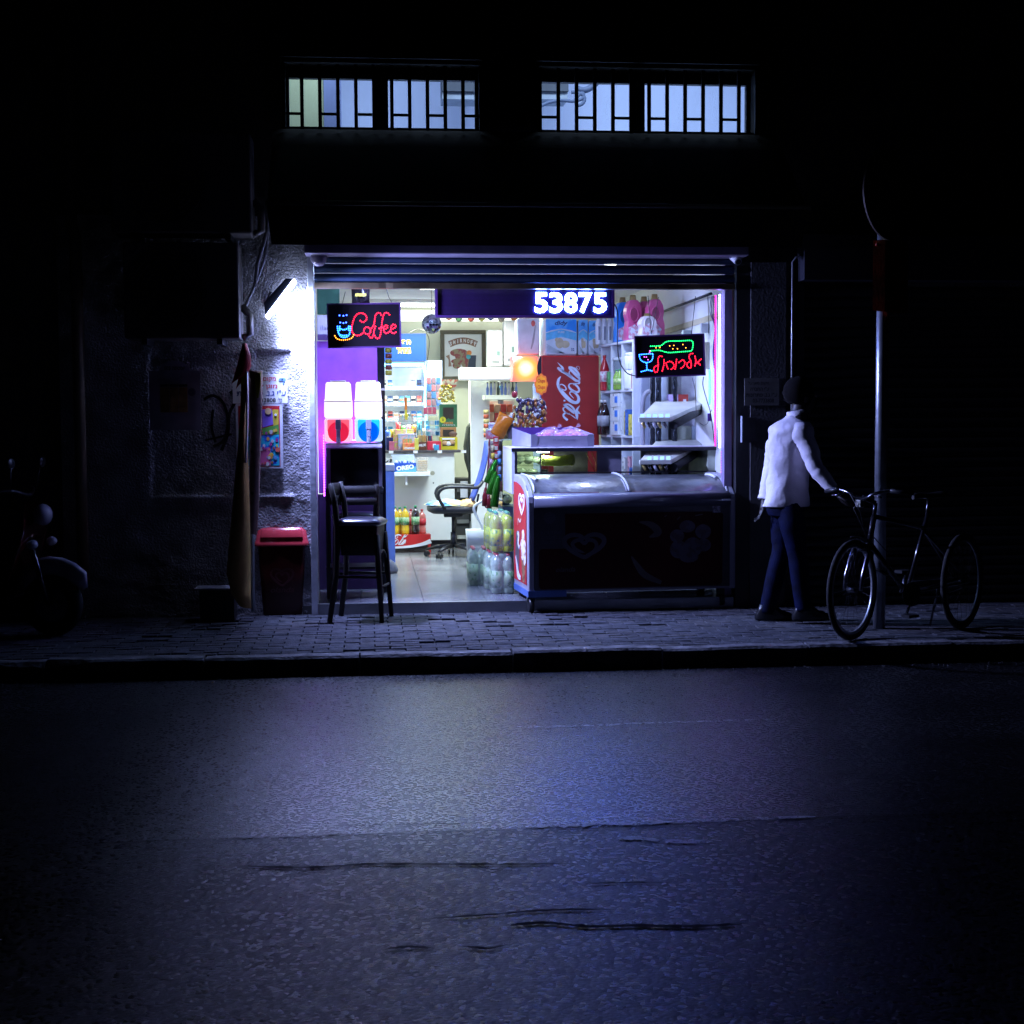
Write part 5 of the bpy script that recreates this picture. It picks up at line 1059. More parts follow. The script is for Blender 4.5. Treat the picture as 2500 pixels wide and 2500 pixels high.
x, z, w, h = sgn(924, 948, 944, 953, .68); obj('bracket', MB().bx(-w/2, w/2, -.03, -.001, z-t.location.z, z-t.location.z+h), M_WP, t)
t, w, h = boxthing('chest_fridge', 'low chest fridge with a pale blue side next to the black post', 'fridge', 925, 1150, 964, 1386, 2.6, .6, mat('chest_blue', (.16, .25, .6), .4), floor=FZ+.06, part='chest_body'); obj('chest_lid', MB().bx(-w/2-.005, w/2+.005, -.01, .61, h+.001, h+.06), mat('chest_lid_grey', (.4, .42, .5), .4), t, .004); obj('foot', MB().bx(-w/2, w/2-.02, .02, .5, -.06, -.001), M_BP, t)
x, z, w, h = sgn(940, 1372, 963, 1410, 2.3); t = thing('grey_rag', 'grey rag lying on the tiles by the chest fridge', 'rag', (x, 2.3, FZ)); obj('rag', MB().lathe([(.001, 0), (.07, .0), (.08, .04), (.05, .1), (.01, .13)], n=9, sy=.7), mat('grey_cloth', (.16, .16, .18), .8, bump=.5, bscale=20), t)
# bag of crisps hanging top left
M_FOIL = mat('black_foil', (.03, .02, .03), .18, metal=.6, bump=.9, bscale=25, var=.3)
x, z, w, h = sgn(858, 708, 903, 745, .9); t = thing('crisp_bag', 'dark shiny crisp bag hanging above the Coffee sign', 'bag', (x, .9, z)); obj('bag', MB().ring([[(-w/2*s, 0, zz), (0, -.03*q, zz), (w/2*s, 0, zz), (0, .03*q, zz)] for zz, s, q in ((0, 1, .1), (.04, .95, 1), (h, 1, .8), (h+.04, 1, .1))], True, True, True), M_FOIL, t); obj('print_band', MB().rect(-w*.3, w*.3, h*.55, h*.75, fr((0, -.036, 0)), 0, .002), ink('mustard', (.5, .35, .05)), t)
# -------- slush machine
sY = .34; x, z, w, h = sgn(796, 1082, 933, 1190, sY)
t = thing('slush_machine', 'two bowl slush machine with red and blue drinks under glowing white tanks', 'drink machine', (x, sY, z)); D = .42
obj('machine_body', MB().bx(-w/2, w/2, 0, D, 0, h), mat('machine_steel', (.2, .19, .26), .35, metal=.5), t, .006)
mb = MB(); mb.bx(-w/2+.035, w/2-.035, -.008, -.001, .02, h-.045); obj('front_panel', mb, mat('black_gloss_panel', (.004, .004, .005), .15), t, .002)
M_TANK = glow('tank_glow', (1, .88, 1), 1.15)
G_SR = mat('slush_red', (.75, .02, .08), .2, clear=.6, emit=1.1, ecol=(1, .12, .2)); G_SB = mat('slush_blue', (.0, .18, .85), .2, clear=.6, emit=1.2, ecol=(.02, .45, 1)); M_CLR = film('clear_tank', (.85, .75, .9), .08, .5)
for i, (cx, ms, nm, lab) in enumerate(((827, G_SR, 'red', ''), (901, G_SB, 'blue', ''))):
    ms2 = mat('drum_red', (.6, .01, .05), .25, clear=.5, emit=.75, ecol=(1, .02, .08)) if i == 0 else mat('drum_blue', (.0, .1, .7), .25, clear=.5, emit=.9, ecol=(0, .13, 1))
    a0, b0, w1, h1 = sgn(cx-35, 1008, cx+33, 1080, sY); a0 -= x; b0 -= z
    _, zt_, _, ht = sgn(cx-35, 933, cx+32, 1006, sY); zt_ -= z
    mb = MB(); mb.ring([[(a0+s*w1/2, yy, zz) for s, yy in ((-1*k, .03+o), (1*k, .03+o), (1*k, D-.05), (-1*k, D-.05))] for zz, k, o in ((h+.205, .99, -.02), (h+.26, 1.0, -.025), (h+.34, .99, -.015), (h+.36, .95, 0), (h+.475, .89, .03), (h+.492, .85, .05))], True, True, False)
    tk = obj('tank_lid', mb, M_TANK, t, .012, 3); obj('lid_seam', MB().bx(a0-w1*.495, a0+w1*.495, .005, .02, h+.332, h+.338), mat('seam_grey', (.35, .3, .4), .5), tk); obj('lid_cap', MB().bx(a0-w1*.28, a0+w1*.28, .08, .25, h+.493, h+.505), M_WP, tk, .004)
    obj('tank', MB().bx(a0-w1/2, a0+w1/2, .0, D-.05, h+.01, h+.204), glow('tank_pink_glow', (1, .6, .8), .9) if i == 0 else glow('tank_blue_glow', (.55, .75, 1), .9), t, .02)
    mb = MB(); mb.tube([(a0, -.016, h+.09), (a0, .02, h+.09)], .084, 24); obj('slush_drum', mb, ms2, t)
    mb = MB(); mb.ring([[(a0+s*w1*.4, yy, zz) for s, yy in ((-1, -.006), (1, -.006), (1, .02), (-1, .02))] for zz in (h+.09, h+.19)], True, True, False); obj('slush_fill', mb, ms, t, .01)
    mb = MB(); mb.bx(a0-.022, a0+.022, -.06, -.017, h+.11, h+.19); mb.bx(a0-.016, a0+.016, -.055, -.018, h+.05, h+.11); mb.cyl((a0, -.035, h+.0), (a0, -.035, h+.05), .018); obj('tap', mb, mat('tap_grey', (.42, .42, .5), .4, metal=.2), t, .004)
obj('drip_tray', MB().bx(-w/2, w/2, -.10, -.002, h-.035, h-.01), M_CLR, t, .004)
t, w2, h2 = boxthing('machine_stand', 'black stand carrying the slush machine', 'stand', 793, 1192, 936, 1204, sY, .42, M_BP, part='stand_top'); 
for sx in (-1, 1):
    for yy in (.02, .38): obj('leg', MB().bx(sx*(w2/2-.02)-.015, sx*(w2/2-.02)+.015, yy-.015, yy+.015, FZ-t.location.z, -.001), M_BP, t)
obj('low_shelf', MB().bx(-w2/2, w2/2, .02, .38, -.62, -.60), M_BP, t)
# -------- counter
cY = 4.9; x, z, w, h = sgn(935, 1105, 1110, 1322, cY)
t = thing('counter', 'white sales counter with a dark grey top and a low side shelf', 'counter', (x, cY, FZ)); ct = P(1030, 1099, cY-.04).z-FZ
obj('counter_body', MB().bx(-w/2-.3, w/2, 0, .7, .101, ct-.03), mat('counter_white', (.7, .72, .66), .5, var=.06, scale=2), t); obj('counter_top', MB().bx(-w/2-.3, w/2+.07, -.05, .75, ct-.029, ct), mat('dark_worktop', (.07, .065, .07), .4), t, .003); obj('plinth', MB().bx(-w/2-.3, w/2-.01, .03, .7, 0, .1), M_BP, t)
sx0, sz, sw, shh = sgn(930, 1153, 1050, 1162, cY-.26); obj('side_shelf', MB().bx(sx0-x-sw/2, sx0-x+sw/2, -.3, -.001, sz-FZ, sz-FZ+shh), mat('shelf_white', (.78, .8, .78), .4), t, .002); shz = sz+shh
obj('shelf_bracket', MB().bx(sx0-x+.0, sx0-x+.02, -.25, -.001, sz-FZ-.1, sz-FZ-.001), M_WP, t)
obj('torn_patch', MB().disc(P(1056, 1155, cY).x-x, P(1056, 1155, cY).z-FZ, .028, .025, fr((0, 0, 0)), .001, .003, 7), mat('bare_wood_patch', (.35, .34, .25), .8), t); obj('black_hole', MB().disc(P(1058, 1179, cY).x-x, P(1058, 1179, cY).z-FZ, .008, .008, fr((0, 0, 0)), .001, .003, 8), M_BP, t)
CT = FZ+ct
# things on the low shelf
sY = cY-.22; M_OB = mat('cookie_blue', (.02, .08, .45), .4, clear=.3)
def on(px0, px1, py0, Y, base, name, label, cat, m, dep=.12, group=None, bev=.003):
    x, z, w, h = sgn(px0, py0, px1, py0+5, Y); top = P((px0+px1)/2, py0, Y).z; h = top-base
    t = thing(name, label, cat, (x, Y, base), group=group); obj('box_body', MB().bx(-w/2, w/2, 0, dep, 0, h), m, t, bev); return t, w, h
t, w, h = on(962, 1016, 1130, sY, shz, 'cookie_box', 'open blue box of wrapped sandwich cookies on the low counter shelf', 'box', M_OB, .1)
Fo = fr((0, -.0005, 0)); obj('print_area', MB().prism([(-w/2, 0), (w/2, 0), (w/2, h*.62), (0, h*.5), (-w/2+.03, h*.1)], Fo, 0, .001), mat('cookie_light_blue', (.12, .4, .8), .4), t); obj('lettering', MB().text('OREO', fr((0, -.0015, 0), (1, 0, .12), (-.1, 0, 1)), -w*.38, w*.42, h*.24, h*.74, .002, .05), mat('print_bright_white', (.85, .85, .9), .4), t)
obj('open_lid', MB().add([(-w/2, .1, h), (w/2, .1, h), (w/2-.02, .13, h+.09), (-w/2-.03, .13, h+.09)], [(0, 1, 2, 3)]), mat('lid_pale_blue', (.5, .6, .75), .5), t)
for i in range(7): obj('wrapped_cookie', MB().ball((-w*.38+i*w*.125, .04, h+.004), (.012, .03, .02), 8, 5), M_OB if i % 3 else M_WP, t)
t, w, h = on(1018, 1046, 1117, sY, shz, 'clear_snack_box', 'clear plastic tub stacked with biscuits beside the blue cookie box', 'tub', film('clear_tub', (.7, .66, .6), .1, .35), .12)
for i in range(5): obj('biscuit', MB().bx(-w*.4, w*.4, .02, .1, .01+i*.024, .03+i*.024), mat('biscuit_tan', (.5, .34, .18), .6, var=.3, scale=30), t, .004)
t, w, h = on(940, 958, 1120, sY, shz-.02, 'dark_sweet_bag', 'small black and white bag at the left end of the low shelf', 'bag', mat('black_white_print', (.55, .55, .55), .4, col2=(.02, .02, .02), scale=30, thresh=.5), .06)
# rack with bottles in front of the counter
rY = 4.45; x, z, w, h = sgn(935, 1308, 1052, 1340, rY); t = thing('drink_rack', 'low red branded stand holding drink bottles below the counter shelf', 'rack', (x, rY, FZ)); RT = P(1000, 1307, rY).z-FZ
M_CR2 = mat('cola_red', (.55, .02, .02), .35, clear=.4)
obj('rack_tray', MB().bx(-w/2, w/2, 0, .34, RT-.03, RT), M_CR2, t, .004)
mb = MB(); Fr = fr((0, -.001, 0)); mb.prism([(-w/2, RT-.13), (w*.2, RT-.105), (w/2, RT-.07), (w/2, RT+.01), (-w/2, RT+.01)], Fr, -.01, .0); obj('front_board', mb, M_CR2, t)
obj('white_sweep', MB().ribbon([(-w/2, RT-.135), (0, RT-.125), (w*.3, RT-.1), (w/2, RT-.065)], [.02, .025, .035, .05], Fr, 0, .003), M_WP, t)
for sx in (-1, 1): obj('leg', MB().bx(sx*(w/2-.012)-.01, sx*(w/2-.012)+.01, .0, .02, 0, RT-.031), M_CR2, t); obj('leg', MB().bx(sx*(w/2-.012)-.01, sx*(w/2-.012)+.01, .3, .32, 0, RT-.031), M_CR2, t)
# script lettering of the cola brand: strokes drawn in the photograph's own proportions (a along the word, b up)
def cola(mb, F, s, full=False, d=.003):
    def q(l): return [((1300-y)*s, (1060-x)*s) for x, y in l]
    def rb_(l, w): mb.ribbon(q(l), [v*s*1.15 for v in w], F, 0, d, 7)
    rb_([(1150, 950), (1108, 905), (1078, 862), (1100, 835), (1152, 846), (1210, 895), (1236, 955), (1222, 1008), (1172, 1024), (1100, 995), (1020, 925), (940, 835), (890, 760), (872, 690), (886, 620), (922, 570)], [6, 14, 16, 18, 24, 34, 44, 48, 46, 52, 58, 54, 46, 40, 36, 10])
    rb_([(884, 742), (930, 706), (988, 733), (1016, 786), (990, 808), (932, 782), (900, 738)], [10, 14, 16, 18, 16, 14, 8])
    rb_([(1130, 692), (1078, 700), (1064, 742), (1100, 792), (1170, 836), (1226, 838), (1244, 798), (1218, 750), (1170, 706), (1132, 690)], [14, 18, 26, 34, 36, 34, 28, 30, 28, 14])
    rb_([(1140, 720), (1160, 690), (1200, 692), (1244, 688), (1240, 650), (1190, 640), (1120, 590), (1020, 520), (930, 475), (872, 430), (882, 415), (930, 440), (978, 482), (1060, 545), (1130, 612)], [8, 10, 14, 24, 30, 36, 40, 38, 30, 18, 12, 14, 14, 10, 6])
    rb_([(962, 482), (952, 420), (912, 372), (866, 326)], [34, 34, 18, 3])
    rb_([(1062, 410), (1090, 440), (1150, 500), (1210, 560), (1246, 600), (1250, 650)], [20, 40, 44, 44, 34, 16])
    rb_([(1060, 405), (1110, 410), (1160, 440), (1225, 505), (1248, 555), (1225, 575)], [20, 26, 30, 32, 26, 14])
    rb_([(1100, 470), (1072, 490), (1080, 535), (1130, 570)], [8, 16, 16, 10]); rb_([(1150, 408), (1185, 432), (1205, 420), (1222, 436)], [8, 10, 8, 6])
    rb_([(985, 975), (985, 1003)], [28, 28])
    rb_([(966, 1052), (1000, 1078), (1062, 1128), (1130, 1180), (1160, 1215)], [16, 36, 42, 40, 18]); rb_([(962, 1060), (1020, 1050), (1070, 1062), (1130, 1110), (1165, 1165), (1140, 1190)], [16, 20, 26, 30, 24, 10])
    rb_([(1005, 1105), (966, 1120), (975, 1165), (1030, 1210), (1110, 1240)], [8, 18, 20, 16, 8])
    rb_([(1045, 1210), (1000, 1205), (966, 1235), (978, 1275), (1040, 1330)], [10, 26, 26, 30, 34]); rb_([(1060, 1205), (1100, 1240), (1140, 1265), (1170, 1290), (1215, 1300)], [8, 10, 12, 12, 8])
    rb_([(1256, 1075), (1215, 1130), (1196, 1190), (1205, 1260), (1212, 1325)], [3, 26, 44, 40, 6]); rb_([(1215, 1185), (1240, 1205), (1266, 1222)], [40, 28, 3])
    return mb
obj('lettering', cola(MB(), fr((-w/2-.005, -.0015, RT-.045)), .27/960), M_WP, t)
def bottle(name, label, cat, Y, px, py0, base, m_l, m_cap, m_lab, r=.045, group=None, hourglass=True, lab=(.35, .62)):
    p = P(px, py0, Y); H = p.z-base; t = thing(name, label, cat, (p.x, Y, base), group=group)
    prof = [(r*.8, 0), (r, .02*H), (r, .2*H), (r*.88, .3*H), (r*.97, .36*H), (r*.97, .6*H), (r, .68*H), (r*.9, .76*H), (r*.4, .87*H), (r*.28, .9*H), (r*.28, .93*H)]
    obj('bottle_body', MB().lathe(prof, n=14), m_l, t); obj('cap', MB().lathe([(r*.34, .93*H), (r*.34, H)], n=12), m_cap, t); obj('label_band', MB().lathe([(r*1.0, lab[0]*H), (r*1.01, lab[1]*H)], n=14), m_lab, t); return t
M_ORJ = mat('orange_juice', (.75, .48, .02), .12, clear=1, emit=0); M_CAPG = mat('green_cap', (.03, .3, .12), .4); M_GL = mat('green_label', (.1, .3, .12), .5, col2=(.4, .5, .3), scale=25, thresh=.5); M_DKD = mat('dark_drink', (.02, .008, .008), .08, clear=1); M_RED = mat('red_label', (.5, .03, .04), .5); M_PNK = mat('rose_drink', (.55, .15, .12), .12, clear=1)
bz = FZ+RT+.001
bottle('juice_bottle', 'yellow juice bottle at the left end of the red rack', 'bottle', 4.52, 964, 1236, bz, M_ORJ, M_CAPG, M_GL); bottle('juice_bottle', 'yellow juice bottle half hidden between the two front yellow ones', 'bottle', 4.66, 976, 1238, bz, M_ORJ, M_CAPG, M_GL)
bottle('juice_bottle', 'yellow juice bottle beside the dark bottle on the red rack', 'bottle', 4.52, 989, 1236, bz, M_ORJ, M_CAPG, M_GL); bottle('dark_drink_bottle', 'dark drink bottle with a green label on the red rack', 'bottle', 4.52, 1014, 1234, bz, M_DKD, M_CAPG, M_GL)
bottle('rose_drink_bottle', 'rose red drink bottle at the right end of the red rack', 'bottle', 4.68, 1030, 1243, bz, M_PNK, M_RED, M_RED); bottle('rose_drink_bottle', 'rose red drink bottle behind the dark bottle', 'bottle', 4.68, 1003, 1243, bz, M_PNK, M_RED, M_RED)
# -------- on the counter
def pr(n, c, c2=None, sc=20, th=.5): return mat('print_'+n, c, .42, col2=c2, scale=sc, thresh=th if c2 else None)
t, w, h = on(1073, 1117, 1067, cY, CT, 'chocolate_carton', 'yellow display carton of sweets at the bottom of the right stack', 'carton', pr('yellow', (.55, .45, .02)), .18); Fq = fr((0, -.0005, 0))
obj('display_window', MB().rect(-w*.34, w*.34, h*.3, h*.75, Fq, 0, .001), ink('very_dark', (.03, .02, .01)), t)
for a, b, c_ in ((-.2, .4, (.5, .3, .15)), (0, .36, (.7, .7, .7)), (.2, .45, (.45, .28, .15))): obj('sweet', MB().ball((a*w, -.006, h*b+.02), (.035, .008, .025), 10, 6), ink('sw%d' % int(a*10+5), c_), t)
obj('white_flap', MB().rect(-w*.35, w*.35, h*.8, h*.92, Fq, .001, .004), M_WP, t); b1 = CT+h
t, w, h = on(1075, 1114, 1043, cY, b1+.001, 'snack_carton', 'brown display carton in the middle of the right stack', 'carton', pr('brown', (.38, .18, .06)), .17); obj('display_window', MB().rect(-w*.34, w*.34, h*.05, h*.75, Fq, 0, .002), ink('very_dark', (.03, .02, .01)), t); obj('sweet', MB().ball((.05, -.002, h*.3), (.05, .008, .03), 10, 6), pr('dark_sweet', (.15, .08, .05)), t); b2 = b1+h
t, w, h = on(1073, 1116, 987, cY+.02, b2+.002, 'snack_carton', 'dark green display carton with an orange word on top of the right stack', 'carton', pr('green', (.04, .17, .07)), .16)
obj('display_window', MB().prism([(-w*.3, h*.36), (-w*.1, h*.33), (0, h*.4), (w*.1, h*.33), (w*.3, h*.36), (w*.3, h*.86), (-w*.3, h*.86)], Fq, 0, .001), ink('very_dark', (.03, .02, .01)), t); obj('lettering', MB().text('SNACKS', Fq, -w*.28, w*.25, h*.14, h*.23, .003, .03), pr('orange', (.7, .25, .06)), t); obj('lettering', MB().text('הרבחה', Fq, -w*.35, w*.36, h*.07, h*.11, .003, .02), M_WP, t)
obj('badge', MB().disc(-w*.32, h*.32, .035, .035, Fq, 0, .003), pr('badge_yellow', (.6, .55, .03)), t); obj('lettering', MB().text('2', Fq, -w*.36, -w*.27, h*.27, h*.37, .005, .04), ink('very_dark', (.03, .02, .01)), t); g3 = b2+h
t = thing('sweet_bag', 'round bag of shiny gold wrapped sweets on top of the green carton', 'bag', (P(1090, 980, cY).x, cY+.08, g3)); rr = random.Random(8)
M_GOLD = mat('gold_foil', (.7, .55, .05), .2, metal=.7, bump=.6, bscale=30, var=.3)
mb = MB()
for i in range(60):
    a, b, r = rr.uniform(0, 6.28), rr.uniform(.02, .2), .085*math.sin(math.pi*min(.95, rr.random()*.5+.4)); mb.m = 0; mb.ball((r*math.cos(a)*(1.2-b*3), r*math.sin(a)*.6-.02, .015+b), (.017, .014, .014), 6, 4)
obj('gold_sweets', mb, M_GOLD, t, kind='stuff'); obj('clear_bag', MB().lathe([(.02, 0), (.095, .02), (.11, .08), (.09, .16), (.04, .22), (.07, .27)], n=14, sy=.75), film('clear_bag_film', (.85, .85, .7), .06, .14), t); obj('header_card', MB().prism([(-.03, .17), (.1, .15), (.14, .28), (-.05, .28)], fr((0, .03, 0)), 0, .003), pr('header', (.5, .12, .08), (.6, .6, .45), 25), t)
# small goods on the counter
t, w, h = on(1043, 1077, 1077, cY-.01, CT, 'gum_box', 'red box of chewing gum on the counter front', 'box', pr('redbox', (.6, .03, .06)), .1); obj('print_area', MB().rect(-w*.1, w*.12, h*.2, h*.7, Fq, 0, .002), M_WP, t); g_ = CT+h
t, w, h = on(1018, 1042, 1079, cY-.03, CT, 'chocolate_box', 'brown box of chocolate bars on the counter front', 'box', pr('chocbrown', (.12, .04, .02)), .1); obj('lettering', MB().text('WILDE', fr((0, -.001, 0), (1, 0, .1)), -w*.4, w*.4, h*.45, h*.75, .002, .03), M_WP, t)
for i in range(6): obj('bar', MB().bx(-w*.42+i*w*.14, -w*.42+i*w*.14+w*.1, .02, .05, h, h+.075), pr('gold_bar', (.5, .32, .1)), t, .003)
t, w, h = on(983, 1016, 1082, cY-.04, CT, 'sweet_box', 'orange red box lettered Mentos on the counter front', 'box', pr('orangered', (.65, .08, .05), (.7, .3, .1), 12), .12); obj('lettering', MB().text('mentos', fr((0, -.001, 0)), -w*.36, w*.42, h*.15, h*.5, .002, .04), M_WP, t); m1 = CT+h
t, w, h = on(972, 1014, 1062, cY+.04, CT+.0, 'sweet_tub', 'clear tub of many coloured sweets behind the orange red box', 'tub', pr('tub', (.6, .45, .5), (.25, .45, .6), 30, .5), .16); obj('tub_lid', MB().bx(-w*.52, w*.52, -.005, .165, h, h+.012), mat('lilac_lid', (.5, .5, .75), .3), t, .003); obj('sticker', MB().rect(-w*.25, w*.3, h*.3, h*.75, Fq, 0, .002), pr('sticker', (.65, .25, .12), (.15, .45, .15), 40), t)
t, w, h = on(962, 980, 1060, cY+.06, CT, 'yellow_box', 'tall yellow box of sweets left of the clear tub', 'box', pr('yellow2', (.6, .5, .1), (.65, .3, .3), 30), .1)
t, w, h = on(943, 960, 1068, cY, CT, 'card_terminal', 'dark blue card terminal at the left end of the counter', 'card reader', pr('darkblue', (.015, .02, .1)), .1)
t, w, h = on(960, 1010, 1048, cY+.2, CT+.02, 'lollipop_tray', 'yellow and green printed tray of lollipops behind the clear tub', 'tray', pr('lime', (.55, .6, .12), (.6, .35, .25), 30), .1)
t, w, h = on(1038, 1076, 1046, cY+.04, g_+.06, 'gum_rack', 'stepped clear rack of gum packs above the red gum box', 'rack', film('rack_clear', (.6, .7, .75), .1, .4), .15)
for i in range(3):
    for j in range(3): obj('gum_pack', MB().bx(-w*.45+j*w*.3, -w*.45+j*w*.3+w*.26, .0+i*.05, .03+i*.05, .0+i*.06, .05+i*.06), pr('gp%d' % ((i*2+j) % 4), [(.2, .5, .6), (.6, .6, .6), (.05, .35, .7), (.5, .6, .55)][(i*2+j) % 4]), t, .003)
t, w, h = on(1033, 1068, 1008, cY+.08, g_+.28, 'gum_rack', 'clear rack of pink gum packs over the blue ones', 'rack', film('rack_clear', (.6, .7, .75), .1, .4), .12)
for j in range(3): obj('gum_pack', MB().bx(-w*.45+j*w*.3, -w*.45+j*w*.3+w*.26, -.002, .03, .02, .1), pr('pinkgum', (.65, .12, .2)), t, .003)
obj('rack_post', MB().bx(w*.45, w*.48, .05, .06, -.34, 0), M_WP, t)
t, w, h = on(972, 1012, 1018, cY+.1, CT+.30, 'lighter_tray', 'clear tray of coloured lighters standing in front of the shelf', 'tray', film('rack_clear', (.6, .7, .75), .1, .4), .06)
for j in range(9): obj('lighter', MB().bx(-w*.45+j*w*.1, -w*.45+j*w*.1+w*.07, .01, .03, .01, .1), pr('lt%d' % (j % 4), [(.7, .3, .2), (.6, .55, .1), (.2, .4, .5), (.5, .45, .35)][j % 4]), t, .002)
obj('tray_post', MB().bx(-.006, .006, .02, .03, -.3, 0), M_WP, t); obj('orange_tag', MB().bx(-w*.1, w*.06, -.01, -.004, h+.08, h+.22), pr('orange_tag', (.85, .25, .04)), t); obj('yellow_tag', MB().bx(-w*.08, w*.05, -.01, -.004, h-.03, h+.079), pr('yellow_tag', (.75, .65, .05)), t)
# -------- cigarette shelf with header
kY = 5.75; x, z, w, h = sgn(930, 895, 1036, 1090, kY); t = thing('tobacco_shelf', 'glowing blue white tobacco shelf under a blue price header', 'shelf', (x, kY, z))
M_SHW = mat('shelf_panel_white', (.75, .8, .85), .35, emit=.25, ecol=(.6, .8, 1)); obj('shelf_back', MB().bx(-w/2, w/2, .30, .32, -.2, h), M_SHW, t); obj('side_panel', MB().bx(w/2+.001, w/2+.02, -.05, .3, -.2, h), M_WP, t)
rows = [P(990, yy, kY).z-z for yy in (946, 985, 1022, 1060, 1092)]
for i, zz in enumerate(rows):
    s_ = obj('shelf_board', MB().bx(-w/2, w/2, 0, .299, zz-.012, zz), M_WP, t, .002)
    obj('price_strip', MB().bx(-w/2, w/2, -.006, -.001, zz-.03, zz+.01), pr('price', (.6, .6, .7), (.25, .35, .6), 60), s_)
PKC = [(.6, .6, .62), (.55, .1, .1), (.1, .25, .6), (.65, .65, .7), (.1, .4, .65), (.05, .08, .2), (.45, .42, .35)]
names = ['top', 'second', 'third', 'fourth']; cols = ['first', 'second', 'third', 'fourth', 'fifth', 'sixth', 'seventh']
pk = thing('cigarette_pack', 'first cigarette pack from the left on the top tobacco shelf board', 'cigarette pack', (0, 0, -5), group='cigarette packs on the tobacco shelf'); 
for i in range(4):
    for j in range(7):
        if (i, j) in ((0, 2), (0, 3), (0, 4), (3, 2)): continue
        a = thing('cigarette_pack', '%s cigarette pack from the left on the %s tobacco shelf board' % (cols[j], names[i]), 'cigarette pack', (x-w/2+.04+j*(w-.03)/7, kY+.02, z+rows[i]+.001), group='cigarette packs on the tobacco shelf')
        c = PKC[(i*3+j*2) % 7]; mb = MB(); mb.bx(-.027, .027, 0, .022, 0, .088); mm = [pr('pk%d' % ((i*3+j*2) % 7), c), M_WP]; obj('pack_body', mb, mm[0], a, .002); obj('pack_print', MB().rect(-.027, .027, .03, .055, fr((0, -.0005, 0)), 0, .001), pr('pkd%d' % ((i+j) % 3), [(.03, .03, .05), (.35, .2, .15), (.6, .6, .6)][(i+j) % 3]), a)
bpy.data.objects.remove(pk)
G_CB = glow('cyan_white_light', (.12, .42, 1), 8)
mb = MB(); mb.bx(-w/2, w/2, -.06, -.03, h+.0, h+.04); obj('light_bar', mb, G_CB, t); mb = MB(); pts = spl([(w/2-.01, -.07, h), (w/2+.015, -.07, h*.8), (w/2+.0, -.07, h*.55), (w/2+.02, -.07, h*.35), (w/2, -.07, h*.05)], 6); mb.tube(pts, .011, 6); obj('light_bar', mb, G_CB, t)
hx0, hz, hw, hh_ = sgn(930, 815, 1040, 882, kY-.02); hd_ = obj('header_board', MB().bx(hx0-x-hw/2, hx0-x+hw/2, -.05, -.02, hz-z, hz-z+hh_), mat('header_blue', (.004, .008, .035), .45, col2=(.003, .03, .2), scale=1.5, thresh=.55), t)
Fh = fr((hx0-x, -.052, hz-z)); obj('lettering', MB().text('ריחמה', Fh, -hw*.16, hw*.16, hh_*.28, hh_*.5, .002, .04), mat('header_yellow', (.8, .6, .03), .4, emit=.15, ecol=(1, .85, .15)), hd_); obj('lettering', MB().text('לוסה', Fh, -hw*.16, hw*.16, hh_*.6, hh_*.82, .002, .04), MATS['header_yellow'], hd_)
# second shelf unit, narrow tube stand
t, w, h = boxthing('tube_stand', 'narrow stand with red and blue packs between the tobacco shelf and the framed mirror', 'stand', 1038, 880, 1080, 1000, 5.9, .06, film('stand_frost', (.5, .6, .9), .3, .6), part='stand_back')
for i in range(4):
    for j, c in enumerate(((.55, .12, .15), (.25, .1, .12), (.05, .15, .6))): obj('pack', MB().bx(-w*.4+j*w*.28, -w*.4+j*w*.28+w*.22, -.04, -.001, h*(.08+i*.15), h*(.2+i*.15)), pr('st%d' % ((i+j) % 3), [(.55, .12, .15), (.2, .12, .16), (.05, .15, .6)][(i+j) % 3]), t, .003)
# -------- framed mirror
fY = 6.5; x, z, w, h = sgn(1075, 806, 1186, 929, fY); t = thing('framed_mirror', 'dark framed Smirnoff mirror on the back wall', 'mirror', (x, fY, z)); M_WF = mat('dark_olive_frame', (.09, .08, .05), .4)
mb = MB(); f_ = .05; mb.bx(-w/2, w/2, -.03, .03, 0, f_); mb.bx(-w/2, w/2, -.03, .03, h-f_, h); mb.bx(-w/2, -w/2+f_, -.03, .03, f_, h-f_); mb.bx(w/2-f_, w/2, -.03, .03, f_, h-f_); obj('frame', mb, M_WF, t, .006)
obj('mirror_plate', MB().bx(-w/2+f_, w/2-f_, .0, .01, f_, h-f_), mat('mirror_white', (.8, .82, .82), .25, var=.03), t); Fm = fr((0, -.001, 0)); b = h/123.0
arc = [(-.30*w+.6*w*i/10, h*.72+.045*math.sin(math.pi*i/10)) for i in range(11)]; obj('name_arch', MB().ribbon(arc, .075, Fm, 0, .003), pr('arch', (.22, .1, .06)), t); 
for i, ch in enumerate('SMIRNOFF'): 
    a = -.27*w+.54*w*i/7.0; zz = h*.72+.045*math.sin(math.pi*(a+.3*w)/(.6*w)); hw_ = .005 if ch == 'I' else .015; obj('lettering', MB().text(ch, Fm, a-hw_, a+hw_, zz-.024, zz+.024, .005, .04), M_WP, t)
mb = MB()
for a, c_, r1, r2 in ((-.05, .55, .11, .05), (.0, .47, .1, .05), (-.02, .38, .13, .04), (.06, .33, .08, .06), (-.08, .3, .05, .04)): mb.disc(a, h*c_, r1, r2, Fm, 0, .002+abs(a)*.02, 14)
obj('crest_print', mb, pr('crest', (.3, .25, .15), (.3, .06, .07), 18), t); obj('dark_card', MB().prism([(.05, h*.2), (.15, h*.18), (.16, h*.5), (.08, h*.5)], Fm, .002, .004), ink('slate', (.06, .08, .13)), t); obj('ribbon_print', MB().ribbon([(-.19, h*.5), (-.17, h*.42), (-.16, h*.28)], [.05, .02, .04], Fm), pr('ribbon', (.35, .22, .16)), t)
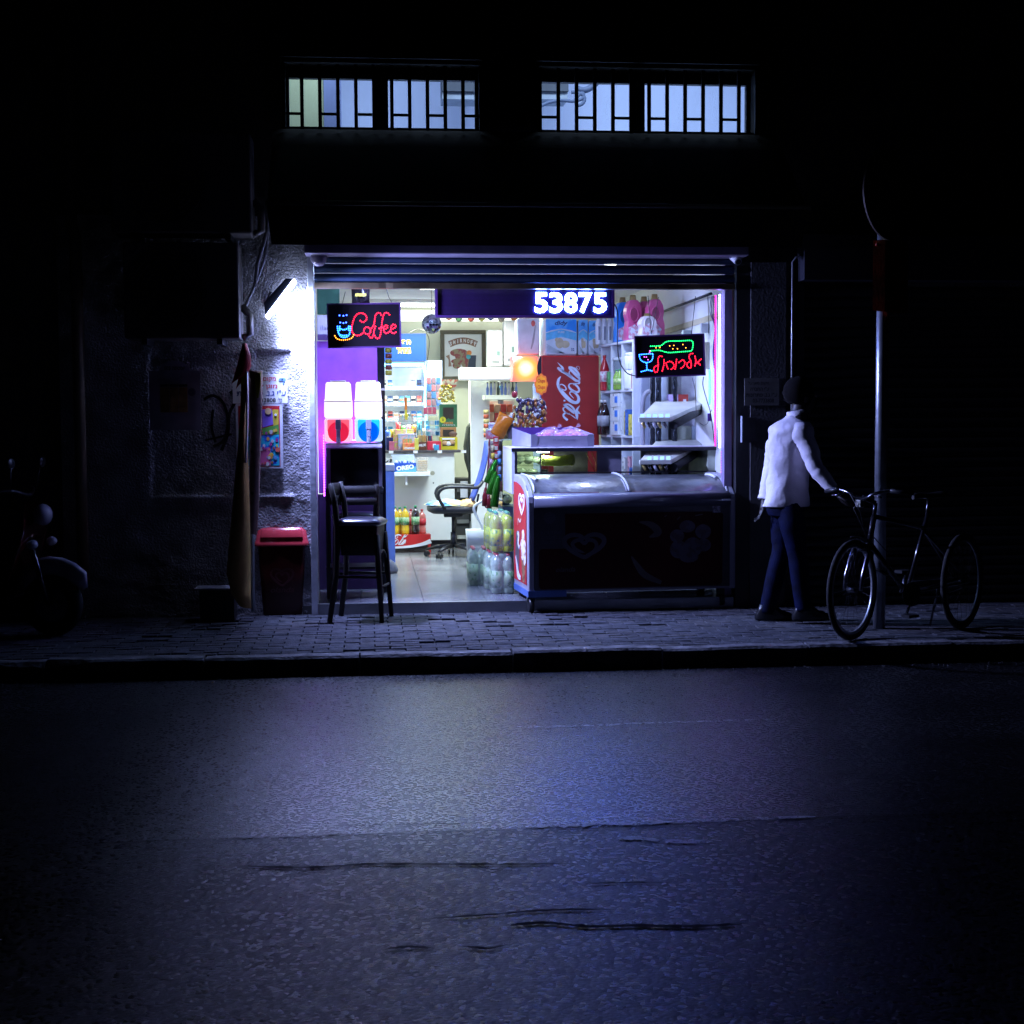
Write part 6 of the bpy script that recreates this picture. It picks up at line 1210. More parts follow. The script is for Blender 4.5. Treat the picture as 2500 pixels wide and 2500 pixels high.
mb = MB(); mb.disc(.075, h*.55, .03, .03, Fm, .004, .006, 14); obj('orange_dot', mb, pr('orangedot', (.8, .25, .05)), t); mb = MB(); mb.disc(.065, h*.47, .028, .028, Fm, .006, .008, 14); obj('blue_dot', mb, pr('bluedot', (.1, .5, .6)), t)
# mirror ball
p = P(1054, 791, 1.6); t = thing('mirror_ball', 'small mirrored disco ball hanging left of the number display', 'ornament', p); rr = random.Random(3); mb = MB(); r = .088
for j in range(12):
    for i in range(20):
        a0, a1 = math.pi*j/12, math.pi*(j+1)/12; b0, b1 = 2*math.pi*i/20, 2*math.pi*(i+1)/20; mb.m = rr.choice([0, 0, 1]); k = .97
        vs = [(r*math.sin(a)*math.cos(b_), r*math.sin(a)*math.sin(b_), r*math.cos(a)) for a, b_ in ((a0+.015, b0+.015), (a0+.015, b1-.015), (a1-.015, b1-.015), (a1-.015, b0+.015))]; mb.add(vs, [(0, 3, 2, 1)], False)
obj('mirror_tiles', mb, [mat('mirror_chip', (.6, .6, .65), .06, metal=1), mat('mirror_chip_dark', (.2, .2, .25), .1, metal=1)], t, kind='stuff'); obj('core', MB().ball((0, 0, 0), r*.97, 16, 10), mat('ball_grey', (.4, .4, .42), .3, metal=.5), t); obj('hanger', MB().cyl((0, 0, r*.97), (0, 0, CZ-p.z), .002, n=5), M_BP, t)
mb = MB(); mb.tube([P(x, y, 5.2) for x, y in spl([(1000, 812), (1022, 804), (1042, 815), (1048, 840), (1042, 890), (1040, 905)], 6)], .004, 5); one('lamp_cable', mb, M_BP, 'thin black cable hanging between the blue header and the mirror', 'cable')
t, w, h = boxthing('wall_sensor', 'tiny grey sensor on the bright strip above the counter', 'sensor', 997, 767, 1004, 780, 6.5, .03, M_DK)
t, w, h = boxthing('light_panel', 'bright white light panel along the top of the back wall', 'ceiling lamp', 975, 757, 1325, 783, 6.4, .1, glow('panel_glow', (.95, 1, .92), 1.6))
# -------- pillar, white box, shelves in the middle
t, w, h = boxthing('white_pillar', 'white pillar in the middle of the shop behind the swivel chair', 'pillar', 1150, 925, 1196, 1330, 5.0, .3, mat('pillar_white', (.8, .82, .8), .6, emit=0, var=.03), floor=FZ)
t, w, h = boxthing('wall_ac_unit', 'long white wall unit mounted high across the white pillar', 'wall unit', 1122, 897, 1256, 928, 4.6, .25, mat('unit_white', (.85, .86, .86), .35, var=.02), bev=.012)
area('unit_glow_lamp', P(1180, 800, 4.2), (0, 0, 0), .6, .3, 9, (.95, 1, .95)).rotation_euler = (R(20), 0, 0)
t = thing('round_shelf', 'white shelf with a rounded end carrying small bottles beside the pillar', 'shelf', P(1222, 968, 4.7)); 
mb = MB(); mb.prism([(-.17, 0), (.2, 0), (.2, .3), (-.1, .3), (-.16, .25), (-.19, .15)], fr((0, 0, -.035), (1, 0, 0), (0, 1, 0)), 0, .05); obj('shelf_board', mb, M_CRM, t, .004)
sb = t.location
for i in range(9):
    c = [(.2, .3, .65), (.2, .3, .65), (.6, .6, .65), (.06, .08, .06)][i % 4]; q = thing('small_bottle', '%s small bottle from the left in the row on the round shelf' % (['first', 'second', 'third', 'fourth', 'fifth', 'sixth', 'seventh', 'eighth', 'ninth'][i]), 'bottle', (sb.x-.14+i*.04, sb.y+.05, sb.z+.017), group='small bottles on the round shelf'); obj('bottle_body', MB().lathe([(.015, 0), (.016, .07), (.007, .1), (.007, .13)], n=8), pr('sb%d' % (i % 4), c), q); obj('cap', MB().lathe([(.009, .13), (.009, .142)], n=8), M_BP, q)
# red goods below on a back shelf
for i in range(3):
    for j in range(4):
        x0 = 1193+j*15; y1 = 1006+i*21; q, w, h = boxthing('red_snack_pack', '%s red snack pack from the left in the %s row behind the orange bag' % (cols[j], ['top', 'middle', 'bottom'][i]), 'snack pack', x0, y1-19, x0+13, y1, 5.3, .05, pr('rs%d' % ((i+j) % 3), [(.7, .16, .1), (.75, .5, .35), (.6, .08, .08)][(i+j) % 3]), group='red snack packs on the back shelf', part='pack')
t, w, h = boxthing('back_shelf', 'white shelf unit holding the red snack packs', 'shelf', 1192, 978, 1256, 1072, 5.36, .2, M_WH, part='shelf_back')
# plastic wrapped white packs above
M_WRP = mat('white_wrap', (.78, .8, .76), .3, bump=.3, bscale=12, var=.06)
for i, (a, b, c, d, lb) in enumerate(((1190, 805, 1228, 895, 'left white plastic wrapped pack on top of the white unit'), (1230, 782, 1262, 893, 'middle white plastic wrapped pack on top of the white unit'))):
    t, w, h = boxthing('wrapped_pack', lb, 'pack', a, b, c, d, 4.65, .2, M_WRP, part='wrapped_body', bev=.02); obj('print', MB().rect(-w*.2, w*.25, h*.1, h*.16, fr((0, -.001, 0)), 0, .002), pr('greymark', (.35, .4, .36)), t); obj('print', MB().rect(w*.1, w*.3, h*.3, h*.42, fr((0, -.001, 0)), 0, .002), pr('greenmark', (.25, .4, .33)), t)
t, w, h = boxthing('tissue_pack', 'tall white tissue pack with a small red figure left of the blue packs', 'pack', 1264, 776, 1318, 866, 2.75, .3, mat('tissue_white', (.8, .82, .86), .4, bump=.2), part='wrapped_body', bev=.02); obj('red_print', MB().disc(w*.2, h*.85, .02, .03, fr((0, -.001, 0)), 0, .003, 12), pr('redfig', (.7, .15, .12)), t); obj('grey_print', MB().ribbon([(w*.3, h*.8), (w*.2, h*.4), (w*.1, h*.15)], [.01, .02, .01], fr((0, -.001, 0))), pr('greyfig', (.4, .4, .42)), t)
# -------- cola fridge
gY = 2.55; x0, x1, z0, z1 = RC(1323, 868, 1462, 1100, gY); t = thing('cola_fridge', 'tall red Coca-Cola drinks fridge turned to the left with a glowing header', 'fridge', (x0, gY, FZ)); w = x1-x0; H = z1-FZ
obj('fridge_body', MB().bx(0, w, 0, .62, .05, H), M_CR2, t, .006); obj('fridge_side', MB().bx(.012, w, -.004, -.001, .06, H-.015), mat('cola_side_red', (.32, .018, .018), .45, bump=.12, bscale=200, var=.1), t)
s_ = 1/(7.154*SS(1390, gY)); Fk = fr((P(1323, 980, gY).x-x0, -.005, 0), (0, 0, 1), (-1, 0, 0))
zb0 = P(1390, 840+1300/7.154, gY).z-FZ; xm = P(1240+1060/7.154, 980, gY).x-x0
Fk = fr((xm, -.0045, zb0), (0, 0, 1), (-1, 0, 0)); mb = cola(MB(), Fk, s_); 
mb.v = [Vector((v.x, -.004-abs(v.y+.0045)-.001, v.z)) for v in mb.v]; obj('lettering', mb, mat('cola_script_white', (.62, .66, .85), .4), t)
mb = MB(); mb.tube([(xm+(1222-1060)*s_+.018*math.cos(a), -.006, zb0+(1300-425)*s_+.018*math.sin(a)) for a in [i*.52 for i in range(12)]], .002, 4, closed=True); obj('registered_ring', mb, MATS['cola_script_white'], t)
hz0, hz1 = P(1285, 929, gY).z-FZ, P(1285, 869, gY).z-FZ; mb = MB(); mb.ring([[(-.005-.04*math.sin(math.pi*(.06+.88*i/10)), yy, hz0+(hz1-hz0)*i/10) for i in range(11)]+[(-.002, yy, hz1), (-.002, yy, hz0)] for yy in (.0, .012)], True, True, True)
obj('header_end', mb, mat('header_end_black', (.02, .015, .03), .4), t)
# lit drum-shaped header in front of it (it faces left, its curved face is seen obliquely)
mb = MB(); ya, yb = .04, .62
xl = P(1246, 900, gY+.3).x-x0; xr = -.03
mb.ring([[(xx, .02-.0+.10*(1-math.cos(math.pi*(i/10-.5)))*1.0-.02, hz0+(hz1-hz0)*i/10) for i in range(11)]+[(xx, .3, hz1), (xx, .3, hz0)] for xx in (xl, (xl+xr)/2, xr)], True, True, True)
hdm = mat('header_lit_red', (.8, .1, .06), .3); nt = hdm.node_tree; b = nt.nodes['Principled BSDF']
gd = nt.nodes.new('ShaderNodeTexGradient'); gd.gradient_type = 'SPHERICAL'; mp_ = nt.nodes.new('ShaderNodeMapping'); tc_ = nt.nodes['Texture Coordinate']; nt.links.new(tc_.outputs['Generated'], mp_.inputs['Vector']); mp_.inputs['Location'].default_value = (-.8, 0, -.75); mp_.inputs['Scale'].default_value = (1.6, 0, 1.5)
nt.links.new(mp_.outputs['Vector'], gd.inputs['Vector']); cr_ = nt.nodes.new('ShaderNodeValToRGB'); e = cr_.color_ramp.elements; e[0].color = (1, .16, .16, 1); e[0].position = 0; e[1].color = (1, .95, .7, 1); e[1].position = .75; k_ = e.new(.45); k_.color = (1, .5, .06, 1)
nt.links.new(gd.outputs['Fac'], cr_.inputs['Fac']); nt.links.new(cr_.outputs['Color'], b.inputs['Emission Color']); b.inputs['Emission Strength'].default_value = 1.3
obj('header_light', mb, hdm, t)
obj('glass_door', MB().bx(-.02, -.004, .02, .6, .15, hz0-.02), mat('door_blue_glass', (.25, .3, .6), .15), t)
# toilet paper packs on the fridge
def tp(px0, px1, lb, dep=.5, y0=776):
    x, z, w, h = sgn(px0, y0, px1, 866, gY+.03); z = FZ+H+.002; h = P(1390, y0, gY).z-z; t = thing('toilet_paper_pack', lb, 'pack', (x, gY+.04, z)); F = fr((0, -.001, 0))
    obj('wrapped_body', MB().bx(-w/2, w/2, 0, dep, 0, h), mat('tissue_wrap', (.7, .76, .85), .3, bump=.3, bscale=10), t, .025, 3)
    obj('blue_print', MB().prism([(-w*.47, h*.62), (-w*.3, h*.68), (0, h*.72), (w*.3, h*.68), (w*.47, h*.62), (w*.47, h*.97), (-w*.47, h*.97)], F, 0, .002), pr('tpblue', (.03, .3, .85), (.15, .5, .9), 4, .5), t)
    obj('blue_print', MB().prism([(-w*.47, h*.4), (0, h*.5), (w*.47, h*.4), (w*.47, h*.6), (0, h*.7), (-w*.47, h*.6)], F, 0, .0015), pr('tplight', (.15, .55, .85)), t)
    obj('lettering', MB().text('didy', F, -w*.2, w*.2, h*.78, h*.93, .004, .03, .2), ink('navy', (.03, .06, .25)), t)
    if w > .12: obj('lettering', MB().text('PURE', F, -w*.1, w*.1, h*.6, h*.65, .005, .02), M_WP, t); obj('lettering', MB().text('32', F, w*.3, w*.4, h*.12, h*.2, .004, .02), ink('navy', (.03, .06, .25)), t)
    mb = MB(); mb.disc(-w*.05, h*.33, w*.13, h*.14, F, 0, .003, 16); mb.disc(w*.12, h*.3, w*.14, h*.1, F, 0, .0035, 16); mb.disc(-w*.14, h*.42, w*.06, h*.06, F, 0, .004, 12); obj('puppy_print', mb, pr('puppy', (.6, .5, .32)), t)
    mb = MB()
    for i in range(6): mb.ribbon([(-w*.45, h*(.1+i*.04)), (-w*.2, h*(.08+i*.02)), (w*.1, h*.06)], .006, F, 0, .003)
    obj('fold_print', mb, pr('foldgrey', (.45, .5, .55)), t)
tp(1331, 1410, 'large blue and white toilet paper pack on the cola fridge'); tp(1412, 1436, 'narrow end of a blue and white toilet paper pack in the middle', .4, 778); tp(1437, 1470, 'right hand blue and white toilet paper pack touching the white shelf', .4, 780)
# -------- cube shelf on the right
uY0, uY1 = 1.55, 2.57; ux = P(1545, 830, uY0).x; uz1 = P(1545, 828, uY0).z; n_r = 5
t = thing('cube_shelf', 'white cube shelf seen edge on, right of the cola fridge', 'shelf', (ux, uY0, FZ), R(7.5)); H = uz1-FZ; Lr = uY1-uY0; dp = .3; M_CU = mat('cube_white', (.72, .75, .82), .45, var=.03); th = .022
obj('side_board', MB().bx(0, dp, 0, th, 0, H), M_CU, t, .002); obj('side_board', MB().bx(0, dp, Lr-th, Lr, 0, H), M_CU, t, .002); obj('back_board', MB().bx(dp, dp+.006, 0, Lr, 0, H), mat('cube_back', (.35, .4, .52), .6), t)
for k in (1, 2): obj('divider', MB().bx(.001, dp, Lr*k/3-th/2, Lr*k/3+th/2, th, H-th), M_CU, t)
ys = [828, 949, 1063]; zr = [P(1545, y, uY0).z-FZ for y in ys]; zr = zr+[zr[2]-(zr[1]-zr[2])*1.0, 0]
for k, zz in enumerate(zr): obj('shelf_board', MB().bx(-.001, dp+.0, -.001, Lr+.001, max(0, zz-th), max(th, zz)), M_CU, t, .002)
zr = [q+FZ for q in zr]; cy = lambda k: Lr*(k+.5)/3
CS, SN = math.cos(R(7.5)), math.sin(R(7.5))
def CU(a, b): return (ux+a*CS-b*SN, uY0+a*SN+b*CS)
if 1: pass    # k=0 nearest (right), 2 farthest
def sbottle(lb, xx, yy, base, Hh, r, mb_, cap, labm, nm='bottle', grp=None):
    q_ = CU(xx, yy); t = thing(nm, lb, 'bottle', (q_[0], q_[1], base), group=grp); prof = [(r*.85, 0), (r, .03*Hh), (r, .6*Hh), (r*.8, .72*Hh), (r*.35, .87*Hh), (r*.3, .93*Hh)]; obj('bottle_body', MB().lathe(prof, n=14), mb_, t); obj('cap', MB().lathe([(r*.36, .93*Hh), (r*.36, Hh)], n=10), cap, t); obj('label_band', MB().lathe([(r*1.02, .25*Hh), (r*1.02, .55*Hh)], n=14), labm, t)
M_RDK = mat('red_drink', (.5, .01, .02), .1, clear=1)
sbottle('red drink bottle in the upper left cube', -.0, cy(2)+.04, zr[1], .34, .045, M_RDK, M_RED, pr('pinklab', (.6, .3, .35), (.7, .7, .7), 30)); 
for i, lb in ((0, 'left black cola bottle in the second row cube'), (1, 'right black cola bottle in the second row cube')): sbottle(lb, -.01, cy(2)+.1-i*.11, zr[2], .33, .045, M_DKD, M_WP, pr('silverlab', (.4, .4, .45)))
sbottle('small clear bottle with a blue cap in the lower left cube', ux+.05, cy(2)-.18, zr[2]-.32, .2, .035, film('clear_pet', (.7, .78, .85), .05, .3), mat('blue_cap', (.05, .08, .5), .4), M_WP) if False else None
t = thing('storage_tub', 'clear grey tub behind the green bottles in the upper middle cube', 'tub', (*CU(.1, cy(1)+.02), zr[1])); obj('tub', MB().lathe([(.1, 0), (.12, .27)], n=16), film('tub_grey', (.25, .3, .35), .2, .6), t); obj('lid', MB().lathe([(.125, .27), (.125, .3)], n=16), film('tub_lid', (.6, .65, .7), .2, .7), t)
for i in range(2): sbottle(('left', 'right')[i]+' small green bottle in the upper middle cube', -.0, cy(1)-.02-i*.09, zr[1], .19, .035, mat('green_drink', (.25, .45, .05), .15, clear=.8), M_CAPG, pr('greenlab', (.3, .5, .15), (.65, .65, .3), 30))
t = thing('paper_roll_stack', 'stack of white wrapped rolls in the upper right cube', 'roll', (*CU(.07, cy(0)-.0), zr[1])); 
for k, (r, a, b_) in enumerate(((.1, 0, .17), (.095, .172, .3), (.085, .302, .33))): obj('roll', MB().lathe([(r*.96, a), (r, a+.01), (r, b_-.01), (r*.96, b_)], n=20), M_WRP, t)
for k in range(3):
    q = thing('carton_pack', ['bottom', 'middle', 'top'][k]+' white printed carton in the second row middle cube', 'carton', (*CU(.07, cy(1)), zr[2]+k*.13), R(7.5)); obj('box_body', MB().bx(-.09, .08, -.13, .13, 0, .126), pr('carton', (.7, .72, .75), (.1, .11, .14), 26, .36), q, .003); obj('blue_sticker', MB().bx(-.093, -.091, -.1, -.02, .04, .1), pr('bluest', (.03, .2, .75)), q)
# detergent bottles on the cube shelf
def jug(lb, px, Y, c, nm='detergent_bottle', hh_=.42):
    xx = P(px, 760, Y).x; t = thing(nm, lb, 'bottle', (xx, Y, uz1+.002), R(12)); m = mat('jug_%s' % c[0], c[1], .28, clear=.4, var=.05); s = hh_/.42
    out = [(-.075, 0), (.075, 0), (.085, .03), (.088, .14), (.072, .2), (.08, .25), (.07, .32), (.04, .365), (.03, .372), (-.03, .372), (-.05, .36), (-.078, .3), (-.085, .24), (-.07, .18), (-.082, .1), (-.082, .02)]
    F = fr((0, -.045, 0)); pts = [(a*.95, b*s) for a, b in spl(out, 2, True)]; obj('jug_body', MB().prism(pts, F, -.09, 0), m, t, .018, 3)
    obj('cap', MB().lathe([(.034, .373*s), (.034, .38*s), (.03, .385*s), (.026, .42*s)], n=14), mat('gold_cap', (.35, .26, .1), .3, metal=.5), t)
    mb = MB(); mb.tube([(-.005+.042*math.cos(a), -.048, .24*s+.066*math.sin(a)) for a in [i*.3927 for i in range(16)]], .006, 6, closed=True); obj('handle_rim', mb, m, t); obj('handle_recess', MB().disc(-.005, .24*s, .04, .062, F, .001, .003, 20), mat('jug_dark_%s' % c[0], tuple(v*.55 for v in c[1]), .35), t)  # handle recess: flat disc, its shade put into a darkened jug colour
    obj('label', MB().prism([(-.06, .02), (.02, .02), (.05, .1), (0, .15), (-.06, .12)], F, 0, .004), pr('juglab', (.55, .6, .75), (.5, .25, .35), 22), t)
PK = ('pink', (.5, .07, .22)); jug('blue detergent jug with a gold cap on the cube shelf', 1520, 2.15, ('blue', (.02, .22, .75))); jug('left pink softener jug on the cube shelf', 1545, 1.9, PK); jug('pink softener jug half hidden between its two neighbours', 1572, 2.05, PK); jug('right pink softener jug on the cube shelf', 1598, 1.8, PK)
jug('small white softener jug in front of the hidden pink one', 1580, 1.72, ('white', (.65, .6, .68)), hh_=.24)
t = thing('white_bottle_pack', 'row of white bottles wrapped together left of the blue jug', 'pack', (P(1482, 820, 2.45).x, 2.45, uz1)); 
for i in range(4): obj('bottle', MB().lathe([(.03, 0), (.033, .02), (.033, .2), (.015, .26), (.015, .3)], c=(-.08+i*.055, .01*i, 0), n=12), mat('white_hdpe', (.8, .82, .88), .35), t)
for i in range(4): obj('label', MB().bx(-.08+i*.055-.01, -.08+i*.055+.01, -.036+.01*i, -.034+.01*i, .04, .17), pr('darklab', (.25, .27, .35)), t)
# -------- right of the shelf: pipes, doors, dark columns
for (px0, px1, Y, c, nm, lb) in ((1566, 1586, 1.42, (.3, .33, .42), 'grey_column', 'grey round column beside the cube shelf'), (1616, 1632, 1.46, (.55, .6, .66), 'pale_strip_board', 'pale narrow board between the dark tinsel columns'), (1639, 1664, 1.48, (.5, .6, .65), 'pale_board', 'pale blue green board behind the lower tray'), (1662, 1700, 1.5, (.6, .62, .7), 'white_door_panel', 'white door panel behind the trays')):
    t, w, h = boxthing(nm, lb, 'panel', px0, 880, px1, 1175, Y, .04, mat(nm, c, .5), floor=FZ)
for px0, px1, lb in ((1587, 1600, 'left dark tinsel column under the bottle sign'), (1601, 1615, 'middle dark tinsel column under the bottle sign'), (1641, 1654, 'right dark tinsel column under the bottle sign')):
    x, z, w, h = sgn(px0, 820, px1, 1175, 1.36); t = thing('tinsel_column', lb, 'column', (x, 1.36, z), group='dark tinsel columns'); mb = MB(); rr = random.Random(px0)
    mb.tube([(0, 0, h*i/30) for i in range(31)], [w/2*rr.uniform(.85, 1.1) for i in range(31)], 8); obj('tinsel', mb, mat('black_tinsel', (.02, .022, .03), .12, metal=.7, bump=1, bscale=55), t)
t, w, h = boxthing('dark_gap_post', 'thin blue black post between the two pale boards', 'post', 1632, 915, 1640, 1175, 1.45, .03, M_DK, floor=FZ)
mb = MB(); mb.tube([P(x, y, 1.34) for x, y in spl([(1588, 955), (1578, 960), (1570, 980), (1569, 1040), (1570, 1170)], 6)], .022, 8); one('grey_hose', mb, mat('grey_hose', (.2, .2, .24), .5), 'grey brown hose arching down beside the cube shelf', 'hose')
for px0, px1, c, lb in ((1655, 1688, (.38, .42, .32), 'greenish cupboard door behind the lower tray'), (1689, 1704, (.5, .6, .72), 'pale blue cupboard door edge'), (1708, 1735, (.42, .42, .3), 'olive cream cupboard door by the right wall')):
    t, w, h = boxthing('cupboard_door', lb, 'door', px0, 1040, px1, 1180, 1.44 if px0 < 1700 else 1.5, .03, mat('cup%d' % px0, c, .5), floor=FZ)
# sloping dispenser trays
def tray(lb, px0, py0, nb, Y=.42):
    s = SS(px0, Y); x, z = P(px0, py0, Y).x, P(px0, py0, Y).z; W_ = 78/s; t = thing('dispenser_tray', lb, 'tray', (x, Y, z)); D = 1.0; M_TR = mat('tray_grey', (.5, .49, .44), .5, bump=.1, var=.1); lift = .19; sk = .2
    obj('front_lip', MB().bx(0, W_, 0, .03, 0, .036), mat('lip_cream', (.55, .56, .46), .4), t, .003)
    mb = MB(); mb.add([(.01, .03, .036), (W_, .03, .036), (W_+.56, D, lift*1.0), (.34, D, lift), (.01, .03, 0), (W_, .03, -.0), (W_+.56, D, lift-.05), (.34, D, lift-.05)], [(0, 1, 2, 3), (4, 7, 6, 5), (0, 4, 5, 1), (1, 5, 6, 2), (2, 6, 7, 3), (3, 7, 4, 0)]); obj('tray_plate', mb, M_TR, t)
    mb = MB(); mb.tube([(W_+.03, .03, -.03), (W_+.03+.25, D*.5, -.03+lift*.42), (W_+.5, D, lift-.085)], [.034, .034, .03], 12); obj('black_tube', mb, mat('black_foam_tube', (.02, .02, .022), .8), t)
    for k in range(nb):
        a = W_*(.04+k*.2+(5-nb)*.2); obj('lit_label', MB().add([(a, -.002, .037), (a+W_*.13, -.002, .037), (a+W_*.15, .02, .066), (a+W_*.02, .02, .066), (a, .002, .037), (a+W_*.13, .002, .037), (a+W_*.15, .024, .066), (a+W_*.02, .024, .066)], [(0, 1, 2, 3), (4, 7, 6, 5), (0, 4, 5, 1), (1, 5, 6, 2), (2, 6, 7, 3), (3, 7, 4, 0)]), glow('label_glow', (.35, .6, 1), 1.3), t)
    for k in range(5): a = W_*(.12+k*.17); obj('nozzle', MB().tube([(a, .02, -.005), (a+.025, .03, -.05)], [.014, .012], 8), [MATS['brass'], M_CH, M_WP][k % 3], t)
    return t
tray('upper grey sloping tray with five lit labels and a black tube', 1560, 1030, 5); tray('lower copy of the grey tray standing in for its reflection, seen through the case', 1562, 1134, 4)  # second tray is built in place of a mirror reflection
t, w, h = boxthing('red_carton', 'small carton, lilac front and red side, lying on the upper tray', 'carton', 1634, 963, 1656, 987, 1.35, .12, mat('lilac_card', (.55, .42, .7), .5)); obj('red_side', MB().bx(w/2+.001, w/2+.09, .0, .1, 0, h), pr('carton_red', (.35, .03, .02)), t); obj('label', MB().rect(w/2+.045, w/2+.07, .02, h*.5, fr((0, -.001, 0)), 0, .002), M_WP, t)
t = thing('purple_tag', 'small purple tag hanging on a wire by the magenta strip', 'tag', P(1732, 1018, .4)); obj('tag', MB().bx(-.015, .015, 0, .004, -.035, .03), mat('purple_card', (.12, .02, .4), .5), t)
# neon oval on the right wall
p = P(1733, 945, .75); t = thing('neon_oval', 'thin oval blue neon ring seen edge on at the right wall', 'neon light', p); mb = MB(); mb.tube([(.02*math.cos(a), .06*math.cos(a), .15*math.sin(a)) for a in [i*.196 for i in range(32)]], .004, 6, closed=True); obj('neon_tube', mb, glow('neon_cyan', (.04, .3, 1), 5), t); obj('mount', MB().bx(.03, .04, -.05, .07, -.02, .02), M_WP, t)
for k, (a, b, c, d, col, lb) in enumerate(((1668, 806, 1690, 818, (.6, .7, .65), 'white green box on top of the dark gap at the right'), (1712, 789, 1732, 812, (.7, .72, .75), 'white and black adapter box above the bottle sign'), (1722, 835, 1742, 900, (.5, .45, .35), 'beige bag hanging at the right wall'))):
    t, w, h = boxthing('wall_box', lb, 'box', a, b, c, d, .9, .06, mat('wb%d' % k, col, .5))
mb = MB()
for k in range(3): mb.tube([P(x, y, .6) for x, y in spl([(1738+k*3, 722), (1733+k*4, 760), (1745, 800), (1740+k*2, 860), (1744, 900)], 5)], .004, 5)
one('wire_bundle', mb, mat('violet_wire', (.3, .2, .5), .5), 'bundle of violet grey wires along the right jamb', 'wire')
# -------- middle stack by the case
oY = 1.9
t = thing('orange_snack_bag', 'crumpled orange snack bag leaning over the clear boxes', 'bag', P(1210, 1068, oY), rot=(0, R(28), 0)); M_OR = mat('orange_foil', (.6, .17, .015), .25, bump=.8, bscale=14, var=.2); obj('bag', MB().ring([[(a*.085*s, -.03*q, zz), (0, -.05*q, zz), (.085*s, -.03*q, zz), (.085*s, .03*q, zz), (-.085*s, .03*q, zz), (-.085*s, -.03*q, zz)] for a in (-1,) for zz, s, q in ((0, .9, .1), (.03, .8, .8), (.12, .75, 1), (.2, .85, .7), (.23, .95, .1))], True, True, True), M_OR, t)
gx0, gx1, gz0, gz1 = RC(1226, 1072, 1300, 1205, oY-.1); t = thing('glass_counter', 'glass display counter holding pale wrapped goods behind the serving case', 'display case', (gx0, oY-.1, FZ)); w = gx1-gx0+.15; H = gz1-FZ
obj('base', MB().bx(0, w, 0, .5, 0, gz0-FZ-.12), mat('counter_dark_blue', (.05, .07, .12), .5), t); obj('glass_front', MB().bx(0, w, 0, .005, gz0-FZ-.119, H-.012), pane('counter_glass', (.9, .95, .88), .15), t); obj('glass_side', MB().bx(0, .005, .006, .5, gz0-FZ-.119, H-.012), MATS['counter_glass'], t); obj('glass_top', MB().bx(-.01, w, -.01, .5, H-.011, H), film('glass_top', (.55, .65, .6), .05, .5), t); obj('glass_shelf', MB().bx(.006, w, .01, .48, (gz0+gz1)/2-FZ, (gz0+gz1)/2-FZ+.006), MATS['counter_glass'], t)
rr = random.Random(9)
for k in range(8): obj('wrapped_good', MB().ball((.06+(k % 4)*.1, .1+rr.uniform(0, .1), (gz0-FZ-.06 if k < 4 else (gz0+gz1)/2-FZ+.05)), (.045, .05, .04), 8, 5), [film('goods_a', (.6, .6, .45), .2, .7), film('goods_b', (.5, .42, .35), .2, .7), film('goods_c', (.55, .65, .5), .2, .7)][k % 3], t)
GT = FZ+H
def jar(lb, px, wpx, py0, m, capm, Y=oY, nm='sweet_jar', base=None):
    base = base or GT+.001; p = P(px, py0, Y); s = SS(px, Y); t = thing(nm, lb, 'jar', (p.x, Y, base)); h = p.z-base; r = wpx/2/s
    obj('jar_body', MB().bx(-r, r, 0, 2*r, 0, h*.86), m, t, .006); obj('lid', MB().bx(-r*1.04, r*1.04, -.003, 2*r, h*.865, h), capm, t, .004)
jar('clear box of dark sweets on the glass counter', 1252, 26, 1030, film('box_dark', (.12, .1, .12), .1, .7), M_WP); jar('clear box of tan biscuits left of the lollipops', 1236, 22, 1015, film('box_tan', (.45, .38, .25), .1, .7), M_WP, oY+.15)
jar('small red and grey pack at the left end of the glass counter', 1200, 26, 1048, pr('redgrey', (.4, .38, .45), (.5, .12, .15), 18), film('tub_lid', (.6, .65, .7), .2, .7), oY-.02); jar('blue and white pack under the orange bag', 1206, 24, 1032, pr('bluewhite', (.4, .45, .6), (.08, .15, .4), 20), M_WP, oY+.2)
jar('bright blue carton standing behind the clear boxes', 1251, 9, 1008, mat('sky_blue_card', (.02, .4, .85), .4, emit=.15, ecol=(.02, .4, 1)), M_WP, oY+.1); jar('tall clear tube of red sweets beside the bun carton', 1268, 9, 1000, film('tube_redviolet', (.25, .06, .12), .1, .7), M_CH, oY-.05); jar('tall dark tube beside the red one', 1276, 8, 1000, film('tube_dark', (.12, .1, .18), .1, .75), M_CH, oY-.05)
# lollipop tree
t = thing('lollipop_stand', 'round stand bristling with dark and amber wrapped lollipops, orange flower sign on top', 'stand', P(1300, 1035, 1.7)); rr = random.Random(12); 
obj('stem', MB().cyl((0, 0, -.25), (0, 0, .15), .012), M_CH, t); LC = [mat('lolly_amber', (.35, .12, .02), .15, clear=1), mat('lolly_dark', (.05, .03, .08), .15, clear=1), mat('lolly_red', (.3, .02, .03), .15, clear=1), mat('lolly_silver', (.4, .38, .45), .2, metal=.7)]
for i in range(170):
    a = rr.uniform(-2.9, .4); b_ = rr.uniform(0, .24); r = rr.uniform(.09, .15)*(1.1-abs(b_-.1)*1.5); q = (r*math.cos(a)-.03, r*math.sin(a), b_-.02)
    c = 0 if b_ < .12 else 1; c = c if rr.random() < .6 else rr.randrange(4); obj('lollipop', MB().ball(q, (.016, .016, .02), 7, 5), LC[c], t)
x, z, w, h = sgn(1303, 915, 1333, 963, 1.7); F = fr((x-t.location.x, -.1, z+h/2-t.location.z)); fl = [(w*.52*(1+.08*math.cos(8*a))*math.cos(a), h*.52*(1+.08*math.cos(8*a))*math.sin(a)) for a in [i*math.pi/20 for i in range(40)]]
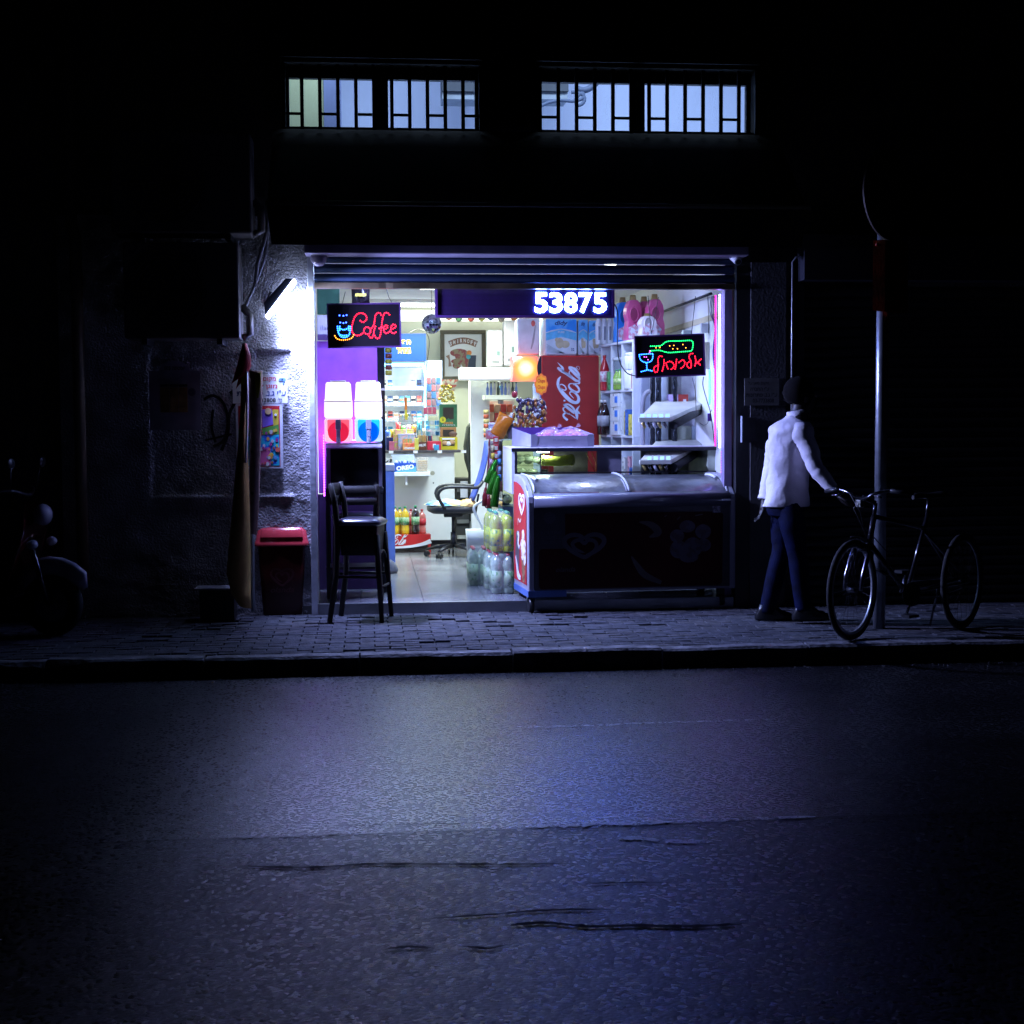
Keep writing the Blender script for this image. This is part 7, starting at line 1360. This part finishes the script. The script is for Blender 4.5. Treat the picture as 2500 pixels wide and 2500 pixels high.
fs = obj('flower_sign', MB().prism(fl, F, 0, .006), mat('flower_orange', (.75, .16, .03), .4, emit=.1, ecol=(1, .2, .02)), t); obj('flower_centre', MB().prism([(a*.78, b*.78) for a, b in fl], F, .0065, .008), mat('flower_amber', (.8, .3, .02), .4, emit=.12, ecol=(1, .35, .02)), fs); obj('lettering', MB().text('Chupa', F, -w*.3, w*.3, .005, .05, .009, .03, .2), pr('chred', (.6, .04, .02)), fs); obj('lettering', MB().text('Chups', F, -w*.3, w*.3, -.05, -.008, .009, .03, .2), pr('chred', (.6, .04, .02)), fs)
obj('red_bud', MB().ball((P(1256, 963, 1.7).x-t.location.x, 0, P(1256, 963, 1.7).z-t.location.z), (.03, .03, .035), 8, 6), LC[2], t)
# hanging strips
t = thing('hanging_sweet_strip', 'red hanging strip of sweet packs left of the glass counter', 'snack strip', P(1211, 1064, 1.7)); 
for i in range(4): obj('pack', MB().bx(-.024, .024, 0, .012, -.07-i*.072, -.004-i*.072), pr('stripred', (.45, .02, .03)), t, .003); obj('label', MB().rect(-.014, .014, -.055-i*.072, -.02-i*.072, fr((0, 0, 0)), .001, .003), pr('striplab', (.55, .5, .4)), t)
mb = MB(); mb.tube([P(x, y, 1.75) for x, y in spl([(1195, 1072), (1193, 1120), (1188, 1170), (1184, 1230), (1190, 1240)], 5)], .008, 5); mb.tube([P(x, y, 1.74) for x, y in spl([(1206, 1085), (1200, 1120), (1195, 1160)], 5)], .008, 5); one('dark_red_ribbon', mb, mat('maroon_white_ribbon', (.2, .02, .05), .4, col2=(.55, .5, .5), scale=12, thresh=.42), 'thin maroon and white ribbon hanging beside the swivel chair', 'ribbon')
for i, (a, b, c, d, lb) in enumerate(((1212, 1122, 1190, 1180, 'upper shiny green snack bag hanging by the chair'), (1210, 1150, 1196, 1208, 'middle shiny green snack bag hanging by the chair'), (1216, 1160, 1206, 1238, 'lower shiny green snack bag hanging by the chair'))):
    p0, p1 = P(a, b, 1.6-i*.04), P(c, d, 1.6-i*.04); dv = p1-p0; t = thing('green_snack_bag', lb, 'snack bag', p0, group='green snack bags'); n = V((dv.z, 0, -dv.x)).normalized()
    mb = MB(); mb.ring([[dv*k+n*(-wd)+V((0, 0, 0)), dv*k+V((0, -.03*q, 0)), dv*k+n*wd, dv*k+V((0, .02*q, 0))] for k, wd, q in ((0, .012, .1), (.1, .02, .6), (.5, .034, 1), (.9, .038, .7), (1, .036, .1))], True, True, True); obj('bag', mb, mat('green_foil', (.02, .17, .008), .18, metal=.5, bump=.7, bscale=14, var=.3), t)
for i, (a, b, c, d, lb) in enumerate(((1186, 1190, 1182, 1236, 'maroon wrapped packet hanging lowest at the left'), (1192, 1205, 1195, 1246, 'maroon and white packet hanging beside it'))):
    p0, p1 = P(a, b, 1.65), P(c, d, 1.65); t = thing('maroon_packet', lb, 'packet', p0); obj('packet', MB().tube([(0, 0, 0), (p1-p0)*.5, p1-p0], [.01, .026, .02], 6, flat=.4), mat('maroon_wrap', (.25, .02, .03), .25, bump=.5), t)
# bottle packs beside the freezer
def pack6(lb, X, Y, Z, m_, rz=0):
    t = thing('bottle_pack', lb, 'bottle pack', (X, Y, Z), rz); H = .33
    for i in range(2):
        for j in range(3):
            b_ = obj('bottle', MB().lathe([(.038, 0), (.047, .012), (.048, .1), (.045, .13), (.048, .16), (.048, .24), (.036, .285), (.016, .305), (.014, .31)], c=(-.047+i*.094, -.094+j*.094, 0), n=12), m_, t); obj('cap', MB().lathe([(.016, .31), (.016, .33)], c=(-.047+i*.094, -.094+j*.094, 0), n=8), M_CAPG if m_.name.startswith('yellow') else M_RED, b_); obj('label_band', MB().lathe([(.0488, .05), (.0488, .19)], c=(-.047+i*.094, -.094+j*.094, 0), n=12), pr('leaf'+m_.name[:5], (.48, .55, .01) if m_.name.startswith('yellow') else (.34, .45, .24), (.08, .22, .05), 24, .42), b_)
    obj('liquid_mass', MB().ring([loop(.075, .12, .01, .03), loop(.078, .124, .23, .03), loop(.05, .1, .27, .03)]), m_, t)
    mb = MB(); mb.ring([loop(.095, .142, 0, .04), loop(.1, .147, .05, .04), loop(.098, .145, .24, .04), loop(.07, .12, .32, .04), loop(.05, .1, .335, .03)]); obj('shrink_film', mb, film('shrink_film', (.75, .8, .82), .05, .14), t)
M_YL = mat('yellow_lemonade', (.45, .5, .0), .1, clear=1, var=.2, scale=12); M_CG = mat('clear_green_water', (.36, .46, .3), .1, clear=1, var=.3, scale=14)
X0 = P(1216, 1440, .75).x
pack6('front bottom shrink wrapped pack of clear green bottles', X0+.02, .62, FZ, M_CG); pack6('rear bottom shrink wrapped pack of clear green bottles', X0-.01, .93, FZ, M_CG); pack6('clear pack standing slightly left at the back of the bottom row', X0-.13, 1.25, FZ, M_CG)
pack6('front top shrink wrapped pack of yellow lemonade', X0+.02, .64, FZ+.345, M_YL); pack6('rear top shrink wrapped pack of yellow lemonade', X0+.0, .95, FZ+.345, M_YL)
# -------- swivel chair
sx = P(1108, 1365, 3.9); t = thing('swivel_chair', 'blue office swivel chair facing left with cloths on its seat', 'chair', (sx.x, 3.95, FZ)); M_BF = mat('blue_chair_fabric', (.05, .09, .42), .8, bump=.4, bscale=90); M_CB = mat('chair_black', (.02, .02, .024), .45)
for k in range(5):
    a = k*1.2566+.35; e = (.29*math.cos(a), .29*math.sin(a)); lg = obj('base_arm', MB().tube([(0, 0, .12), (e[0]*.6, e[1]*.6, .105), (e[0], e[1], .075)], [.035, .028, .02], 8, flat=.7), M_CB, t)
    for s in (-1, 1): obj('caster_wheel', MB().cyl((e[0]+s*.012*math.sin(a)-s*.0, e[1]-s*.012*math.cos(a), .028), (e[0]+s*.03*math.sin(a), e[1]-s*.03*math.cos(a), .028), .028), M_BP, lg)
obj('column', MB().cyl((0, 0, .1), (0, 0, .26), .03).cyl((0, 0, .26), (0, 0, .44), .018), M_CB, t); obj('mechanism', MB().bx(-.1, .1, -.06, .06, .42, .47), M_CB, t, .01)
mb = MB(); mb.ring([loop(.2, .22, .465, .1, 5, -.02), loop(.25, .25, .49, .12, 5, -.02), loop(.255, .25, .53, .12, 5, -.02), loop(.2, .2, .55, .1, 5, -.02)]); obj('seat', mb, M_CB, t)
mb = MB(); rows = []
for i in range(13):
    k = i/12; xx = .2+.17*k+.03*math.sin(k*math.pi); zz = .60+.62*k; wd = .2*(1-.35*k**3) if k < .97 else .08; rows.append([(xx+.025*math.cos(a)*(1 if math.cos(a) > 0 else 1.4), wd*math.sin(a), zz) for a in [j*math.pi/8 for j in range(16)]])
mb.ring(rows); obj('backrest', mb, M_BF, t); obj('back_bracket', MB().tube([(.05, 0, .45), (.24, 0, .47), (.27, 0, .66)], [.025, .022, .02], 8, flat=.6), M_CB, t)
for s in (-1, 1): obj('armrest', MB().tube(spl([(-.1, s*.25, .52), (-.17, s*.27, .66), (-.1, s*.28, .74), (.1, s*.28, .745), (.24, s*.24, .74), (.3, s*.18, .8)], 4), .018, 8), M_CB, t)
def clothlump(lb, nm, x, y, z, sx_, sy_, sz_, m, seed):
    t = thing(nm, lb, 'cloth', (x, y, z)); rr = random.Random(seed); mb = MB(); vs = []
    for j in range(9):
        for i in range(22):
            th = math.pi/2*(j/8); ph = 2*math.pi*i/22; r = 1+.22*noise.noise(V((math.cos(ph)*2+seed, math.sin(ph)*2, j*.4)))+.1*rr.uniform(-1, 1)*(j/8); vs.append((sx_*r*math.sin(th)*math.cos(ph), sy_*r*math.sin(th)*math.sin(ph), sz_*math.cos(th)*(1+.3*noise.noise(V((ph, th*3, seed))))+.0))
    mb.add(vs, [(j*22+i, (j+1)*22+i, (j+1)*22+(i+1) % 22, j*22+(i+1) % 22) for j in range(8) for i in range(22)], True); obj('cloth', mb, m, t)
clothlump('pale yellow and blue cloth spread over the swivel chair seat', 'yellow_blue_cloth', sx.x-.07, 3.93, FZ+.55, .21, .2, .055, mat('cloth_yb', (.7, .6, .25), .8, col2=(.15, .4, .7), scale=7, thresh=.47, bump=.4), 2); clothlump('orange yellow cloth bunched at the back edge of the seat', 'orange_cloth', sx.x+.15, 3.85, FZ+.54, .1, .12, .07, mat('cloth_or', (.75, .5, .2), .8, bump=.4), 5)
# shopping basket trolley with pale bent handle
p = P(1163, 1345, 2.9); t = thing('basket_trolley', 'grey plastic basket with a pale bent tube handle beside the bottle packs', 'basket', (p.x, 2.9, FZ)); M_GB = mat('grey_basket', (.42, .43, .42), .5, bump=.1)
obj('basket', MB().ring([loop(.08, .1, .02, .02), loop(.085, .105, .15, .02), loop(.09, .11, .151, .02), loop(.1, .12, .36, .02)]), M_GB, t)
for k in range(6): obj('slot', MB().bx(-.06+k*.02, -.052+k*.02, -.112, -.1, .03, .14), M_DK, t)
obj('handle', MB().tube(spl([(.1, 0, .1), (.07, 0, .35), (-.0, 0, .5), (-.02, 0, .58), (.04, 0, .63), (.1, 0, .66)], 5), .014, 8), mat('pale_tube', (.7, .72, .66), .35), t)
# things behind: coat by the pillar, radiator and small goods under the counter edge
p = P(1146, 1090, 5.15); t = thing('dark_jacket', 'dark jacket hanging behind the white pillar', 'jacket', p); obj('jacket', MB().ring([[(.05*s*math.cos(a)+o, .05*math.sin(a), zz) for a in [j*.7854 for j in range(8)]] for zz, s, o in ((.28, .2, .02), (.22, .7, .0), (.0, 1, -.02), (-.15, .8, -.02), (-.3, .35, 0), (-.85, .25, .01))]), mat('jacket_dark', (.03, .035, .03), .8, bump=.5), t)
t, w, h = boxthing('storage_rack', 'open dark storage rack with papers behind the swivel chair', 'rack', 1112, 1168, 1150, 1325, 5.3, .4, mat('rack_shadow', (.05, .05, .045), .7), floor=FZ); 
for k in range(4): obj('paper_stack', MB().bx(-w*.4, w*.35, -.03, -.001, .08+k*.18, .12+k*.18), pr('papers%d' % (k % 2), [(.5, .5, .42), (.2, .2, .18)][k % 2]), t)
t, w, h = boxthing('white_paper_sheet', 'white framed sheet leaning on the storage rack', 'sheet', 1124, 1175, 1142, 1215, 5.2, .02, M_WP)
# -------- more goods that crowd the shop
rg = random.Random(21)
for i, px in enumerate((1096, 1120, 1150, 1176, 1198, 1224, 1256, 1285)):
    c = [(.3, .1, .08), (.05, .12, .06), (.45, .08, .06), (.4, .35, .1), (.08, .1, .3), (.35, .3, .28), (.5, .2, .05), (.1, .1, .12)][i]
    p = P(px, 784+rg.uniform(-3, 5), 5.6); t = thing('hanging_item', '%s small item from the left hanging under the number display' % ['first', 'second', 'third', 'fourth', 'fifth', 'sixth', 'seventh', 'eighth'][i], 'ornament', p, group='small items hanging near the back wall')
    obj('item_body', MB().lathe([(.004, 0), (.035, .02), (.045, .07), (.03, .12), (.004, .14)], n=9), pr('hang%d' % i, c), t); obj('hook_wire', MB().cyl((0, 0, .14), (0, 0, CZ-p.z), .002, n=4), M_BP, t)
for k, (px, y0, n, Y, c1, c2, lb) in enumerate(((948, 700, 6, 2.2, (.5, .4, .05), (.25, .05, .04), 'long strip of small yellow and red bags hanging by the black post'), (1222, 930, 5, 4.9, (.1, .3, .5), (.5, .5, .55), 'hanging strip of blue and white packets at the round shelf'), (1187, 1000, 6, 4.7, (.5, .1, .05), (.6, .5, .2), 'hanging strip of red packets at the edge of the pillar'))):
    if k == 0: y0 = 835
    p = P(px, y0, Y); t = thing('packet_strip', lb, 'snack strip', p)
    for i in range(n): obj('packet', MB().ring([[(a*.03, -.012*q+.01*rg.uniform(-1, 1), zz) for a, q in ((-1, 0), (0, 1), (1, 0), (0, -1))] for zz in (-.052*(i+1)+.004, -.052*i-.026, -.052*i-.002)], True, True, True), pr('strip%d%d' % (k, i % 2), c1 if i % 2 else c2), t)
for k, (px0, px1, y0, y1, c, lb) in enumerate(((1196, 1222, 1076, 1130, (.45, .42, .38), 'stack of pale cartons under the orange bag'), (1196, 1220, 1134, 1200, (.3, .12, .1), 'brown red carton behind the green snack bags'), (1222, 1244, 1208, 1246, (.05, .08, .16), 'dark blue crate under the glass counter'))):
    t, w, h = boxthing('goods_carton', lb, 'carton', px0, y0, px1, y1, 2.1, .25, pr('gc%d' % k, c, tuple(v*.6 for v in c), 12, .5))
for k, (px0, px1, y0, c, lb) in enumerate(((1060, 1072, 1086, (.05, .3, .55), 'small blue tin between the red gum box and the yellow carton'), (1012, 1022, 1070, (.6, .55, .1), 'small yellow tube of sweets beside the chocolate box'), (950, 962, 1078, (.5, .12, .2), 'small pink tin beside the card terminal'))):
    on(px0, px1, y0, cY-.045, CT, 'small_tin', lb, 'tin', pr('tin%d' % k, c), .04)
# price tickets along the counter edge and cube shelf
for k in range(5): obj('price_ticket', MB().bx(-.6+k*.27, -.55+k*.27, -.056, -.0505, ct-.034, ct-.004), M_WP, bpy.data.objects['counter'])
# oil stain, grit and litter in the gutter
M_GRIT = mat('grit', (.2, .2, .2), .8); mb = MB(); rr = random.Random(31)
for i in range(700):
    x, y = rr.uniform(-4, 6), KY-.14-abs(rr.gauss(0, .12)); r = rr.uniform(.002, .006); mb.ball((x, y, RZ+r*.5), (r, r, r*.7), 5, 3)
for i in range(300):
    x, y = rr.uniform(-4, 6), rr.uniform(KY+.05, -.1); r = rr.uniform(.0015, .004); mb.ball((x, y, r*.6), (r, r, r*.7), 5, 3)
g = obj('grit', mb, M_GRIT); g['kind'] = 'stuff'
for k, (px, py, Z, lb, a) in enumerate(((1050, 1640, RZ, 'flattened cigarette end in the gutter left of centre', .4), (520, 1668, RZ, 'small bright pebble of litter in the gutter near the left', 1.2), (1430, 1585, 0, 'cigarette end on the pavement in front of the freezer', 2.0))):
    p = G(px, py, Z); t = thing('cigarette_end', lb, 'litter', (p.x, p.y, Z+.006), a); obj('filter', MB().cyl((-.012, 0, 0), (.006, 0, 0), .004, n=8), pr('filter', (.5, .3, .12)), t); obj('paper_end', MB().cyl((.0062, 0, 0), (.02, 0, 0), .004, n=8), M_WP, t)

# -------- filling the cube shelf, the counter and the strips by the door
rc3 = random.Random(77); RN = ['top', 'second', 'third']; CN = ['near', 'middle', 'far']
for k, i, n in ((0, 1, 2), (0, 2, 3), (1, 2, 0), (2, 1, 1), (0, 3, 3), (1, 3, 3), (2, 3, 3)):
    zb2 = zr[min(i, 4)]
    for j in range(n):
        a, b = CU(.03+.04*rc3.random(), Lr*k/3+.06+j*.09); hgt = rc3.uniform(.1, .24)
        t = thing('shelf_box', '%s small box in the %s cube of the %s row of the cube shelf' % (['first', 'middle', 'last'][j], CN[k], ['top', 'second', 'third', 'fourth'][i-0 if i < 4 else 3]), 'box', (a, b, zb2+.001), R(7.5+rc3.uniform(-8, 8)))
        c = rc3.choice([(.5, .05, .06), (.05, .15, .5), (.6, .5, .08), (.1, .35, .12), (.6, .3, .4), (.55, .55, .6)]); obj('box_body', MB().bx(-.05, .05, -.035, .035, 0, hgt), pr('fill%d%d%d' % (k, i, j), c, tuple(v*.4 for v in c), 22, .45), t, .003)
for q in range(9):
    px = 946+q*13; p = P(px, 1060, cY+.32); hgt = rc3.uniform(.22, .34); t = thing('tall_packet', '%s tall packet from the left in the back row on the counter' % ['first', 'second', 'third', 'fourth', 'fifth', 'sixth', 'seventh', 'eighth', 'ninth'][q], 'packet', (p.x, cY+.34, CT+.001), R(rc3.uniform(-12, 12)), 'packets in the back row on the counter')
    c = [(.05, .12, .5), (.6, .45, .05), (.5, .05, .08), (.1, .35, .1), (.5, .25, .5), (.65, .3, .05), (.05, .3, .5), (.55, .5, .45), (.4, .03, .12)][q]
    obj('packet', MB().ring([[(-.026, -.004*s, z), (0, -.022*s, z), (.026, -.004*s, z), (0, .02*s, z)] for z, s in ((0, .3), (.02, 1), (hgt-.03, 1), (hgt, .2))], True, True, True), pr('bk%d' % q, c, tuple(min(1, v+.3) for v in c), 26, .4), t); obj('packet_label', MB().rect(-.016, .016, hgt*.4, hgt*.7, fr((0, -.021, 0)), 0, .002), pr('bkl%d' % (q % 3), [(.7, .7, .6), (.6, .1, .1), (.1, .15, .4)][q % 3]), t)
for q, (px, y0, c, lb) in enumerate(((1203, 1086, (.55, .4, .04), 'yellow'), (1219, 1100, (.05, .2, .5), 'blue'), (1199, 1120, (.5, .1, .25), 'pink'))):
    p = P(px, y0, 1.62); t = thing('hanging_packet', 'narrow %s packet hanging among the green bags by the chair' % lb, 'packet', p)
    for j in range(4): obj('packet', MB().ring([[(-.017, 0, z), (0, -.012*s, z), (.017, 0, z), (0, .01*s, z)] for z, s in ((-.07*j-.064, .2), (-.07*j-.035, 1), (-.07*j-.004, .2))], True, True, True), pr('hp%d%d' % (q, j % 2), c if j % 2 else tuple(min(1, v*.5+.2) for v in c)), t)
